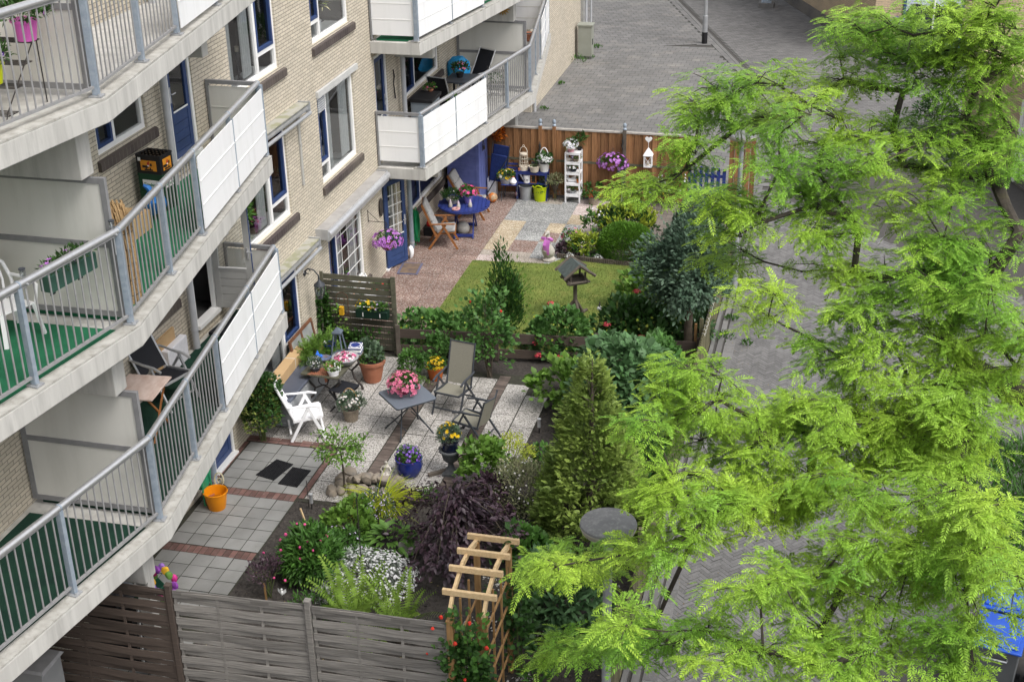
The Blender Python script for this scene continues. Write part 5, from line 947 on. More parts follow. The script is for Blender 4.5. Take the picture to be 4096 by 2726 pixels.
for y0, y1 in ((-.5, -.03), (.03, .5)): b = B(); b.box(-.005, .005, y0, y1, .05, .58, 0, Mx); b.o('pane', mat('frosted_glass', (.33, .34, .33), (.24, .25, .245), 4, .35), t)
t = T('plank_crate', 'low weathered crate under the leaning window sash', 'crate', (-1.42, 4.6, 0)); b = B()
for z in (.02, .14, .26): b.box(-.12, .12, -.45, .45, z, z+.1)
b.o('boards', BIRDW, t)
t = T('old_table', 'weathered plank table on curly cast iron legs crowded with pots', 'table', (-.62, 3.62, 0), -.08); b = B()
for i in range(5): b.box(-.37+i*.15, -.37+i*.15+.145, -.58, .58, .69, .72)
b.o('tabletop', MOSSW, t)
for y in (-.42, .42):
    for s in (-1, 1): b = B(); b.tube([(s*.28, y, .69), (s*.34, y, .55), (s*.18, y, .38), (s*.22, y, .22), (s*.36, y, .08), (s*.38, y, 0)], [.02, .024, .022, .02, .022, .026], 8); b.o('leg', IRON, t)
    b = B(); b.tube([(-.2, y, .36), (0, y, .46), (.2, y, .36)], .014, 6); b.tube(arc((0, y, .55), .1, 0, 6.28, 16), .01, 5); b.o('scroll', IRON, t)
t = T('folding_stool', 'black folding stool with fabric seat in front of the old table', 'stool', (-.26, 3.2, 0), -.25); b = B(); b.box(-.2, .2, -.22, .22, .435, .455); b.o('seat', BLACKM, t, bev=.008)
for y in (-.2, .2):
    for s in (-1, 1): b = B(); b.beam((s*.2, y, 0), (-s*.19, y, .435), .022, .03); b.o('leg', BLACK, t)
for i, (x, y, r_, lab) in enumerate(((-.52, .88, .27, 'black rubber mat with round holes nearer to the blue door'), (-.28, .72, .08, 'black rubber mat with round holes next to the standard tree'))):
    pass
def rubbermat(label, cs):
    t = T('rubber_mat', label, 'mat', (sum(c[0] for c in cs)/4, sum(c[1] for c in cs)/4, .003), 0, 'rubber ring mats'); cx, cy = t.location.x, t.location.y; P = [Vector((x-cx, y-cy, 0)) for x, y in cs]; b = B(); b.prism([(p.x, p.y) for p in P], 0, .008); b.o('base', BLACK, t); b = B(); n, m = 11, 17; g = lambda u, v: P[0].lerp(P[1], u).lerp(P[3].lerp(P[2], u), v)
    for i in range(n):
        for j in range(m): p = g((i+.5)/n, (j+.5)/m); b.lathe([(.014, .008), (.013, .017), (.006, .017), (.005, .009)], 7, 0, (p.x, p.y))
    b.o('rings', BLACK, t)
rubbermat('black rubber ring mat nearer to the blue door', [(-.80, 1.21), (-.45, 1.11), (-.58, .55), (-.95, .65)]); rubbermat('black rubber ring mat next to the standard tree', [(-.43, 1.02), (-.08, .98), (-.11, .42), (-.47, .46)])
# ---------------------------------------------------------------- pots
def potted(name, label, cat, loc, prof, pm, c=None, r=(.1, .1, .1), n=200, tpl=TL, size=.05, m=None, fl=None, seed=1, ns=5, group=None, handle=None, soil=True, **k):
    t = T(name, label, cat, loc, random.uniform(0, 6) if not handle else 0, group); b = B(); b.lathe(prof, 24); b.o('pot', pm, t); top = prof[-1][1] if len(prof) else 0
    if soil: b = B(); rs = max(p[0] for p in prof)*.86; zt = max(p[1] for p in prof)-.02; b.lathe([(.001, zt-.01), (rs, zt-.01), (rs*.6, zt+.005), (.001, zt+.01)], 16); b.o('soil', SOIL, t)
    if n:
        c = c or (0, 0, max(p[1] for p in prof)+r[2]*.3); k.setdefault('zmin', -.3); k.setdefault('floor', .02); leaves('foliage', m or LM, t, n, c, r, tpl, size, seed, **k)
        if ns: stems(t, ns, c, r, seed=seed, rad=.004)
        for i, f in enumerate(fl or []): blooms('blossoms', f[0], t, f[1], c, r, f[2], seed+i+3, **(dict(dict(zmin=-.2), **(f[3] if len(f) > 3 else {}))))
    if handle: b = B(); b.tube(arc((0, 0, handle[1]), handle[0], 0, math.pi, 16, handle[2]), handle[3], 6); b.o('handle', handle[4], t)
    return t
def cp(r0, r1, h, rim=.012): return [(.001, 0), (r0, 0), (r1, h-.03), (r1+rim, h-.03), (r1+rim, h), (r1-.008, h), (r1-.015, h-.03), (.001, h-.035)]
potted('potted_petunia', 'ball of pink petunias in a pot on the slate grey table', 'potted plant', (1.06, 2.72, .722), cp(.08, .11, .13), mat('rose_pot', (.35, .05, .12)), (0, 0, .17), (.27, .27, .22), 900, TSN, .06, LM, [([FPK, FHP], 135, .088, dict(zmin=-.35, lift=1.1))], 201, fill=.4)
t = potted('potted_herbs', 'big terracotta barrel pot of sage and rosemary in front of the slatted screen', 'potted plant', (-.15, 4.42, 0), [(.001, 0), (.16, 0), (.17, .03), (.235, .34), (.25, .35), (.27, .40), (.27, .45), (.245, .45), (.235, .40), (.001, .39)], TERRA, (.0, 0, .5), (.22, .22, .16), 420, TLN, .07, LM, None, 202); leaves('sage', LGG, t, 130, (-.1, -.05, .58), (.14, .14, .2), TLW, .09, 203); leaves('rosemary', LGG, t, 520, (.1, .06, .62), (.12, .12, .22), TSN, .06, 204, upb=1.6)
potted('potted_pansies', 'orange pot of yellow pansies behind the high backed chair', 'potted plant', (1.02, 4.72, 0), cp(.12, .165, .27), mat('orange_clay', (.46, .12, .03), (.4, .1, .025)), (0, 0, .31), (.19, .19, .14), 260, TL, .06, LM, [([FYE, FDK], 44, .06)], 205)
potted('potted_daisies', 'wicker basket with arched handle full of small white daisies', 'potted plant', (-.02, 2.84, 0), cp(.12, .15, .24), WICK, (0, 0, .36), (.25, .23, .2), 1500, TSN, .05, LGG, [([FWH, FDY], 44, .045, dict(zmin=-.1, lift=1.12))], 206, handle=(.17, .22, 'xz', .011, ROPE))
o = bpy.data.objects['potted_daisies']; b = B(); b.tube([(.17*math.cos(a), 0, .22+.42*math.sin(a)) for a in [i*math.pi/16 for i in range(17)]], .011, 6); b.o('tall_handle', ROPE, o); h_ = [c for c in o.children if c.name.startswith('handle')][0]; bpy.data.objects.remove(h_)
potted('potted_violas', 'cobalt blue glazed pot of violet and white violas on the pebbles', 'potted plant', (1.6, 1.22, 0), [(.001, 0), (.15, 0), (.2, .08), (.235, .2), (.225, .3), (.235, .33), (.215, .335), (.2, .29), (.001, .29)], BGLAZE, (0, 0, .36), (.2, .2, .16), 420, TL, .05, LM, [([FVI, FLI], 70, .052, dict(lift=1.15))], 207)
t = T('garden_urn', 'grey classical urn on a square foot beside the fresh green shrub', 'urn', (2.28, 1.40, 0)); b = B(); b.box(-.16, .16, -.16, .16, 0, .06); b.lathe([(.15, .06), (.11, .1), (.065, .2), (.06, .27), (.1, .31), (.155, .37), (.175, .48), (.185, .55), (.25, .58), (.25, .61), (.19, .61), (.17, .55), (.001, .5)], 24); b.o('body', mat('lead_grey', (.12, .125, .13), (.085, .09, .095), 12, .7), t); b = B()
for i in range(18): a = i*6.283/18; b.tube([(.1*math.cos(a), .1*math.sin(a), .315), (.16*math.cos(a), .16*math.sin(a), .38), (.179*math.cos(a), .179*math.sin(a), .5)], .009, 5)
b.o('fluting', bpy.data.materials['lead_grey'], t); t.scale = (.78, .78, .78)
potted('potted_yellow_daisies', 'midnight blue pot of bright yellow daisies standing in the grey urn', 'potted plant', (2.28, 1.40, .42), [(.001, 0), (.12, 0), (.15, .09), (.14, .18), (.15, .2), (.13, .2), (.001, .17)], NGLAZE, (0, 0, .32), (.20, .20, .2), 1500, TSN, .05, LGG, [([FYE, FDY], 34, .06, dict(lift=1.12, zmin=.1))], 208)
t = T('watering_can', 'black watering can behind the grey urn', 'watering can', (2.52, 1.55, 0)); b = B(); b.lathe([(.001, 0), (.1, 0), (.1, .2), (.06, .25), (.001, .25)], 14); b.o('body', BLACK, t); b = B(); b.tube([(.08, 0, .06), (.22, 0, .26)], [.022, .012], 8); b.o('spout', BLACK, t); b = B(); b.tube(arc((-.05, 0, .2), .1, .3, 3.6, 10), .01, 6); b.o('handle', BLACK, t)
b = B(); b.beam((1.93, 1.22, .03), (2.3, 1.5, .05), .06, .05); tag(b.o('gutter_piece', BIRDW), 'short dark plank lying at the foot of the urn', 'plank')
# things on the old table
zt = .72
potted('potted_plant', 'white flowered seedlings in a small white wooden planter on the old table', 'potted plant', (-.42, 3.15, zt), cp(.09, .1, .1), WPLAST, (0, 0, .15), (.16, .15, .12), 320, TL, .04, LL, [([FWH, FWH], 60, .024)], 211)
potted('potted_plant', 'grey flowered seedlings in a dark pot left of the white planter', 'potted plant', (-.80, 3.22, zt), cp(.07, .09, .1), ANTH, (0, 0, .15), (.15, .14, .14), 260, TSN, .05, LGG, [([FWH, FLI], 44, .022)], 212)
t = T('lattice_tray', 'terracotta lattice tray lying on the old table', 'tray', (-.68, 3.2, zt), .1); b = B()
for i in range(9): b.beam((-.16+i*.04-.06, -.14, .008), (-.16+i*.04+.06, .14, .008), .012, .012); b.beam((-.16+i*.04+.06, -.14, .012), (-.16+i*.04-.06, .14, .012), .012, .012)
b.o('lattice', TERRA, t)
t = T('enamel_bowl', 'grey enamel bowl filled with pink and white flowers on the old table', 'bowl', (-.36, 3.62, zt)); b = B(); b.lathe([(.001, 0), (.12, 0), (.2, .06), (.245, .13), (.25, .14), (.235, .13), (.19, .075), (.001, .06)], 28); b.o('bowl', mat('grey_enamel', (.27, .275, .27), (.22, .225, .22), 6, .3), t); b = B(); b.lathe([(.243, .134), (.25, .134), (.252, .142), (.243, .142)], 28); b.o('rim', ALU, t); leaves('foliage', LM, t, 90, (0, 0, .12), (.2, .2, .03), TL, .04, 213, zmin=0, floor=.08); blooms('blossoms', [FWH, FPK], t, 60, (0, 0, .12), (.2, .2, .08), .06, 214, zmin=.1); blooms('pink_blossoms', [FHP, FWH], t, 60, (0, 0, .12), (.2, .2, .085), .055, 215, zmin=.1)
t = T('shell_dish', 'blue scalloped dish with a blue glove on the old table', 'dish', (-.78, 3.62, zt+.03)); b = B(); b.lathe([(.001, 0), (.06, 0), (.14, .035), (.15, .05), (.13, .04), (.001, .012)], 12, 0, (0, 0), 1.1, .9); b.o('dish', mat('delft_glaze', (.09, .17, .36), (.15, .12, .12), 14, .25), t); b = B()
for i in range(4): b.tube([(-.1, .04, .05), (-.17, .02+.03*i, .09+.01*i)], [.016, .012], 6)
b.sph((-.09, .04, .06), (.05, .05, .03), 8); b.o('glove', mat('blue_rubber', (.03, .14, .55)), t)
t = T('terracotta_saucer', 'upturned terracotta saucer on the old table', 'saucer', (-.62, 3.42, zt+.015)); b = B(); b.lathe([(.001, .045), (.06, .045), (.085, 0), (.075, 0), (.055, .035), (.001, .035)], 18); b.o('saucer', TERRA, t)
t = T('obelisk_lantern', 'blue-grey pointed lantern frame standing on the old table', 'lantern', (-.62, 3.98, zt)); b = B(); b.box(-.12, .12, -.12, .12, 0, .03)
for sx in (-1, 1):
    for sy in (-1, 1): b.beam((sx*.11, sy*.11, .03), (sx*.055, sy*.055, .44), .026, .026)
b.box(-.085, .085, -.085, .085, .44, .465); b.add([(-.085, -.085, .465), (.085, -.085, .465), (.085, .085, .465), (-.085, .085, .465), (0, 0, .56)], [(0, 1, 4), (1, 2, 4), (2, 3, 4), (3, 0, 4)]); b.o('frame', mat('blue_grey_wood', (.11, .135, .17), (.08, .1, .13), 8, .8), t)
def tin(label, x, y, z, h):
    t = T('tile_tin', label, 'tin', (x, y, z), .15, 'stacked blue and white tins'); b = B(); b.box(-.12, .12, -.12, .12, 0, h); b.o('tin', WHITE, t, bev=.01); b = B(); b.lathe([(.07, h), (.09, h), (.09, h+.002), (.07, h+.002)], 20); b.lathe([(.001, h), (.03, h), (.03, h+.003), (.001, h+.003)], 16)
    for sx in (-1, 1):
        b.box(sx*.105-.006, sx*.105+.006, -.11, .11, h, h+.003); b.box(-.098, .098, sx*.105-.006, sx*.105+.006, h, h+.003)
        for sy in (-1, 1): b.ob((sx*.085, sy*.085, h+.001), (.03, .03, .003), (0, 0, .785))
    b.box(-.123, .123, -.123, .123, h*.3, h*.6); b.o('pattern', BLUEP, t)
tin('blue and white patterned tin at the bottom of the stack on the old table', -.33, 4.1, zt, .09); tin('blue and white patterned tin on top of the stack', -.33, 4.1, zt+.092, .07)
potted('potted_plant', 'dark blue pot with a terracotta liner behind the lantern', 'potted plant', (-.84, 4.05, zt), cp(.07, .10, .17), BGLAZE, n=0)
t = T('clay_ornament', 'small orange and white clay ornament behind the lantern', 'ornament', (-.98, 4.0, zt+.0)); b = B(); b.sph((0, 0, .1), (.06, .06, .1), 12); b.o('body', TERRA, t); b = B(); b.tube([(.05, 0, .18), (.09, -.02, .24), (.12, -.03, .2)], .012, 6); b.o('white_loop', WHITE, t)
potted('potted_fern', 'leafy green tomato-like plant in a hidden pot behind the old table', 'potted plant', (-1.02, 4.0, .1), cp(.11, .14, .25), TERRA, (0, 0, .52), (.26, .34, .34), 620, TP, .15, LL, None, 216)
b = B(); b.box(-.2, .02, 4.22, 4.52, .32, .42); tag(b.o('white_tray', WHITE, bev=.01), 'small white tray behind the old table corner', 'tray') if False else None
# rocks and statue
rp = [(.62, .72), (.78, .86), (.9, .98), (1.05, 1.0), (1.2, 1.05), (1.35, 1.0), (1.46, .9), (1.52, .72), (.7, .98), (.88, .78), (1.04, .82), (1.2, .88), (1.34, .84), (.55, .5), (.68, .52), (.85, .62), (1.0, .66), (1.4, .62), (1.2, .68), (.95, .5), (1.52, 1.02), (.6, .9)]
for i, (x, y) in enumerate(rp):
    b = B(); q = random.uniform(.09, .16); b.sph((0, 0, 0), (q, q*random.uniform(.6, .9), q*random.uniform(.5, .8)), 10, jit=.14); o = b.o('boulder', STONE, loc=(x-.02, y-.12, .05+(.1 if 8 <= i < 13 else 0))); o.rotation_euler = (random.uniform(-.4, .4), random.uniform(-.4, .4), random.uniform(0, 3)); tag(o, 'rounded brown-grey boulder in the rock heap beside the standard tree', 'rock', 'boulders of the rock heap')
t = T('garden_statue', 'small pale stone kneeling figure on top of the rock heap', 'statue', (1.30, .92, .12)); t.scale = (.62, .62, .62); b = B(); b.lathe([(.001, 0), (.11, 0), (.12, .08), (.1, .16), (.085, .24), (.1, .29), (.05, .33), (.03, .35), (.045, .39), (.04, .43), (.001, .45)], 14, 0, (0, 0), 1, .8); b.tube([(.09, 0, .28), (.15, -.05, .2), (.1, -.1, .15)], [.03, .025, .02], 7); b.tube([(-.09, 0, .28), (-.14, -.05, .2), (-.06, -.1, .16)], [.03, .025, .02], 7); b.sph((.05, -.08, .08), (.08, .12, .07), 10); b.sph((-.05, -.08, .08), (.08, .12, .07), 10); b.o('figure', WSTONE, t)
for x, y, lab in ((.36, -.12, 'beside the brick corner'), (3.42, 3.1, 'right of the pebble slabs'), (3.3, 14.1, 'behind the skimmia'), (2.6, 13.3, 'left of the skimmia')):
    t = T('solar_light', 'small steel solar light on a spike '+lab, 'garden light', (x, y, 0), 0, 'solar spike lights'); b = B(); b.tube([(0, 0, -.02), (0, 0, .1)], .01, 6); b.o('spike', BLACK, t); b = B(); b.lathe([(.03, .1), (.03, .24), (.035, .25), (.036, .27), (.001, .28)], 12); b.o('lamp', ALU, t)
t = T('plant_rod', 'thin rusty metal rod standing in the silver mat', 'rod', (1.80, -1.75, 0)); b = B(); b.tube([(0, 0, 0), (.0, 0, 1.35)], .008, 6); b.tube([(0, 0, 1.35), (.02, 0, 1.42), (0, 0, 1.46)], .01, 6); b.o('rod', IRON, t)
t = T('plant_rod', 'thin green stake beside the brick corner', 'rod', (.30, -.10, 0)); b = B(); b.tube([(0, 0, 0), (-.0, 0, .5)], .007, 6); b.o('rod', IRON, t)
t = T('wood_stake', 'short broken wooden stake leaning in the soil beside the path', 'stake', (.42, -.55, 0)); b = B(); b.beam((0, 0, 0), (-.08, .03, .24), .025, .02); b.o('stake', RAWW, t); t = T('wood_stake', 'orange brown stake under the small dark shrub', 'stake', (.62, -2.62, 0)); b = B(); b.beam((0, 0, 0), (-.01, .0, .3), .022, .022); b.o('stake', TANW, t)
t = T('fairy_ornament', 'small white flying figure on a thin wire near the fence', 'ornament', (.97, -2.75, 0)); b = B(); b.tube([(0, 0, 0), (-.02, 0, .25)], .005, 5); b.o('wire', IRON, t); b = B(); b.sph((-.03, 0, .27), (.025, .02, .045), 8); b.sph((-.03, 0, .33), .018, 8); b.o('figure', WHITE, t)
for s in (-1, 1): b = B(); b.add([(-.03, 0, .29), (-.03+s*.06, .01, .34), (-.03+s*.065, .012, .29), (-.03+s*.03, .004, .25)], [(0, 1, 2, 3)]); b.add([(-.03, .003, .29), (-.03+s*.06, .013, .34), (-.03+s*.065, .015, .29), (-.03+s*.03, .007, .25)], [(0, 3, 2, 1)]); b.o('wing', WHITE, t)
t = T('stone_disc', 'round flat grey stone lying between silver mat and purple tree', 'stone', (2.28, -.95, .1), 0); b = B(); b.lathe([(.001, -.03), (.15, -.03), (.17, 0), (.15, .025), (.001, .03)], 18); b.o('stone', WSTONE, t); t.rotation_euler = (.5, .1, 0)
b = B(); b.sph((0, 0, 0), (.13, .1, .05), 10, jit=.1); o = b.o('flat_stone', STONE, loc=(.98, -.62, .02)); tag(o, 'flat grey stone in the soil above the cranesbill', 'stone')
t = T('bucket', 'orange builder bucket half full of water beside the house wall', 'bucket', (-1.16, -.43, 0), .3); b = B(); b.lathe([(.001, .0), (.135, 0), (.14, .01), (.19, .30), (.205, .305), (.205, .32), (.185, .32), (.178, .30), (.15, .12), (.001, .115)], 30); b.o('body', mat('orange_plastic', (.78, .27, .005), (.7, .235, .005), 4, .4), t); b = B(); b.lathe([(.001, .15), (.155, .15), (.155, .151), (.001, .151)], 24); b.o('water', mat('murky_water', (.42, .15, .01), None, 4, .05, spec=.6), t); b = B(); b.tube([(.2*math.cos(a), .2*math.sin(a), .31+.03*math.sin(a)) for a in [-.4+i*.16 for i in range(12)]], .006, 5); b.o('handle', BLACK, t)
t = T('loop_handle', 'cream plastic loop of a carpet beater behind the orange bucket', 'tool', (-1.18, -.22, 0)); b = B(); b.tube([(.08*math.cos(a), .02*math.sin(a), .40+.12*math.sin(a)) for a in [i*6.283/20 for i in range(21)]], .012, 6); b.tube([(.04*math.cos(a), .02, .37+.05*math.sin(a)) for a in [i*6.283/14 for i in range(15)]], .01, 6); b.tube([(0, 0, .28), (0, .02, .0)], .015, 6); b.o('loop', mat('cream_plastic', (.62, .56, .38)), t)
t = T('hose_holder', 'green plastic hose holder hanging on the wall under the lowest balcony', 'hose holder', (-1.42, -.34, .0)); b = B(); b.lathe([(.001, -.05), (.2, -.05), (.22, 0), (.2, .05), (.001, .05)], 20); o = b.o('reel', mat('mint_plastic', (.03, .30, .15), (.025, .25, .12), 5, .4), t); o.rotation_euler = (0, R(90), 0); o.location = (.02, 0, .5); b = B(); b.tube([(.08, -.15, .5), (.1, -.2, .3), (.08, -.15, .05), (.12, -.05, .02)], .014, 6); b.tube([(.08, .12, .5), (.1, .1, .3), (.08, .12, .03)], .014, 6); b.o('hose', bpy.data.materials['mint_plastic'], t)
potted('dry_pot', 'terracotta pot behind the orange bucket', 'pot', (-1.36, -.3, 0), cp(.07, .1, .18), TERRA, n=0)
# under the lowest balcony at the near fence
t = T('meter_cabinet', 'grey street cabinet standing against the wall in front of the dark fence', 'cabinet', (-1.22, -5.72, 0)); b = B(); b.box(-.36, .32, -.22, .22, 0, 1.0); b.o('body', mat('cabinet_grey', (.20, .205, .21), (.18, .185, .19), 3, .5), t, bev=.008); b = B(); b.add([(-.38, -.25, 1.0), (.36, -.25, 1.0), (.36, .25, 1.0), (-.38, .25, 1.0), (-.36, -.22, 1.05), (.33, -.22, 1.03), (.33, .22, 1.03), (-.36, .22, 1.05)], [(0, 1, 5, 4), (1, 2, 6, 5), (2, 3, 7, 6), (3, 0, 4, 7), (4, 5, 6, 7), (3, 2, 1, 0)]); b.o('lid', GREYF, t); b = B(); b.lathe([(.02, 0), (.02, .02), (.001, .022)], 10); o = b.o('lock', ALU, t); o.rotation_euler = (R(90), 0, 0); o.location = (.1, -.222, .7)
t = T('flower_garland', 'colourful purple, pink and yellow cloth garland hanging on the concrete column', 'garland', (.02, -4.34, 1.40)); cl = [mat('cloth%d' % i, c, None, 9) for i, c in enumerate(((.25, .06, .35), (.5, .03, .2), (.12, .25, .05), (.7, .4, .03), (.3, .15, .5)))]; b = B()
for i in range(16): a = i*.39; b.sph((.16*math.cos(a), .03*math.sin(i*2.), .24*math.sin(a)), (.06, .035, .065), 8, i % 5, .15)
b.o('garland', cl, t)
t = T('garden_chair', 'dark green folded garden lounger seen end on under the balcony', 'chair', (-.33, -4.36, 0)); b = B(); b.beam((0, -.08, 1.1), (.22, .2, 1.3), .28, .05); b.o('seat', mat('bottle_green', (.01, .07, .04)), t, bev=.01); b = B()
for s in (-.1, .1): b.beam((s, -.05, 0), (s, .05, 1.12), .03, .03)
b.o('frame', WHITE, t)
b = B(); b.sph((0, 0, 0), (.28, .16, .2), 12, jit=.12); o = b.o('plastic_sack', mat('clear_plastic', (.3, .31, .33), (.12, .12, .13), 9, .2), loc=(-.68, -4.32, 1.12)); tag(o, 'crumpled transparent plastic sack stacked under the balcony', 'bag')
t = T('crate_stack', 'dark storage crates stacked under the balcony carrying the plastic sack', 'crate', (-.8, -4.32, 0)); b = B(); b.box(-.35, .35, -.14, .14, 0, .4); b.box(-.33, .33, -.13, .13, .4, .94); b.o('crates', BLACK, t)
# ---- lamp posts, street furniture
def lamp(label, x, y, h, head=True, r=.055, hr=.31, base=False, group='street lamps along the paths'):
    t = T('street_lamp', label, 'street lamp', (x, y, 0), 0, group); b = B(); b.tube([(0, 0, -.05), (0, 0, 1.0), (0, 0, 1.02), (0, 0, h)], [r*1.35, r*1.35, r, r*.9], 16); b.o('pole', GALV if False else ZINC, t)
    if base: b = B(); b.tube([(0, 0, 0), (0, 0, .42)], r*1.45, 16); b.o('black_sleeve', BLACK, t)
    if head:
        b = B(); b.lathe([(.05, h-.12), (.12, h-.05), (hr*.93, h), (hr, h+.06), (hr*.98, h+.075)], 36); b.o('shade', mat('lamp_cream', (.42, .40, .33), (.36, .34, .28), 8, .5), t); b = B(); b.lathe([(hr*1.0, h+.075), (hr*.97, h+.095), (hr*.6, h+.125), (.001, h+.14)], 36); b.o('cap', mat('lamp_cap', (.19, .19, .19), (.15, .15, .152), 6, .6, wear=((.5, .5, .47), 16, .35)), t)
    return t
lamp('mushroom street lamp with lichen spotted dark cap among the tree branches', 6.17, -5.5, 3.84); lamp('mushroom street lamp beyond the conifers at the picket fence', 6.17, 10.1, 3.42); lamp('tall grey lamp post with black foot on the far pavement', 2.95, 32.1, 6.0, False, .07, base=True)
t = T('street_cabinet', 'grey-green street cabinet against the far end of the building', 'cabinet', (-.86, 29.35, 0), 0); b = B(); b.box(-.24, .24, -.2, .2, .1, 1.15); b.o('body', mat('cabinet_green', (.28, .29, .25), (.25, .26, .22), 3, .5), t, bev=.008); b = B(); b.box(-.27, .27, -.23, .23, 1.15, 1.2); b.o('roof', bpy.data.materials['cabinet_green'], t); b = B(); b.box(-.22, .22, -.18, .18, 0, .1); b.o('foot', KERB, t); b = B(); b.box(.24, .26, -.1, -.05, .5, .7); b.o('lock', BLACK, t)
t = T('sign_pole', 'grey pole foot bolted on a concrete block at the top edge', 'pole', (4.65, 38.6, 0)); b = B(); b.box(-.3, .3, -.3, .3, 0, .18); b.o('block', KERB, t); b = B(); b.box(-.2, .2, -.2, .2, .18, .24); b.tube([(0, 0, .2), (0, 0, 5)], .16, 14); b.o('pole', GALV, t)
def bin_(label, x, y, rz):
    t = T('wheelie_bin', label, 'bin', (x, y, 0), rz, 'wheelie bins under the tree'); b = B(); w, d, h = .29, .36, .98; V = [(-w*.82, -d*.8, .06), (w*.82, -d*.8, .06), (w*.82, d*.8, .06), (-w*.82, d*.8, .06), (-w, -d, h), (w, -d, h), (w, d, h), (-w, d, h)]; b.add(V, [(3, 2, 1, 0), (0, 1, 5, 4), (1, 2, 6, 5), (2, 3, 7, 6), (3, 0, 4, 7), (4, 5, 6, 7)]); b.o('body', mat('bin_grey', (.13, .135, .14), (.11, .115, .12), 4, .45), t, bev=.02); b = B(); b.box(-w-.02, w+.02, -d-.04, d+.03, h, h+.035); b.box(-w+.03, w-.03, -d+.02, d-.05, h+.035, h+.06); b.o('lid', mat('bin_blue', (.03, .11, .55), (.025, .09, .48), 4, .35), t, bev=.015); b = B(); b.tube([(-.15, -d-.0, .86), (-.15, -d-.05, .86), (.15, -d-.05, .86), (.15, -d, .86)], .012, 6); b.o('handle', ALU, t)
    for s in (-1, 1): b = B(); b.tube([(s*w*.9, d*.8, .1), (s*w*.9+s*.05, d*.8, .1)], .1, 14); b.o('wheel', BLACK, t)
bin_('grey wheelie bin with blue lid, the front one under the tree', 10.75, -2.5, -.2); bin_('grey wheelie bin with blue lid standing behind the front one', 10.9, -1.65, -.15); bin_('grey wheelie bin with blue lid at the right edge', 11.45, -2.4, -.2)
rng = np.random.default_rng(6); n = 9000; x, y = rng.uniform(10.2, 15, n), rng.uniform(.2, 4.5, n); v, f, mi = inst(t_blade(.1, .8, 3), np.stack([x, y, 0*x], -1), frames(np.stack([rng.normal(0, .4, n), rng.normal(0, .4, n), 1+0*x], -1), rng.normal(0, 1, (n, 3))), .3*rng.uniform(.4, 1.2, n)); o = npmesh('verge_grass', v, f, mi, LM); S(o, 'stuff'); tag(o, 'rough dark green grass verge under the tree', 'grass')
# ================================================================ second garden things
t = T('bird_table', 'rustic wooden bird table with a felt roof standing on the lawn', 'bird table', (3.08, 8.0, 0), .55); b = B(); b.tube([(0, 0, -.03), (0, 0, .82)], [.045, .042], 8); b.o('post', BIRDW, t); b = B(); b.box(-.2, .2, -.2, .2, .82, .85); b.o('tray', BIRDW, t)
for s in (-1, 1): b = B(); b.tube([(-.25, s*.2, .87), (.25, s*.2, .87)], .028, 8); b.o('rim_log', BIRDW, t); b = B(); b.tube([(s*.2, -.25, .885), (s*.2, .25, .885)], .026, 8); b.o('rim_log', BIRDW, t)
for sx in (-1, 1):
    for sy in (-1, 1): b = B(); b.tube([(sx*.16, sy*.16, .85), (sx*.16, sy*.16, 1.07)], .022, 7); b.o('pillar', BIRDW, t)
b = B()
for s in (-1, 1): b.beam((s*.30, 0, 1.03), (0, 0, 1.26), .56, .015, 0, (0, 0, 1))
b.o('roof', SLATE, t)
for y in (-.28, .28):
    for s in (-1, 1): b = B(); b.tube([(s*.34, y, 1.01), (s*-.01, y, 1.28)], .03, 8); b.o('barge_log', BIRDW, t)
b = B()
for a in (.6, 2.7, 4.8): b.tube([(.30*math.cos(a), .30*math.sin(a), .0), (0, 0, .42)], .035, 8); b.tube([(.42*math.cos(a), .42*math.sin(a), .03), (.2*math.cos(a), .2*math.sin(a), .05)], .035, 8)
b.o('braces', BIRDW, t)
t = T('glass_ball_stake', 'white ball with a bird on a thin stake at the lawn edge', 'ornament', (3.72, 7.3, 0)); b = B(); b.tube([(0, 0, 0), (0, 0, .55)], .006, 5); b.o('stake', IRON, t); b = B(); b.sph((0, 0, .58), .05, 12); b.o('ball', WHITE, t); b = B(); b.sph((0, 0, .65), (.02, .04, .025), 8); b.tube([(0, .02, .66), (0, .05, .72)], [.014, .004], 6); b.o('bird', IRON, t)
t = T('goose_statue', 'pale stone goose wearing a pink bow beside the coloured slabs', 'statue', (1.86, 10.98, 0), -.3); b = B(); b.lathe([(.001, 0), (.15, 0), (.16, .04), (.12, .07), (.1, .09), (.001, .09)], 16); b.o('base', WSTONE, t); b = B(); b.tube([(.0, .2, .12), (0, .1, .13), (0, 0, .2), (0, -.06, .3), (0, -.06, .42), (0, -.03, .55), (0, -.02, .64), (0, -.05, .69)], [.03, .1, .15, .14, .09, .05, .042, .05], 14); b.sph((0, -.05, .69), (.05, .07, .05), 10); b.o('body', WSTONE, t); b = B(); b.tube([(0, -.1, .68), (0, -.17, .66)], [.03, .008], 8); b.o('beak', WSTONE, t)
PB = mat('pink_satin', (.62, .20, .60), (.54, .16, .52), 8, .4); b = B(); b.tube([(0, -.03, .535), (0, -.03, .575)], .058, 12); b.sph((.1, -.08, .55), (.07, .03, .045), 8, jit=.1); b.sph((-.08, -.09, .55), (.07, .03, .04), 8, jit=.1)
for s, l in ((.02, .28), (.07, .34), (-.02, .24)): V = [(s-.025, -.11, .54), (s+.03, -.11, .54), (s+.05, -.20, .54-l*.5), (s+.04, -.18, .54-l), (s-.02, -.18, .54-l), (s-.03, -.19, .54-l*.5)]; b.add(V, [(0, 1, 2, 5), (5, 2, 3, 4)]); b.add([(x, y+.004, z) for x, y, z in V], [(5, 2, 1, 0), (4, 3, 2, 5)])
b.o('bow', PB, t)
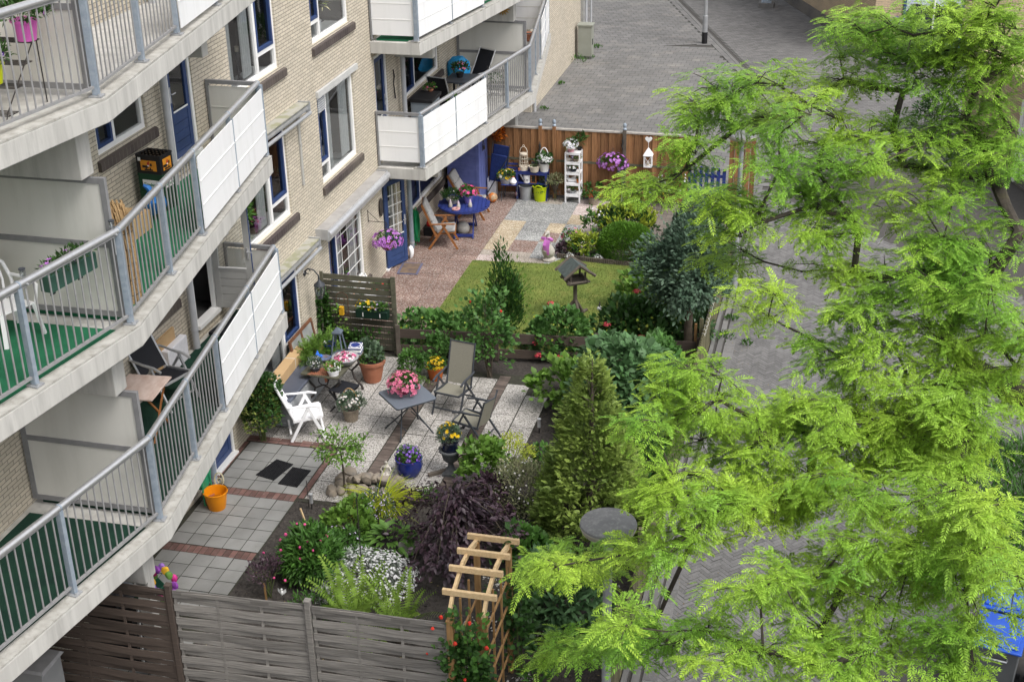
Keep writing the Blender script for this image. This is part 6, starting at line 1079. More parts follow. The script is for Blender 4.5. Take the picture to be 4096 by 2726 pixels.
t = T('log_edging', 'low edging of short upright brown logs along the lawn bed', 'edging', (2.04, 11.16, 0)); b = B(); n = 44
for i in range(n): u = i/n; b.tube([(u*2.2, -.16*u-.06*math.sin(3.1*u), -.03), (u*2.2, -.16*u-.06*math.sin(3.1*u), .11+random.uniform(-.006, .006))], .026, 7)
b.o('logs', BFENCE if False else BIRDW, t)
# things on the round table
zt = .738
potted('potted_plant', 'white flowered green plant in a grey dish on the blue round table', 'potted plant', (-.78, 12.3, zt), [(.001, 0), (.1, 0), (.16, .1), (.17, .12), (.15, .12), (.001, .1)], WSTONE, (0, 0, .17), (.27, .24, .17), 900, TS, .045, LD, [([FWH, FWH], 16, .045)], 221)
potted('potted_geranium', 'magenta flowers in a lilac pot on the blue round table', 'potted plant', (-.42, 12.38, zt), cp(.08, .12, .2), mat('lilac_pot', (.22, .18, .5)), (0, 0, .27), (.22, .2, .16), 420, TL, .06, LM, [([FHP, FHP], 48, .075, dict(lift=1.12))], 222)
for x, y, lab in ((-.76, 12.02, 'left'), (-.55, 11.98, 'middle'), (-.30, 12.12, 'right')):
    t = T('gnome', 'tiny pale garden gnome, %s one of three on the blue round table' % lab, 'gnome', (x, y, zt), 0, 'gnomes on the round table'); b = B(); b.lathe([(.001, 0), (.045, 0), (.05, .05), (.035, .1), (.03, .12), (.001, .12)], 12); b.o('body', WSTONE, t); b = B(); b.lathe([(.032, .115), (.03, .13), (.012, .18), (.001, .2)], 10); b.o('hat', mat('pale_hat', (.5, .42, .5)), t)
t = T('ring_candle_holder', 'pink ring shaped dish on the front of the blue round table', 'dish', (-.58, 11.86, zt)); b = B(); b.lathe([(.05, .0), (.09, .0), (.1, .02), (.09, .04), (.05, .04), (.04, .02), (.05, .0)], 20); b.o('ring', mat('pink_ceramic', (.6, .33, .32)), t)
b = B(); b.sph((0, 0, 0), .16, 20); o = b.o('stone_ball', mat('pale_concrete_ball', (.45, .43, .4), (.36, .345, .32), 20, .9, .4, 60), loc=(-.52, 12.2, .155)); tag(o, 'pale concrete ball under the blue round table', 'ball')
b = B(); b.sph((0, 0, 0), .13, 20); o = b.o('decor_ball', mat('swirl_ball', (.55, .16, .03), (.45, .33, .2), 7, .4, ramp=(.47, .5), wear=((.12, .03, .02), 9, .9)), loc=(-.38, 14.5, .13)); tag(o, 'orange and cream swirled ball on the terrace by the blue cupboard', 'ball')
t = T('watering_can', 'zinc watering can behind the round table at the house wall', 'watering can', (-1.2, 12.2, 0)); b = B(); b.lathe([(.001, 0), (.17, 0), (.16, .3), (.1, .36), (.001, .36)], 18); b.o('body', ZINC, t); b = B(); b.tube([(.1, .0, .08), (-.05, -.35, .5)], [.03, .018], 8); b.o('spout', ZINC, t)
t = T('red_lamp', 'dark garden lantern with a red dome beside the front teak recliner', 'lantern', (-1.30, 12.0, 0)); b = B(); b.box(-.12, .12, -.12, .12, 0, .22); b.o('body', BLACK, t); b = B(); b.sph((0, 0, .28), (.08, .08, .09), 10); b.o('dome', mat('red_plastic', (.45, .02, .02), None, 4, .3), t)
# house wall things
t = T('garden_hose', 'coiled green garden hose hanging on the house wall beside the steel pipe', 'hose', (-1.52, 11.3, 0)); b = B()
for i in range(9): x = .03+.012*i; q = .09+.02*(i % 4); b.tube([(x*1.3, q*math.sin(a)*1.0+.02*(i % 2), .55-.03*(i % 5)+(.34+.02*(i % 3))*math.cos(a)) for a in [k*6.283/22 for k in range(23)]], .011, 5)
b.tube([(.05, -.1, .4), (.07, -.1, .1), (.1, -.05, .02)], .011, 5); b.o('coil', mat('hose_green', (.03, .36, .14), (.02, .28, .11), 9, .4), t); b = B(); b.tube([(.06, .1, .86), (.1, .14, .78)], .018, 8); b.sph((.1, .15, .68), .03, 8); b.o('connector', FOR, t)
t = T('clog_pair', 'pair of white painted wooden clogs hanging at the steel pipe foot', 'clogs', (-1.30, 10.45, .0)); t.scale = (.8, .8, .8); 
for i, (y, z, a) in enumerate(((0, 0, .1), (.1, .08, -.15))): b = B(); b.tube([(0, y, .0), (.02, y, .06), (.035, y, .16), (.03, y, .24), (.0, y, .32), (-.03, y, .37)], [.02, .045, .05, .05, .045, .012], 12); b.o('clog', WPLAST, t)
t = T('doormat', 'worn blue rimmed doormat in front of the glazed blue door', 'mat', (-1.12, 9.85, .004), .1); b = B(); b.box(-.24, .24, -.33, .33, 0, .012); b.o('rim', mat('mat_blue', (.13, .13, .2), (.1, .1, .15), 20), t); b = B(); b.box(-.19, .19, -.28, .28, .012, .018); b.o('pile', mat('coir', (.2, .14, .09), (.12, .09, .08), 6, .95), t)
def hangbasket(label, loc, r, bm, fl, seed, arm=None, n=500):
    t = T('hanging_basket', label, 'hanging basket', loc, 0, 'hanging baskets'); b = B(); b.lathe([(.001, -.17), (.09, -.16), (.16, -.08), (.18, 0), (.165, 0), (.001, -.03)], 20); b.o('basket', bm, t); leaves('foliage', LM, t, n, (0, 0, .04), r, TSN, .06, seed, floor=-9, zmin=-.6, fill=.4); blooms('blossoms', fl, t, 105, (0, 0, .05), r, .085, seed+1, floor=-9, zmin=-.55, lift=1.1); b = B()
    for k in range(3): a = k*2.09; b.tube([(.17*math.cos(a), .17*math.sin(a), 0), (0, 0, .45)], .004, 4)
    b.o('chain', IRON, t)
    if arm:
        b = B(); ax, az = arm; b.tube([(ax, 0, az), (0, 0, az)], .008, 5); b.tube([(ax, 0, az+.25), (ax, 0, az-.02)], .008, 5); b.tube([(ax, 0, az+.22), (ax*.4, 0, az)], .006, 5); b.o('bracket', IRON, t)
    return t
hangbasket('mauve petunias in a hanging basket on the house wall left of the glazed door', (-1.18, 8.62, 1.12), (.30, .32, .20), mat('coco', (.17, .07, .035), (.12, .05, .03), 20, .9), [FMA, FDK], 231, (-.41, .46))
hangbasket('mauve petunias in a hanging basket on the far brown fence', (2.62, 15.0, 1.02), (.36, .2, .24), bpy.data.materials['coco'], [FMA, FLI], 233)
b = B(); b.sph((0, 0, 0), (.03, .10, .22), 12, jit=.08); o = b.o('wall_ornament', IRON, loc=(-1.56, 9.40, 1.62)); tag(o, 'black oval ornament on the house wall above the hanging basket', 'ornament')
t = T('door_hanging', 'white wicker butterfly ornament hanging on the glazed blue door', 'ornament', (-1.56, 10.0, 1.45)); b = B()
for y, z, ry, rz_ in ((-.09, .05, .09, .1), (.09, .05, .09, .1), (-.07, -.1, .07, .08), (.07, -.1, .07, .08)): b.sph((0, y, z), (.02, ry, rz_), 12, jit=.1)
b.o('butterfly', mat('white_wicker', (.65, .64, .6), (.5, .48, .44), 50, .9, .5, 80), t); b = B(); b.tube([(0, 0, .1), (0, 0, .48)], .012, 5); b.o('ribbon', WHITE, t)
t = T('wall_lantern', 'dark grey coach lantern on a scrolled bracket at the house corner', 'lantern', (-1.6, 4.95, 1.62)); b = B(); b.lathe([(.001, 0), (.05, 0), (.05, .02), (.001, .02)], 10, 0); b.o('plate', ANTH, t).rotation_euler = (0, R(90), 0); t.children[0].location = (0, 0, .25); b = B(); b.tube([(0, 0, .28), (.08, 0, .36), (.2, 0, .34), (.3, -.02, .24), (.3, -.02, .16)], .013, 7); b.tube(arc((.08, 0, .3), .05, 0, 5, 12), .008, 5); b.o('arm', ANTH, t); b = B(); b.lathe([(.01, .18), (.03, .13), (.11, .06), (.115, .04), (.001, .04)], 8, 0, (.3, -.02)); b.lathe([(.02, .2), (.012, .16), (.001, .15)], 8, 0, (.3, -.02)); b.o('roof', ANTH, t); b = B()
for k in range(6): a = k*1.047; b.tube([(.3+.1*math.cos(a), -.02+.1*math.sin(a), .04), (.3+.105*math.cos(a), -.02+.105*math.sin(a), -.08), (.3+.05*math.cos(a), -.02+.05*math.sin(a), -.22)], .007, 5)
b.lathe([(.001, -.26), (.03, -.25), (.06, -.21), (.055, -.2), (.001, -.2)], 10, 0, (.3, -.02)); b.o('cage', ANTH, t); b = B(); b.lathe([(.045, -.2), (.095, -.08), (.09, .04), (.085, .04)], 12, 0, (.3, -.02)); b.o('glass', GLASS, t)
b = B(); b.tube([(-1.585, 4.9, 1.9), (-1.585, 4.9, 2.35)], .008, 5); tag(b.o('cable', WHITE), 'white cable on the brick wall above the coach lantern', 'cable')
# items on the slatted screen
t = T('trough_planter', 'dark green trough with yellow pansies hooked on the slatted screen', 'planter', (-.46, 5.48, .98)); b = B(); b.box(-.33, .33, -.09, .07, -.16, 0); b.o('trough', mat('dark_green_plastic', (.008, .028, .018), None, 5, .4), t, bev=.01); leaves('foliage', LM, t, 360, (0, 0, .02), (.32, .12, .14), TL, .05, 241, floor=-.02, zmin=0); blooms('yellow_blossoms', [FYE, FDK], t, 20, (-.14, 0, .03), (.2, .12, .16), .055, 242, floor=-.02, lift=1.15); blooms('mauve_blossoms', [FLI, FVI], t, 14, (.18, 0, .03), (.2, .12, .13), .05, 243, floor=-.02, lift=1.15); b = B()
for x in (-.17, .18): b.box(x-.008, x+.008, -.095, -.088, -.12, -.04)
b.o('clip', WHITE, t)
t = T('candle_bracket', 'rusty iron scroll bracket with a yellow candle on the slatted screen', 'candle holder', (-1.1, 5.53, .9)); b = B(); b.tube(arc((0, 0, .25), .12, 0, math.pi, 12), .009, 5); b.tube([(-.12, 0, .25), (-.12, 0, -.12)], .009, 5); b.tube([(.12, 0, .25), (.12, 0, -.12)], .009, 5); b.tube(arc((0, 0, .2), .06, 0, 6.28, 14), .007, 5); b.beam((-.12, 0, -.1), (.12, 0, -.1), .02, .02)
for x in (-.07, .0, .07): b.tube(arc((x, 0, -.08), .03, 0, 6.28, 10), .006, 4)
b.o('iron', mat('rust', (.06, .04, .03), (.1, .05, .03), 20, .9), t); b = B(); b.box(-.04, .04, -.1, -.02, -.08, .09); b.o('candle', mat('yellow_wax', (.65, .36, .02), None, 5, .5), t)
# white chair and pots behind the screen
t = T('slat_chair', 'white slatted folding chair behind the slatted screen', 'chair', (-1.15, 7.2, 0), 1.2); b = B()
for z in (.58, .68, .78): b.beam((-.2, .2+(z-.5)*.25, z), (.2, .2+(z-.5)*.25, z), .015, .06, 0, (0, 0, 1))
b.o('backrest', WPLAST, t); b = B()
for i in range(5): b.box(-.2, .2, -.2+i*.08, -.14+i*.08, .42, .44)
b.o('seat', WPLAST, t)
for s in (-1, 1): b = B(); b.beam((s*.21, .28, .85), (s*.21, -.22, 0), .02, .035); b.o('leg', WPLAST, t); b = B(); b.beam((s*.19, -.2, .43), (s*.19, .25, 0), .02, .035); b.o('leg', WPLAST, t)
potted('potted_daisies', 'white daisies with orange centres behind the slatted screen', 'potted plant', (-1.25, 6.5, .45), cp(.09, .12, .2), WPLAST, (0, 0, .28), (.26, .22, .22), 420, TSN, .06, LGG, [([FWH, FOR], 40, .07)], 251)
potted('potted_geranium', 'red geranium in a zinc pot right of the white slatted chair', 'potted plant', (-.82, 7.05, .45), cp(.09, .12, .2), ZINC, (0, 0, .27), (.2, .2, .17), 300, TLW, .06, LM, [([FRE, FRE], 26, .06)], 252)
t = T('plant_bench', 'low white bench carrying pots behind the slatted screen', 'bench', (-1.05, 6.8, 0), 1.3); b = B(); b.box(-.45, .45, -.15, .15, .42, .45); b.o('seat', WPLAST, t)
for x in (-.4, .4): b = B(); b.box(x-.02, x+.02, -.13, .13, 0, .42); b.o('leg', WPLAST, t)
# blue cupboard (shed)
t = T('garden_cupboard', 'lavender blue slatted wooden garden cupboard with a plank door under the balcony', 'cupboard', (-1.5, 14.2, 0)); b = B()
for i in range(24): b.box(.04, .86, -.01-.004*(i % 2), .0, .03+i*.078, .03+i*.078+.073)
b.o('slat_side', SHEDB, t); b = B(); b.box(.04, .83, .002, .92, .0, 1.9); b.o('body', SHEDB, t); b = B()
for y in (.05, .28, .49, .70): b.box(.831, .85, y, y+.2, .03, 1.88)
b.o('door', SHEDB, t); b = B(); b.box(.851, .862, .06, .08, .3, .42); b.box(.851, .862, .06, .08, 1.4, 1.52); b.o('hinge', IRON, t); b = B(); b.box(.79, .875, -.02, .04, 0, 1.9); b.o('corner_strip', SHEDB, t)
t = T('iron_ornament', 'small wrought iron bell ornament on the blue cupboard door', 'ornament', (-.62, 14.62, 1.45)); b = B(); b.tube(arc((0, 0, .05), .1, 1, 6, 14, 'yz'), .009, 5); b.tube([(0, .02, .15), (.02, 0, 0), (0, -.06, -.12)], .012, 6); b.sph((.02, 0, -.05), (.03, .05, .06), 8); b.o('iron', IRON, t)
t = T('gargoyle', 'small grey gargoyle face hanging high on the blue cupboard', 'ornament', (-1.12, 14.15, 1.68)); b = B(); b.sph((0, 0, 0), (.12, .05, .1), 12, jit=.2); b.sph((.08, -.02, -.1), (.07, .04, .1), 10, jit=.2); b.o('stone', mat('gargoyle_grey', (.13, .125, .115)), t)
t = T('leaf_wreath', 'orange autumn leaf decoration hanging on the far fence beside the balcony', 'decoration', (-.35, 15.1, 1.62)); leaves('leaves', FOR, t, 130, (0, 0, 0), (.17, .08, .17), TLW, .09, 261, floor=-9, zmin=-1); leaves('dark_leaves', mat('dry_leaf', (.2, .05, .02)), t, 60, (.02, -.02, -.02), (.17, .08, .17), TLW, .08, 262, floor=-9, zmin=-1)
t = T('folded_lounger', 'folded royal blue sun lounger leaning on the far fence beside the cupboard', 'lounger', (-.42, 14.98, 0)); Mx = Matrix.Rotation(.1, 4, 'X') @ Matrix.Rotation(.14, 4, 'Y'); b = B(); b.box(-.18, .22, -.04, .0, .9, 1.45, 0, Mx); b.box(-.2, .2, -.09, -.045, .45, 1.2, 0, Mx); b.o('cloth', mat('lounger_blue', (.012, .03, .14), (.01, .022, .1), 20, .8), t, bev=.02); b = B()
for s in (-.2, .24): b.tube([Mx @ Vector((s, -.05, 1.5)), Mx @ Vector((s, -.05, .0))], .013, 6)
b.tube([Mx @ Vector((.24, -.1, 1.2)), Mx @ Vector((-.2, -.1, .1))], .013, 6); b.o('frame', ANTH, t)
t = T('white_box', 'tall white plastic container beside the cupboard at the far fence', 'container', (-.5, 14.98, 0)); b = B(); b.box(-.12, .12, -.1, .08, 0, .5); b.o('body', WPLAST, t, bev=.02); b = B(); b.box(-.09, .06, -.105, -.1, .08, .4); b.o('front', WHITE, t)
# blue bistro chair
t = T('bistro_chair', 'blue slatted folding bistro chair carrying a pansy box', 'chair', (.0, 14.82, 0), .1); b = B()
for z in (.58, .66, .75, .85): b.box(-.22, .2, .16+(z-.5)*.1, .175+(z-.5)*.1, z, z+.05)
b.o('backrest', BLUEP, t); b = B()
for i in range(6): b.box(-.2, .2, -.2+i*.062, -.15+i*.062, .43, .445)
b.o('seat', BLUEP, t)
for s in (-1, 1): b = B(); b.tube([(s*.2, .2, .9), (s*.2, -.2, 0)], .009, 6); b.o('leg', ANTH, t); b = B(); b.tube([(s*.18, -.19, .44), (s*.18, .22, 0)], .009, 6); b.o('leg', ANTH, t)
t = potted('flower_box', 'grey trough of yellow and white pansies on the blue bistro chair', 'planter', (-.08, 14.78, .445), [(.001, 0), (.14, 0), (.17, .13), (.001, .12)], ZINC, (0, 0, .2), (.24, .16, .16), 360, TL, .05, LM, [([FYE, FDK], 26, .075), ([FWH, FDY], 14, .07)], 271)
t = T('hen_ornament', 'white ceramic hen on the blue bistro chair', 'ornament', (.12, 14.70, .445)); b = B(); b.lathe([(.001, 0), (.06, 0), (.09, .06), (.08, .1), (.04, .15), (.03, .18), (.001, .2)], 14); b.o('body', WPLAST, t); b = B(); b.sph((0, 0, .19), (.035, .03, .03), 8); b.o('head', mat('hen_red', (.35, .1, .06)), t)
t = T('hanging_lantern', 'tiny dark red lantern hanging below the bistro chair', 'lantern', (.16, 14.85, .14)); b = B(); b.sph((0, 0, 0), (.05, .05, .06), 10); b.tube([(0, 0, .06), (0, 0, .28)], .004, 4); b.o('lantern', mat('dull_red', (.2, .06, .06), (.3, .28, .3), 20), t)
# blue work table and what stands on it
t = T('potting_table', 'dark blue wooden potting table with a shelf at the far fence', 'table', (.56, 14.98, 0)); b = B()
for i in range(3): b.box(-.42, .42, -.15+i*.1, -.055+i*.1, .74, .765)
b.o('tabletop', BLUEP, t); b = B(); b.box(-.38, .38, -.13, .13, .42, .44); b.o('shelf', BLUEP, t); b = B(); b.box(-.4, .4, -.14, -.12, .67, .74); b.o('apron', BLUEP, t)
for x in (-.38, .38):
    for y in (-.12, .12): b = B(); b.box(x-.025, x+.025, y-.025, y+.025, 0, .74); b.o('leg', BLUEP, t)
IVO = mat('ivory_paint', (.62, .56, .46), (.55, .49, .4), 8, .6)
t = T('lantern', 'ivory wire lantern with a ring handle on the blue potting table', 'lantern', (.34, 14.95, .765)); b = B(); b.lathe([(.001, 0), (.12, 0), (.12, .1), (.1, .1), (.001, .08)], 20); b.lathe([(.09, .40), (.095, .40), (.095, .44), (.001, .46)], 18)
for k in range(6): a = k*1.047; b.tube([(.115*math.cos(a), .115*math.sin(a), .1), (.1*math.cos(a), .1*math.sin(a), .42)], .007, 5)
for z in (.22, .32): b.tube([(.108*math.cos(a), .108*math.sin(a), z) for a in [k*6.283/18 for k in range(19)]], .006, 5)
b.tube([(.1*math.cos(a), 0, .44+.17*math.sin(a)) for a in [k*math.pi/12 for k in range(13)]], .009, 6); b.tube(arc((0, 0, .63), .025, 0, 6.28, 10), .006, 5); b.o('frame', IVO, t)
t = T('clay_birds', 'small group of clay pots at the left edge of the potting table', 'ornament', (.24, 14.86, .765)); b = B(); b.lathe([(.001, 0), (.03, 0), (.035, .06), (.001, .07)], 10); b.lathe([(.001, 0), (.025, 0), (.03, .05), (.001, .06)], 10, 0, (.07, .01)); b.o('pots', TERRA, t)
potted('enamel_planter', 'ivory oval planter with ear handles on the blue potting table', 'planter', (.64, 14.86, .765), [(.001, 0), (.1, 0), (.14, .14), (.155, .15), (.13, .15), (.001, .12)], IVO, (0, 0, .15), (.12, .08, .04), 60, TS, .03, LM, None, 281)
t = T('picture_card', 'small grey photograph card standing behind the ivory planter', 'picture', (.62, 15.06, .765)); b = B(); b.ob((0, 0, .1), (.2, .008, .2), (.15, 0, 0)); b.o('card', mat('photo_grey', (.3, .31, .3), (.08, .09, .09), 12), t)
potted('potted_hydrangea', 'white hydrangea in a white wicker basket with a high handle', 'potted plant', (.88, 14.93, .765), [(.001, 0), (.1, 0), (.13, .2), (.145, .22), (.12, .22), (.001, .19)], mat('white_basket', (.72, .72, .71), (.6, .6, .59), 60, .9, .5, 90), (0, 0, .3), (.21, .17, .15), 220, TLW, .09, LD, [([FWH, FWH], 190, .06, dict(zmin=.05))], 282, handle=(.13, .2, 'xz', .012, WPLAST)); o = bpy.data.objects['potted_hydrangea']; b = B(); b.tube([(.13*math.cos(a), 0, .2+.42*math.sin(a)) for a in [k*math.pi/16 for k in range(17)]], .013, 6); b.o('high_handle', WPLAST, o)
t = T('watering_can', 'small white watering can on the shelf of the potting table', 'watering can', (.42, 14.93, .44)); b = B(); b.lathe([(.001, 0), (.085, 0), (.09, .2), (.001, .2)], 16); b.o('body', WPLAST, t); b = B(); b.tube([(-.08, 0, .05), (-.17, 0, .2)], [.02, .016], 7); b.lathe([(.016, .2), (.032, .22), (.001, .225)], 10, 0, (-.175, 0)); b.o('spout', WPLAST, t); b = B(); b.tube(arc((.09, 0, .1), .05, -1.4, 1.4, 8), .008, 5); b.o('handle', WPLAST, t); b = B()
for x in (-.03, .02, .05): b.ob((x, -.092, .09), (.016, .006, .03))
b.o('print', BLACK, t)
t = T('wooden_lantern', 'small brown wooden lantern on the shelf of the potting table', 'lantern', (.60, 14.95, .44)); b = B()
for x in (-.06, .06):
    for y in (-.05, .05): b.box(x-.01, x+.01, y-.01, y+.01, 0, .2)
b.box(-.075, .075, -.065, .065, .2, .225); b.box(-.075, .075, -.065, .065, -.0, .02); b.o('frame', TEAK, t); b = B(); b.box(-.045, .045, -.04, .04, .02, .19); b.o('glass', BLACK, t)
potted('potted_plant', 'small grey plant on the right of the potting table shelf', 'potted plant', (.82, 14.98, .44), cp(.04, .05, .07), ANTH, (0, 0, .1), (.09, .07, .09), 120, TSN, .05, LGG, None, 283)
t = T('bucket', 'tall zinc bucket under the potting table', 'bucket', (.40, 14.90, 0)); b = B(); b.lathe([(.001, 0), (.14, 0), (.175, .34), (.19, .35), (.19, .365), (.165, .36), (.13, .05), (.001, .04)], 26); b.o('body', ZINC, t); b = B()
for s in (-1, 1): b.tube(arc((s*.185, 0, .3), .03, -1.5, 1.5, 8), .006, 5)
b.o('ear', ZINC, t)
t = T('tub', 'lime green flexible tub under the potting table', 'tub', (.78, 14.88, 0)); b = B(); b.lathe([(.001, 0), (.15, 0), (.185, .36), (.2, .37), (.2, .385), (.17, .38), (.13, .1), (.001, .1)], 26); b.o('body', mat('lime_plastic', (.46, .56, .01), (.40, .5, .01), 4, .4), t)
for s in (-1, 1): b = B(); b.tube([(.08*math.cos(a)*1.2, s*.18, .38+.06*math.sin(a)) for a in [k*math.pi/10 for k in range(11)]], .014, 6); b.o('handle', bpy.data.materials['lime_plastic'], t)
leaves('contents', LD, t, 90, (0, 0, .3), (.15, .15, .1), TLN, .1, 285)
t = potted('cone_planter', 'trailing pale green plant in a dark wicker cone on an iron stand', 'planter', (1.16, 14.9, 0), [(.001, .18), (.02, .2), (.13, .5), (.15, .5), (.001, .48)], mat('dark_wicker', (.09, .07, .055), (.05, .04, .03), 60, .9, .5, 90), (0, 0, .55), (.24, .2, .17), 520, TSN, .06, LWH, None, 286, droop=.5); b = B()
for k in range(3): a = k*2.09+.5; b.tube([(.03*math.cos(a), .03*math.sin(a), .52), (.17*math.cos(a), .17*math.sin(a), .24), (.17*math.cos(a), .17*math.sin(a), .02), (.21*math.cos(a), .21*math.sin(a), .0)], .006, 5)
b.tube([(.16*math.cos(a), .16*math.sin(a), .26) for a in [k*6.283/16 for k in range(17)]], .005, 5); b.o('stand', IRON, t)
# white shelf tower with pots
t = T('shelf_tower', 'tall narrow white open shelf full of small pots at the far fence', 'shelf', (1.63, 14.98, 0)); b = B()
for x in (-.18, .18):
    for y in (-.15, .15): b = B(); b.box(x-.018, x+.018, y-.018, y+.018, 0, 1.32); b.o('leg', WPLAST, t)
for z in (.2, .5, .78, 1.05, 1.31): b = B(); b.box(-.195, .195, -.165, .165, z, z+.022); b.box(-.16, .16, -.165, -.15, z-.04, z); b.o('shelf_board', WPLAST, t)
potted('potted_petunia', 'white and violet petunias in pink pots on top of the white shelf', 'potted plant', (1.57, 14.9, 1.332), cp(.07, .09, .1), mat('pink_pot', (.62, .3, .34)), (0, 0, .18), (.24, .18, .14), 300, TSN, .05, LM, [([FWH, FVI], 60, .085)], 291)
potted('potted_plant', 'dark upright green plant behind the petunias on the white shelf', 'potted plant', (1.76, 15.06, 1.332), cp(.05, .06, .08), BLACK, (0, 0, .25), (.15, .1, .18), 70, TLN, .16, LD, None, 292)
for z, lab, fl, pm, x in ((1.072, 'lilac flowers in a wicker pot on the uppermost inner shelf', [FLI, FWH], WICK, .06), (.802, 'white flowers with dark pot on the second shelf of the tower', [FWH, FDK], NGLAZE, 0), (.222, 'white pink eyed flowers in a grey trough on the lowest shelf', [FWH, FHP], ZINC, -.02)): potted('potted_plant', lab, 'potted plant', (1.63+x, 14.95, z), cp(.06, .08, .08), pm, (0, 0, .13), (.17, .12, .09), 200, TSN, .05, LM, [(fl, 15, .06)], int(z*1000))
t = T('heart_stone', 'small grey stone heart on the uppermost inner shelf of the tower', 'ornament', (1.5, 14.9, 1.072)); b = B(); b.sph((0, 0, .05), (.06, .03, .05), 10); b.sph((.04, 0, .06), (.04, .03, .04), 10); b.o('stone', WSTONE, t)
t = T('angel_figure', 'white reclining figure on the third shelf of the white tower', 'statue', (1.58, 14.93, .522)); b = B(); b.tube([(-.12, 0, .1), (-.06, 0, .06), (.05, 0, .05), (.14, .0, .06)], [.03, .045, .05, .03], 9); b.sph((-.14, 0, .14), .03, 8); b.add([(-.05, .03, .08), (.1, .05, .16), (.12, .05, .1), (-.02, .03, .05)], [(0, 1, 2, 3)]); b.o('figure', WPLAST, t)
potted('potted_cactus', 'tiny orange pot with a grey plant on the third shelf of the white tower', 'potted plant', (1.77, 14.9, .522), cp(.035, .045, .09), FOR, (0, 0, .11), (.04, .04, .05), 60, TSN, .04, LGG, None, 294)
potted('potted_kalanchoe', 'orange red flowers in a birch bark pot at the foot of the far fence', 'potted plant', (2.17, 14.86, 0), [(.001, 0), (.12, 0), (.13, .2), (.001, .18)], WICK, (0, 0, .24), (.2, .17, .12), 260, TL, .055, LM, [([FRE, FOR], 26, .05)], 295)
for x, z, s in ((1.95, .35, .14), (2.25, .42, .08), (2.62, .38, .13), (2.9, .3, .14), (1.9, .1, .1)): plant('ivy', ['ivy sprig on the far fence right of the white shelf', 'small ivy sprig on the far fence above the birch pot', 'ivy sprig on the far fence below the mauve basket', 'ivy sprig on the far fence behind the iron trellis', 'ivy sprig at the foot of the white shelf'][[1.95, 2.25, 2.62, 2.9, 1.9].index(x)], 'ivy', (x, 15.12), (0, -.02, z), (s, .05, s), 40, TLW, .08, LM, int(x*100), ns=0, group='ivy sprigs on the far fence')
t = T('wall_candle_lantern', 'white house shaped lantern hanging on a chain on the far fence', 'lantern', (3.5, 15.08, 1.0)); b = B(); b.box(-.1, .1, -.09, .09, 0, .03)
for x in (-.09, .09):
    for y in (-.08, .08): b.box(x-.012, x+.012, y-.012, y+.012, .03, .28)
b.box(-.1, .1, -.09, .09, .28, .3); b.add([(-.12, -.11, .3), (.12, -.11, .3), (.12, .11, .3), (-.12, .11, .3), (-.05, -.05, .42), (.05, -.05, .42), (.05, .05, .42), (-.05, .05, .42), (0, 0, .5)], [(0, 1, 5, 4), (1, 2, 6, 5), (2, 3, 7, 6), (3, 0, 4, 7), (4, 5, 8), (5, 6, 8), (6, 7, 8), (7, 4, 8)]); b.beam((-.08, -.085, .04), (.08, -.085, .27), .01, .01); b.beam((.08, -.086, .04), (-.08, -.086, .27), .01, .01); b.o('house', WPLAST, t); b = B(); b.lathe([(.001, .03), (.035, .03), (.035, .14), (.001, .14)], 10); b.o('candle', IVO, t); b = B(); b.tube([(0, 0, .5), (0, 0, .66)], .005, 4); b.o('chain', WHITE, t)
t = T('heart_hanger', 'white wooden heart above the house shaped lantern', 'ornament', (3.5, 15.08, 1.70)); b = B(); pts = []
for k in range(24): a = k*6.283/24; pts.append((.0055*16*math.sin(a)**3, .0055*(13*math.cos(a)-5*math.cos(2*a)-2*math.cos(3*a)-math.cos(4*a))))
V = [(x, -.01, z) for x, z in pts]+[(x, .01, z) for x, z in pts]; b.add(V, [tuple(range(24)), tuple(range(47, 23, -1))]+[(i, 24+i, 24+(i+1) % 24, (i+1) % 24) for i in range(24)]); b.o('heart', WPLAST, t); b = B(); b.tube([(0, 0, -.09), (0, 0, -.2)], .004, 4); b.o('cord', WHITE, t)
for x, z, lab in ((.49, 1.25, 'small dark lantern figure hanging on the left capped post'), (2.86, 1.5, 'dark iron key ornament on the right capped post')): t = T('iron_ornament', lab, 'ornament', (x if x > 1 else .74, 15.05, z)); b = B(); b.tube([(0, 0, .25), (.01, 0, .1), (-.02, 0, 0), (.01, 0, -.12)], [.008, .03, .022, .01], 7); b.sph((0, 0, .14), (.035, .03, .05), 8); b.o('iron', IRON, t)
t = T('iron_bird', 'flat grey iron birds ornament below the right capped post', 'ornament', (2.84, 15.05, .78)); b = B(); b.sph((-.06, 0, .05), (.07, .02, .04), 8); b.sph((.06, 0, .0), (.06, .02, .035), 8); b.tube([(0, 0, 0), (0, 0, -.3)], .008, 5); b.sph((.03, 0, -.2), (.03, .02, .06), 8); b.o('iron', mat('grey_iron', (.10, .11, .12)), t)
t = T('plant_trellis', 'scrolled grey iron trellis with two candle cups at the far fence', 'trellis', (3.02, 14.95, 0)); b = B()
for s in (-1, 1): b.tube([(s*.15, 0, 0), (s*.15, 0, .3), (s*.08, 0, .42), (s*.02, 0, .36), (s*.06, 0, .28)], .007, 5); b.tube(arc((s*.07, 0, .15), .06, 0, 5, 12), .006, 5)
b.tube([(-.15, 0, .05), (.15, 0, .05)], .007, 5); b.o('iron', ZINC, t)
for s in (-.09, .09): b = B(); b.lathe([(.001, .05), (.045, .05), (.05, .11), (.001, .1)], 12, 0, (s, -.02)); b.o('cup', GLASS, t)
t = T('basket_stand', 'dark iron frame stand with a leaf ornament and violet pansies at the far fence', 'plant stand', (3.72, 14.7, 0)); b = B()
for s in (-1, 1): b.tube([(s*.2, 0, 0), (s*.19, .0, .85)], .008, 5); b.tube([(s*.2, 0, .02), (s*.2, -.25, 0)], .008, 5)
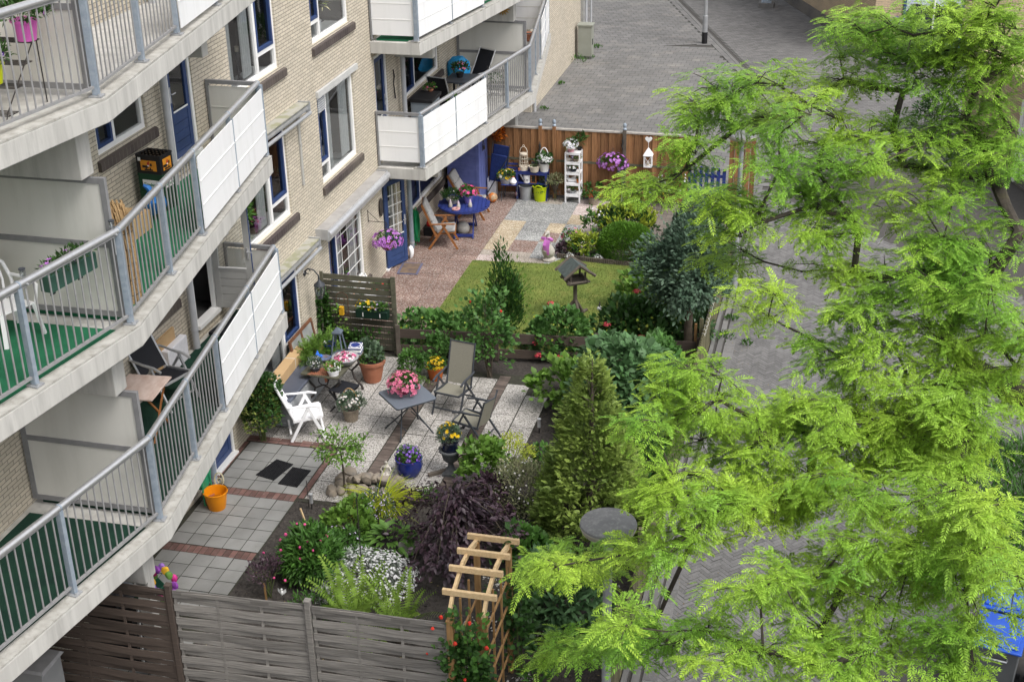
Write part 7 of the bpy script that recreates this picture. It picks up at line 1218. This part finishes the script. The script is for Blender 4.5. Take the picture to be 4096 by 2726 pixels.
b.tube([(-.2, 0, .3), (.2, 0, .3)], .007, 5); b.tube([(-.2, 0, .62), (.2, 0, .62)], .005, 5); b.sph((0, 0, .76), (.1, .02, .06), 10); b.o('iron', IRON, t); leaves('foliage', LM, t, 160, (.05, -.02, .42), (.2, .12, .12), TL, .05, 296); blooms('violet_blossoms', [FVI, FVI], t, 14, (-.08, -.02, .45), (.12, .1, .12), .07, 297); blooms('yellow_blossoms', [FYE, FDK], t, 10, (.14, -.02, .45), (.1, .1, .12), .07, 298)
plant('climber', 'white flowered climber on the far fence behind the tree branch', 'climber', (4.15, 14.95), (0, 0, .55), (.4, .2, .5), 420, TL, .07, LM, 299, fl=[([FWH, FWH], 30, .06)])
# street house planter, hedge
hangbasket('purple flowers in a pale blue bucket on the house wall across the street', (9.55, 31.0, 1.15), (.25, .22, .22), mat('pale_blue', (.35, .5, .65)), [FVI, FPU], 301, n=260)
plant('house_shrub', 'dark shrub in front of the house across the street', 'shrub', (9.6, 29.8), (0, 0, .4), (.9, .6, .6), 900, TLW, .12, LD, 302)
plant('garage_shrub', 'dark shrub at the corner of the garage behind the tree', 'shrub', (10.7, 22.6), (0, 0, .6), (.6, .6, .8), 900, TL, .10, LD, 303)
# ================================================================ things on the balconies
def stand(label, loc, rz): 
    t = T('plant_stand', label, 'plant stand', loc, rz)
    for z, y in ((.06, -.3), (.30, -.1), (.50, .1), (.69, .3)):
        b = B()
        for i in range(5): b.tube([(-.4, y-.09+i*.045, z), (.4, y-.09+i*.045, z)], .006, 5)
        b.tube([(-.4, y-.09, z), (-.4, y+.09, z)], .007, 5); b.tube([(.4, y-.09, z), (.4, y+.09, z)], .007, 5); b.o('shelf', IRON, t)
    for s in (-.38, .38): b = B(); b.tube([(s, -.42, 0), (s, -.38, .08), (s, .32, .72)], .008, 5); b.tube([(s, .38, 0), (s, .36, .72)], .008, 5); b.o('frame', IRON, t)
    return t
stand('black wire plant stand with stepped shelves on the top left balcony', (-.62, -5.15, 8.035), .0)
potted('potted_plant', 'bright pink pot with rim on the upper shelf of the wire plant stand', 'potted plant', (-.30, -4.86, 8.735), [(.001, 0), (.10, 0), (.135, .2), (.15, .2), (.15, .225), (.13, .225), (.001, .2)], mat('pink_plastic', (.75, .16, .55), (.68, .13, .5), 4, .4), (0, 0, .3), (.24, .24, .18), 520, TLN, .09, LD, [([FMA, FMA], 6, .05)], 311)
potted('potted_plant', 'lime yellow pot with a violet flower on the middle shelf of the wire plant stand', 'potted plant', (-.56, -5.22, 8.345), [(.001, 0), (.10, 0), (.13, .2), (.15, .2), (.15, .225), (.13, .225), (.001, .2)], mat('lime_pot', (.60, .66, .01), (.54, .6, .01), 4, .4), (0, 0, .3), (.18, .18, .16), 320, TLN, .09, LD, [([FVI, FLI], 6, .05)], 312)
t = T('plastic_chair', 'white monobloc plastic chair on the middle left balcony', 'chair', (-.95, -5.15, 5.29), 1.15); b = B(); b.add([(-.22, -.22, .43), (.22, -.22, .43), (.2, .2, .40), (-.2, .2, .40), (-.22, -.22, .41), (.22, -.22, .41), (.2, .2, .38), (-.2, .2, .38)], [(0, 1, 2, 3), (7, 6, 5, 4), (0, 4, 5, 1), (1, 5, 6, 2), (2, 6, 7, 3), (3, 7, 4, 0)]); b.o('seat', WPLAST, t); b = B(); pts = [(-.24, .2, .4), (-.25, .25, .62), (-.2, .29, .82), (-.08, .31, .9), (.08, .31, .9), (.2, .29, .82), (.25, .25, .62), (.24, .2, .4)]; b.tube(pts, [.022]*8, 8)
for x in (-.14, -.07, 0, .07, .14): b.tube([(x*.7, .2, .4), (x*1.05, .26, .62), (x*.9, .305, .88)], .016, 6)
b.o('backrest', WPLAST, t)
for s in (-1, 1):
    b = B(); b.tube([(s*.24, -.2, .42), (s*.29, -.2, .62), (s*.29, .05, .66), (s*.25, .25, .66)], .02, 7); b.o('armrest', WPLAST, t)
    for y in (-.2, .2): b = B(); b.beam((s*.21, y, .42), (s*.26, y*1.3, 0), .05, .03); b.o('leg', WPLAST, t)
t = T('trough_planter', 'green trough with wilting purple flowers hooked inside the middle balcony railing', 'planter', (-.08, -5.12, 6.28), R(81)); b = B(); b.box(-.4, .4, -.06, .1, -.2, 0); b.o('trough', mat('sea_green_plastic', (.05, .12, .09), (.04, .1, .075), 4, .4), t, bev=.01); leaves('foliage', LD, t, 420, (0, .02, .02), (.42, .12, .12), TSN, .06, 321, floor=-.05, zmin=-.1); blooms('blossoms', [FMA, FPU], t, 26, (-.1, .02, .04), (.36, .12, .12), .05, 322, floor=-.03, zmin=.2); b = B()
for x in (-.2, .28): b.beam((x, .08, .02), (x, .12, -.32), .08, .01)
b.o('hanger', ANTH, t)
for y, lab in ((-4.62, 'near the railing kink'), (-6.12, 'farther left')):
    t = T('rail_clamp', 'glass tealight clamp on the middle balcony handrail '+lab, 'candle holder', (.24-.152*abs(y+4.55), y, 6.49), 0, 'tealight clamps on the handrail'); b = B(); b.tube([(0, 0, -.28), (0, 0, .06)], .008, 6); b.tube([(-.05, 0, -.03), (.05, 0, -.03)], .012, 6); b.o('clamp', ALU, t); b = B(); b.lathe([(.03, .06), (.035, .14), (.032, .14), (.001, .07)], 12); b.o('glass', GLASS, t); b = B(); b.lathe([(.036, .132), (.038, .145), (.033, .145)], 12); b.o('rim', ANTH, t)
t = T('reed_roll', 'rolled split reed mat wrapped in wire leaning at the balcony divider', 'reed mat', (-.12, -3.95, 5.31), 0); rng = np.random.default_rng(12); b = B()
for i in range(230): a = i*.215; q = .06+.0007*i; x, y = .8*q*math.cos(a), .8*q*math.sin(a); b.tube([(x, y*1.1, 0), (x*1.05+.02, y*1.1, .7), (x*1.15+rng.normal(0, .012)-.05*(i % 3 == 0)-.06, y*1.2+rng.normal(0, .01), 1.2+rng.normal(0, .03))], .015, 4)
b.o('reeds', ROPE, t); b = B()
for z in (.12, .32, .52, .72, .92, 1.08): b.tube([(.18*math.cos(a)+z*.012, .195*math.sin(a), z) for a in [k*6.283/20 for k in range(21)]], .004, 4)
b.o('wire', IRON, t)
def crate(label, loc, cm, kind):
    t = T('beer_crate', label, 'crate', loc, -.12, 'stacked beer crates'); b = B(); w, d, h = .2, .15, .27
    b.box(-w, w, -d, -d+.012, 0, h); b.box(-w, w, d-.012, d, 0, h); b.box(-w, -w+.012, -d+.012, d-.012, 0, h); b.box(w-.012, w, -d+.012, d-.012, 0, h); b.box(-w+.012, w-.012, -d+.012, d-.012, 0, .015)
    for x in (-w, w): b.box(x-.004, x+.004, -d-.004, d+.004, h-.02, h+.01)
    b.box(-w, w, -d-.004, -d, h-.02, h+.01); b.box(-w, w, d, d+.004, h-.02, h+.01); b.o('shell', cm, t); b = B()
    for i in range(6):
        for j in range(4): b.lathe([(.026, .05), (.028, .17), (.012, .22), (.012, .262), (.014, .262), (.014, .275), (.001, .277)], 8, 0, (-w+.035+i*.066, -d+.035+j*.077))
    b.o('bottles', mat('brown_bottle', (.025, .018, .012), None, 4, .2, spec=.6), t); return t
c1 = crate('black top crate of dark bottles with orange labels showing a horseman', (-1.26, -.78, 5.855), BLACK, 0); c2 = crate('green lower crate with a white label lettered Grolsch', (-1.26, -.78, 5.575), mat('bottle_crate_green', (.008, .055, .025), None, 4, .4), 1); c3 = crate('green bottom crate of the bottle crate stack', (-1.26, -.78, 5.295), bpy.data.materials['bottle_crate_green'], 2)
ORG = mat('label_orange', (.70, .30, .03), (.62, .24, .02), 14, .6)
for c, m_ in ((c1, ORG), (c2, WHITE)):
    b = B(); b.box(-.13, .13, -.158, -.1545, .05 if c is c1 else .07, .2 if c is c1 else .19); b.box(.2045, .208, -.10, .10, .05 if c is c1 else .07, .22 if c is c1 else .19); b.o('label', m_, c)
for fx in (0, 1):     # horseman emblem: horse, rider, ribbon
    M_ = Matrix.Translation((0, -.160, .13)) @ Matrix.Rotation(R(90), 4, 'X') if fx == 0 else Matrix.Translation((.210, 0, .135)) @ Matrix.Rotation(R(90), 4, 'Z') @ Matrix.Rotation(R(90), 4, 'X')
    for nm, mm, shp in (('horse', BLACK, [(-.05, -.02, .1, .035), (.045, .012, .03, .04), (-.04, -.045, .02, .03), (.03, -.045, .02, .03)]), ('rider', mat('label_red', (.5, .05, .03)), [(0, .02, .035, .05), (.01, .05, .02, .02)]), ('ribbon', BLACK, [(0, -.065, .14, .02)]), ('saddle', WHITE, [(-.0, -.005, .03, .02)])):
        b = B()
        for (x, y, w_, h_) in shp: b.box(x-w_/2, x+w_/2, y-h_/2, y+h_/2, 0, .001 if nm != 'saddle' else .002, 0, M_)
        b.o(nm, mm, c1)
textmesh('lettering', 'Grolsch', .075, mat('letter_green', (.01, .16, .05)), c2, Matrix.Translation((0, -.159, .12)) @ Matrix.Rotation(R(90), 4, 'X')); textmesh('lettering', 'Grolsch', .06, bpy.data.materials['letter_green'], c2, Matrix.Translation((.209, 0, .12)) @ Matrix.Rotation(R(90), 4, 'Z') @ Matrix.Rotation(R(90), 4, 'X'))
b = B(); b.ob((-.145, -.157, .21), (.045, .004, .05)); b.o('white_sticker', WHITE, c1)
b = B(); b.sph((0, 0, .1), (.17, .16, .17), 14, jit=.14); b.tube([(0, 0, .2), (-.06, -.02, .32), (-.12, -.04, .36)], [.05, .04, .02], 6); o = b.o('plastic_bag', mat('blue_bag', (.03, .22, .62), (.02, .15, .5), 9, .35), loc=(-1.08, -1.25, 5.46)); tag(o, 'crumpled blue plastic bag beside the bottle crates', 'bag')
b = B(); b.box(-.2, .2, -.25, .25, 0, .3); tag(b.o('carton', CARD, loc=(-1.18, -1.85, 5.29)), 'plain brown carton behind the railing left of the blue bag', 'box')
t = T('balcony_table', 'square pink marble patterned table on folding legs on the lowest balcony', 'table', (-.98, -2.52, 2.576), .08); b = B(); b.box(-.32, .32, -.36, .36, .70, .725); b.o('tabletop', mat('pink_marble', (.66, .54, .48), (.55, .42, .36), 5, .35, wear=((.40, .24, .18), 7, .5), stretch=(2, .8, 1)), t, bev=.005)
for s in (-.24, .24): b = B(); b.beam((s, -.3, 0), (s, .3, .7), .02, .03); b.o('leg', TEAK, t); b = B(); b.beam((s*.9, .3, 0), (s*.9, -.3, .7), .02, .03); b.o('leg', TEAK, t)
b = B(); b.box(-.06, .06, -.32, .32, 0, .4); tag(b.o('foam_block', mat('foam', (.74, .74, .78), (.68, .68, .72), 14, .9, .3, 90), loc=(-1.50, -.5, 2.576), bev=.012), 'white foam block standing against the wall beside the pipe', 'foam block'); b = B(); b.box(-.02, .02, -.5, .4, 0, .6); tag(b.o('board', CARD, loc=(-1.57, -.75, 2.576)), 'brown board leaning on the wall behind the white foam block', 'board')
b = B(); b.prism([(-.25, -.3), (.25, -.3), (.3, .3), (-.2, .35)], 0, .05); tag(b.o('floor_mat', BLACKM, loc=(-1.25, .95, 2.576)), 'black mat on the balcony floor before the open door', 'mat')
t = T('toy', 'small orange and blue plastic toy behind the lowest railing', 'toy', (.0, -4.35, 2.58)); b = B(); b.box(-.05, .05, -.05, .05, 0, .3); b.o('body', mat('toy_orange', (.7, .15, .02)), t); b = B(); b.sph((0, 0, .12), (.08, .08, .08), 10); b.o('ball', BLUEP, t)
# right hand balcony
t = T('storage_cabinet', 'low grey resin cabinet with black lid on the far lower balcony', 'cabinet', (-1.15, 11.95, 2.55)); b = B(); b.box(-.32, .16, -.4, .3, 0, .84); b.o('body', mat('blue_grey_resin', (.27, .31, .35), (.24, .28, .32), 3, .5), t, bev=.01); b = B(); b.box(-.34, .2, -.44, .34, .84, .92); b.o('lid', BLACK, t, bev=.01); b = B(); b.box(-.28, .12, -.408, -.4, .08, .78); b.o('door', bpy.data.materials['blue_grey_resin'], t)
t = T('balcony_table', 'dark square table between the two black chairs on the far balcony', 'table', (-.95, 14.15, 2.55)); b = B(); b.box(-.4, .4, -.42, .42, .70, .74); b.o('tabletop', ANTH, t, bev=.006)
for x in (-.35, .35):
    for y in (-.37, .37): b = B(); b.box(x-.025, x+.025, y-.025, y+.025, 0, .7); b.o('leg', BLACK, t)
potted('potted_plant', 'pink flowering plant in a black pot on the dark balcony table', 'potted plant', (-1.05, 14.2, 3.29), cp(.07, .09, .12), BLACK, (0, 0, .22), (.2, .18, .15), 260, TL, .07, LD, [([FPK, FLI], 30, .055)], 331)
b = B(); b.sph((0, 0, .35), (.3, .2, .36), 12, jit=.14); tag(b.o('paddling_pool', mat('pool_blue', (.03, .36, .72), (.02, .27, .6), 3, .35), loc=(-1.3, 15.0, 2.9)), 'bright blue folded plastic pool leaning on the wall behind the balcony table', 'pool')
potted('window_planter', 'terracotta trough hooked on the far end of the balcony railing', 'planter', (-.12, 17.6, 3.42), [(.001, 0), (.12, 0), (.16, .18), (.17, .2), (.15, .2), (.001, .16)], TERRA, n=0)
t = T('sun_face', 'yellow terracotta sun face on the concrete beam above the far balcony', 'ornament', (-.3, 15.59, 4.72)); b = B(); b.sph((0, 0, 0), (.13, .04, .13), 16)
for k in range(16): a = k*.3927; b.tube([(.12*math.cos(a), 0, .12*math.sin(a)), (.21*math.cos(a+.08), 0, .21*math.sin(a+.08))], [.028, .006], 6)
b.sph((0, -.04, -.01), (.02, .025, .035), 8); b.o('face', mat('ochre_clay', (.42, .27, .09), (.35, .2, .06), 9, .8), t)
t = T('wire_rack', 'black wire plant rack behind the far balcony bars', 'plant stand', (-.3, 14.9, 2.55)); b = B()
for z in (.15, .45, .75):
    for i in range(4): b.tube([(-.2, -.12+i*.08, z), (.2, -.12+i*.08, z)], .006, 5)
for x in (-.2, .2):
    for y in (-.14, .14): b.tube([(x, y, 0), (x, y, .9)], .007, 5)
b.o('wire', IRON, t); leaves('foliage', LD, t, 120, (0, 0, .5), (.2, .15, .25), TL, .06, 341)
potted('potted_plant', 'pink flowers peeping over the white panel beside the grey cabinet', 'potted plant', (-.72, 12.4, 3.05), cp(.07, .09, .12), TERRA, (0, 0, .2), (.16, .14, .16), 160, TL, .06, LM, [([FHP, FPK], 12, .05)], 342)
potted('potted_plant', 'red flowering plant on the grey resin cabinet', 'potted plant', (-1.2, 12.25, 3.47), cp(.05, .06, .06), TERRA, (0, 0, .1), (.16, .1, .08), 130, TL, .06, LM, [([FHP, FRE], 10, .045)], 343)
t = T('wall_ornament', 'black wrought iron thermometer hook on the wall beside the pipe', 'ornament', (-1.56, 10.72, 4.0)); b = B(); b.tube([(0, 0, .35), (.01, .02, .2), (0, -.02, .05), (.01, .02, -.3)], [.014, .02, .012, .02], 6); b.o('iron', IRON, t)
# things behind the window glass
for y, z, h, lab in ((3.12, 5.99, .44, 'left'), (3.55, 5.99, .5, 'right')): t = T('candlestick', 'dark candlestick with cream candle behind the upper window, %s one' % lab, 'candlestick', (-1.86, y, z), 0, 'candlesticks behind the window'); b = B(); b.lathe([(.001, 0), (.05, 0), (.02, .04), (.018, h-.1), (.045, h-.04), (.04, h), (.001, h)], 12); b.o('stick', ANTH, t); b = B(); b.lathe([(.035, h), (.037, h+.09), (.001, h+.1)], 12); b.o('candle', IVO, t)
for lv in (.46, 3.21, 5.96): b = B(); b.box(-2.1, -1.71, 2.7, 4.62, lv-.04, lv); b.box(-2.1, -1.71, 6.32, 8.26, lv-.04, lv); b.o('window_board', WHITE, BLD)
potted('potted_plant', 'leafy green plant in a dark pot behind the first floor window', 'potted plant', (-1.88, 2.98, 3.21), cp(.08, .1, .24), ANTH, (0, 0, .55), (.22, .22, .35), 420, TLN, .13, LM, None, 351)
potted('potted_plant', 'pink flowering plant behind the first floor window', 'potted plant', (-1.9, 3.55, 3.21), cp(.07, .09, .13), WICK, (0, 0, .26), (.16, .18, .15), 200, TL, .06, LD, [([FHP, FPK], 20, .06)], 352)
potted('white_vase', 'white pot with dry twigs behind the topmost window', 'vase', (-1.88, 7.15, 5.96), cp(.12, .13, .26), WPLAST, (0, 0, .6), (.25, .25, .35), 60, TLN, .14, LWH, None, 353)
t = T('armchair', 'beige armchair behind the big first floor window', 'chair', (-2.15, 7.5, 3.21)); b = B(); b.box(-.25, .2, -.3, .3, .0, .3); b.o('seat', CUSH, t, bev=.05); b = B(); b.box(-.3, -.2, -.3, .3, .3, .7); b.o('backrest', CUSH, t, bev=.05)
potted('potted_plant', 'purple orchid behind the ground floor window beside the hanging basket', 'potted plant', (-1.86, 7.35, .47), cp(.07, .09, .14), WPLAST, (0, 0, .45), (.2, .2, .26), 90, TL, .08, LD, [([FPU, FLI], 22, .06)], 354)
# leading of the ground floor window
b = B()
for y in (7.15, 7.52, 7.9): b.box(-1.676, -1.668, y-.007, y+.007, .53, 2.12)
for z in (.85, 1.17, 1.49, 1.81): b.box(-1.677, -1.669, 6.84, 8.22, z-.007, z+.007)
b.o('glazing_bars', WHITE, BLD)
# small marks of use on the far pavement and the soil
for x, y, w_, lab in ((-.55, 30.75, .42, 'square pale utility cover in the pavement at the building corner'), (2.95, 32.1, .5, 'square concrete slab round the foot of the far lamp post')):
    b = B(); b.box(-w_/2, w_/2, -w_/2, w_/2, -.01, .008); b.box(-w_/2+.03, w_/2-.03, -w_/2+.03, w_/2-.03, .008, .011); tag(b.o('utility_cover', KERB, loc=(x, y, 0)), lab, 'cover')
rng = np.random.default_rng(31); n = 500; x, y = np.concatenate([rng.uniform(3.4, 5.8, 300), rng.uniform(.2, 3, 200)]), np.concatenate([rng.uniform(-4.6, 4.8, 300), rng.uniform(-4.5, -.3, 200)])
v, f, mi = inst(t_leaf(.4, .1, .2), np.stack([x, y, 0*x-.01], -1), frames(rng.normal(0, 1, (n, 3))*[1, 1, .15], np.tile(A([[0, 0, 1.]]), (n, 1))), rng.uniform(.02, .05, n)); o = npmesh('leaf_litter', v, f, mi, mat('dry_leaf_litter', (.26, .22, .08), (.16, .11, .05), 3, isl=.4)); S(o, 'stuff'); tag(o, 'dry yellow and brown leaves fallen on the bare soil', 'leaves')
n = 700; x, y = rng.uniform(6.3, 7.4, n), rng.uniform(-9, 10, n); k = rng.uniform(0, 1, n) < np.exp(-(x-6.3)*2.2); x, y = x[k], y[k]; n = len(x)
v, f, mi = inst(t_leaf(.4, .1, .2), np.stack([x, y, 0*x+.012], -1), frames(rng.normal(0, 1, (n, 3))*[1, 1, .15], np.tile(A([[0, 0, 1.]]), (n, 1))), rng.uniform(.015, .04, n)); o = npmesh('leaf_litter', v, f, mi, bpy.data.materials['dry_leaf_litter']); S(o, 'stuff'); tag(o, 'dry leaf bits and moss along the street edge', 'leaves')
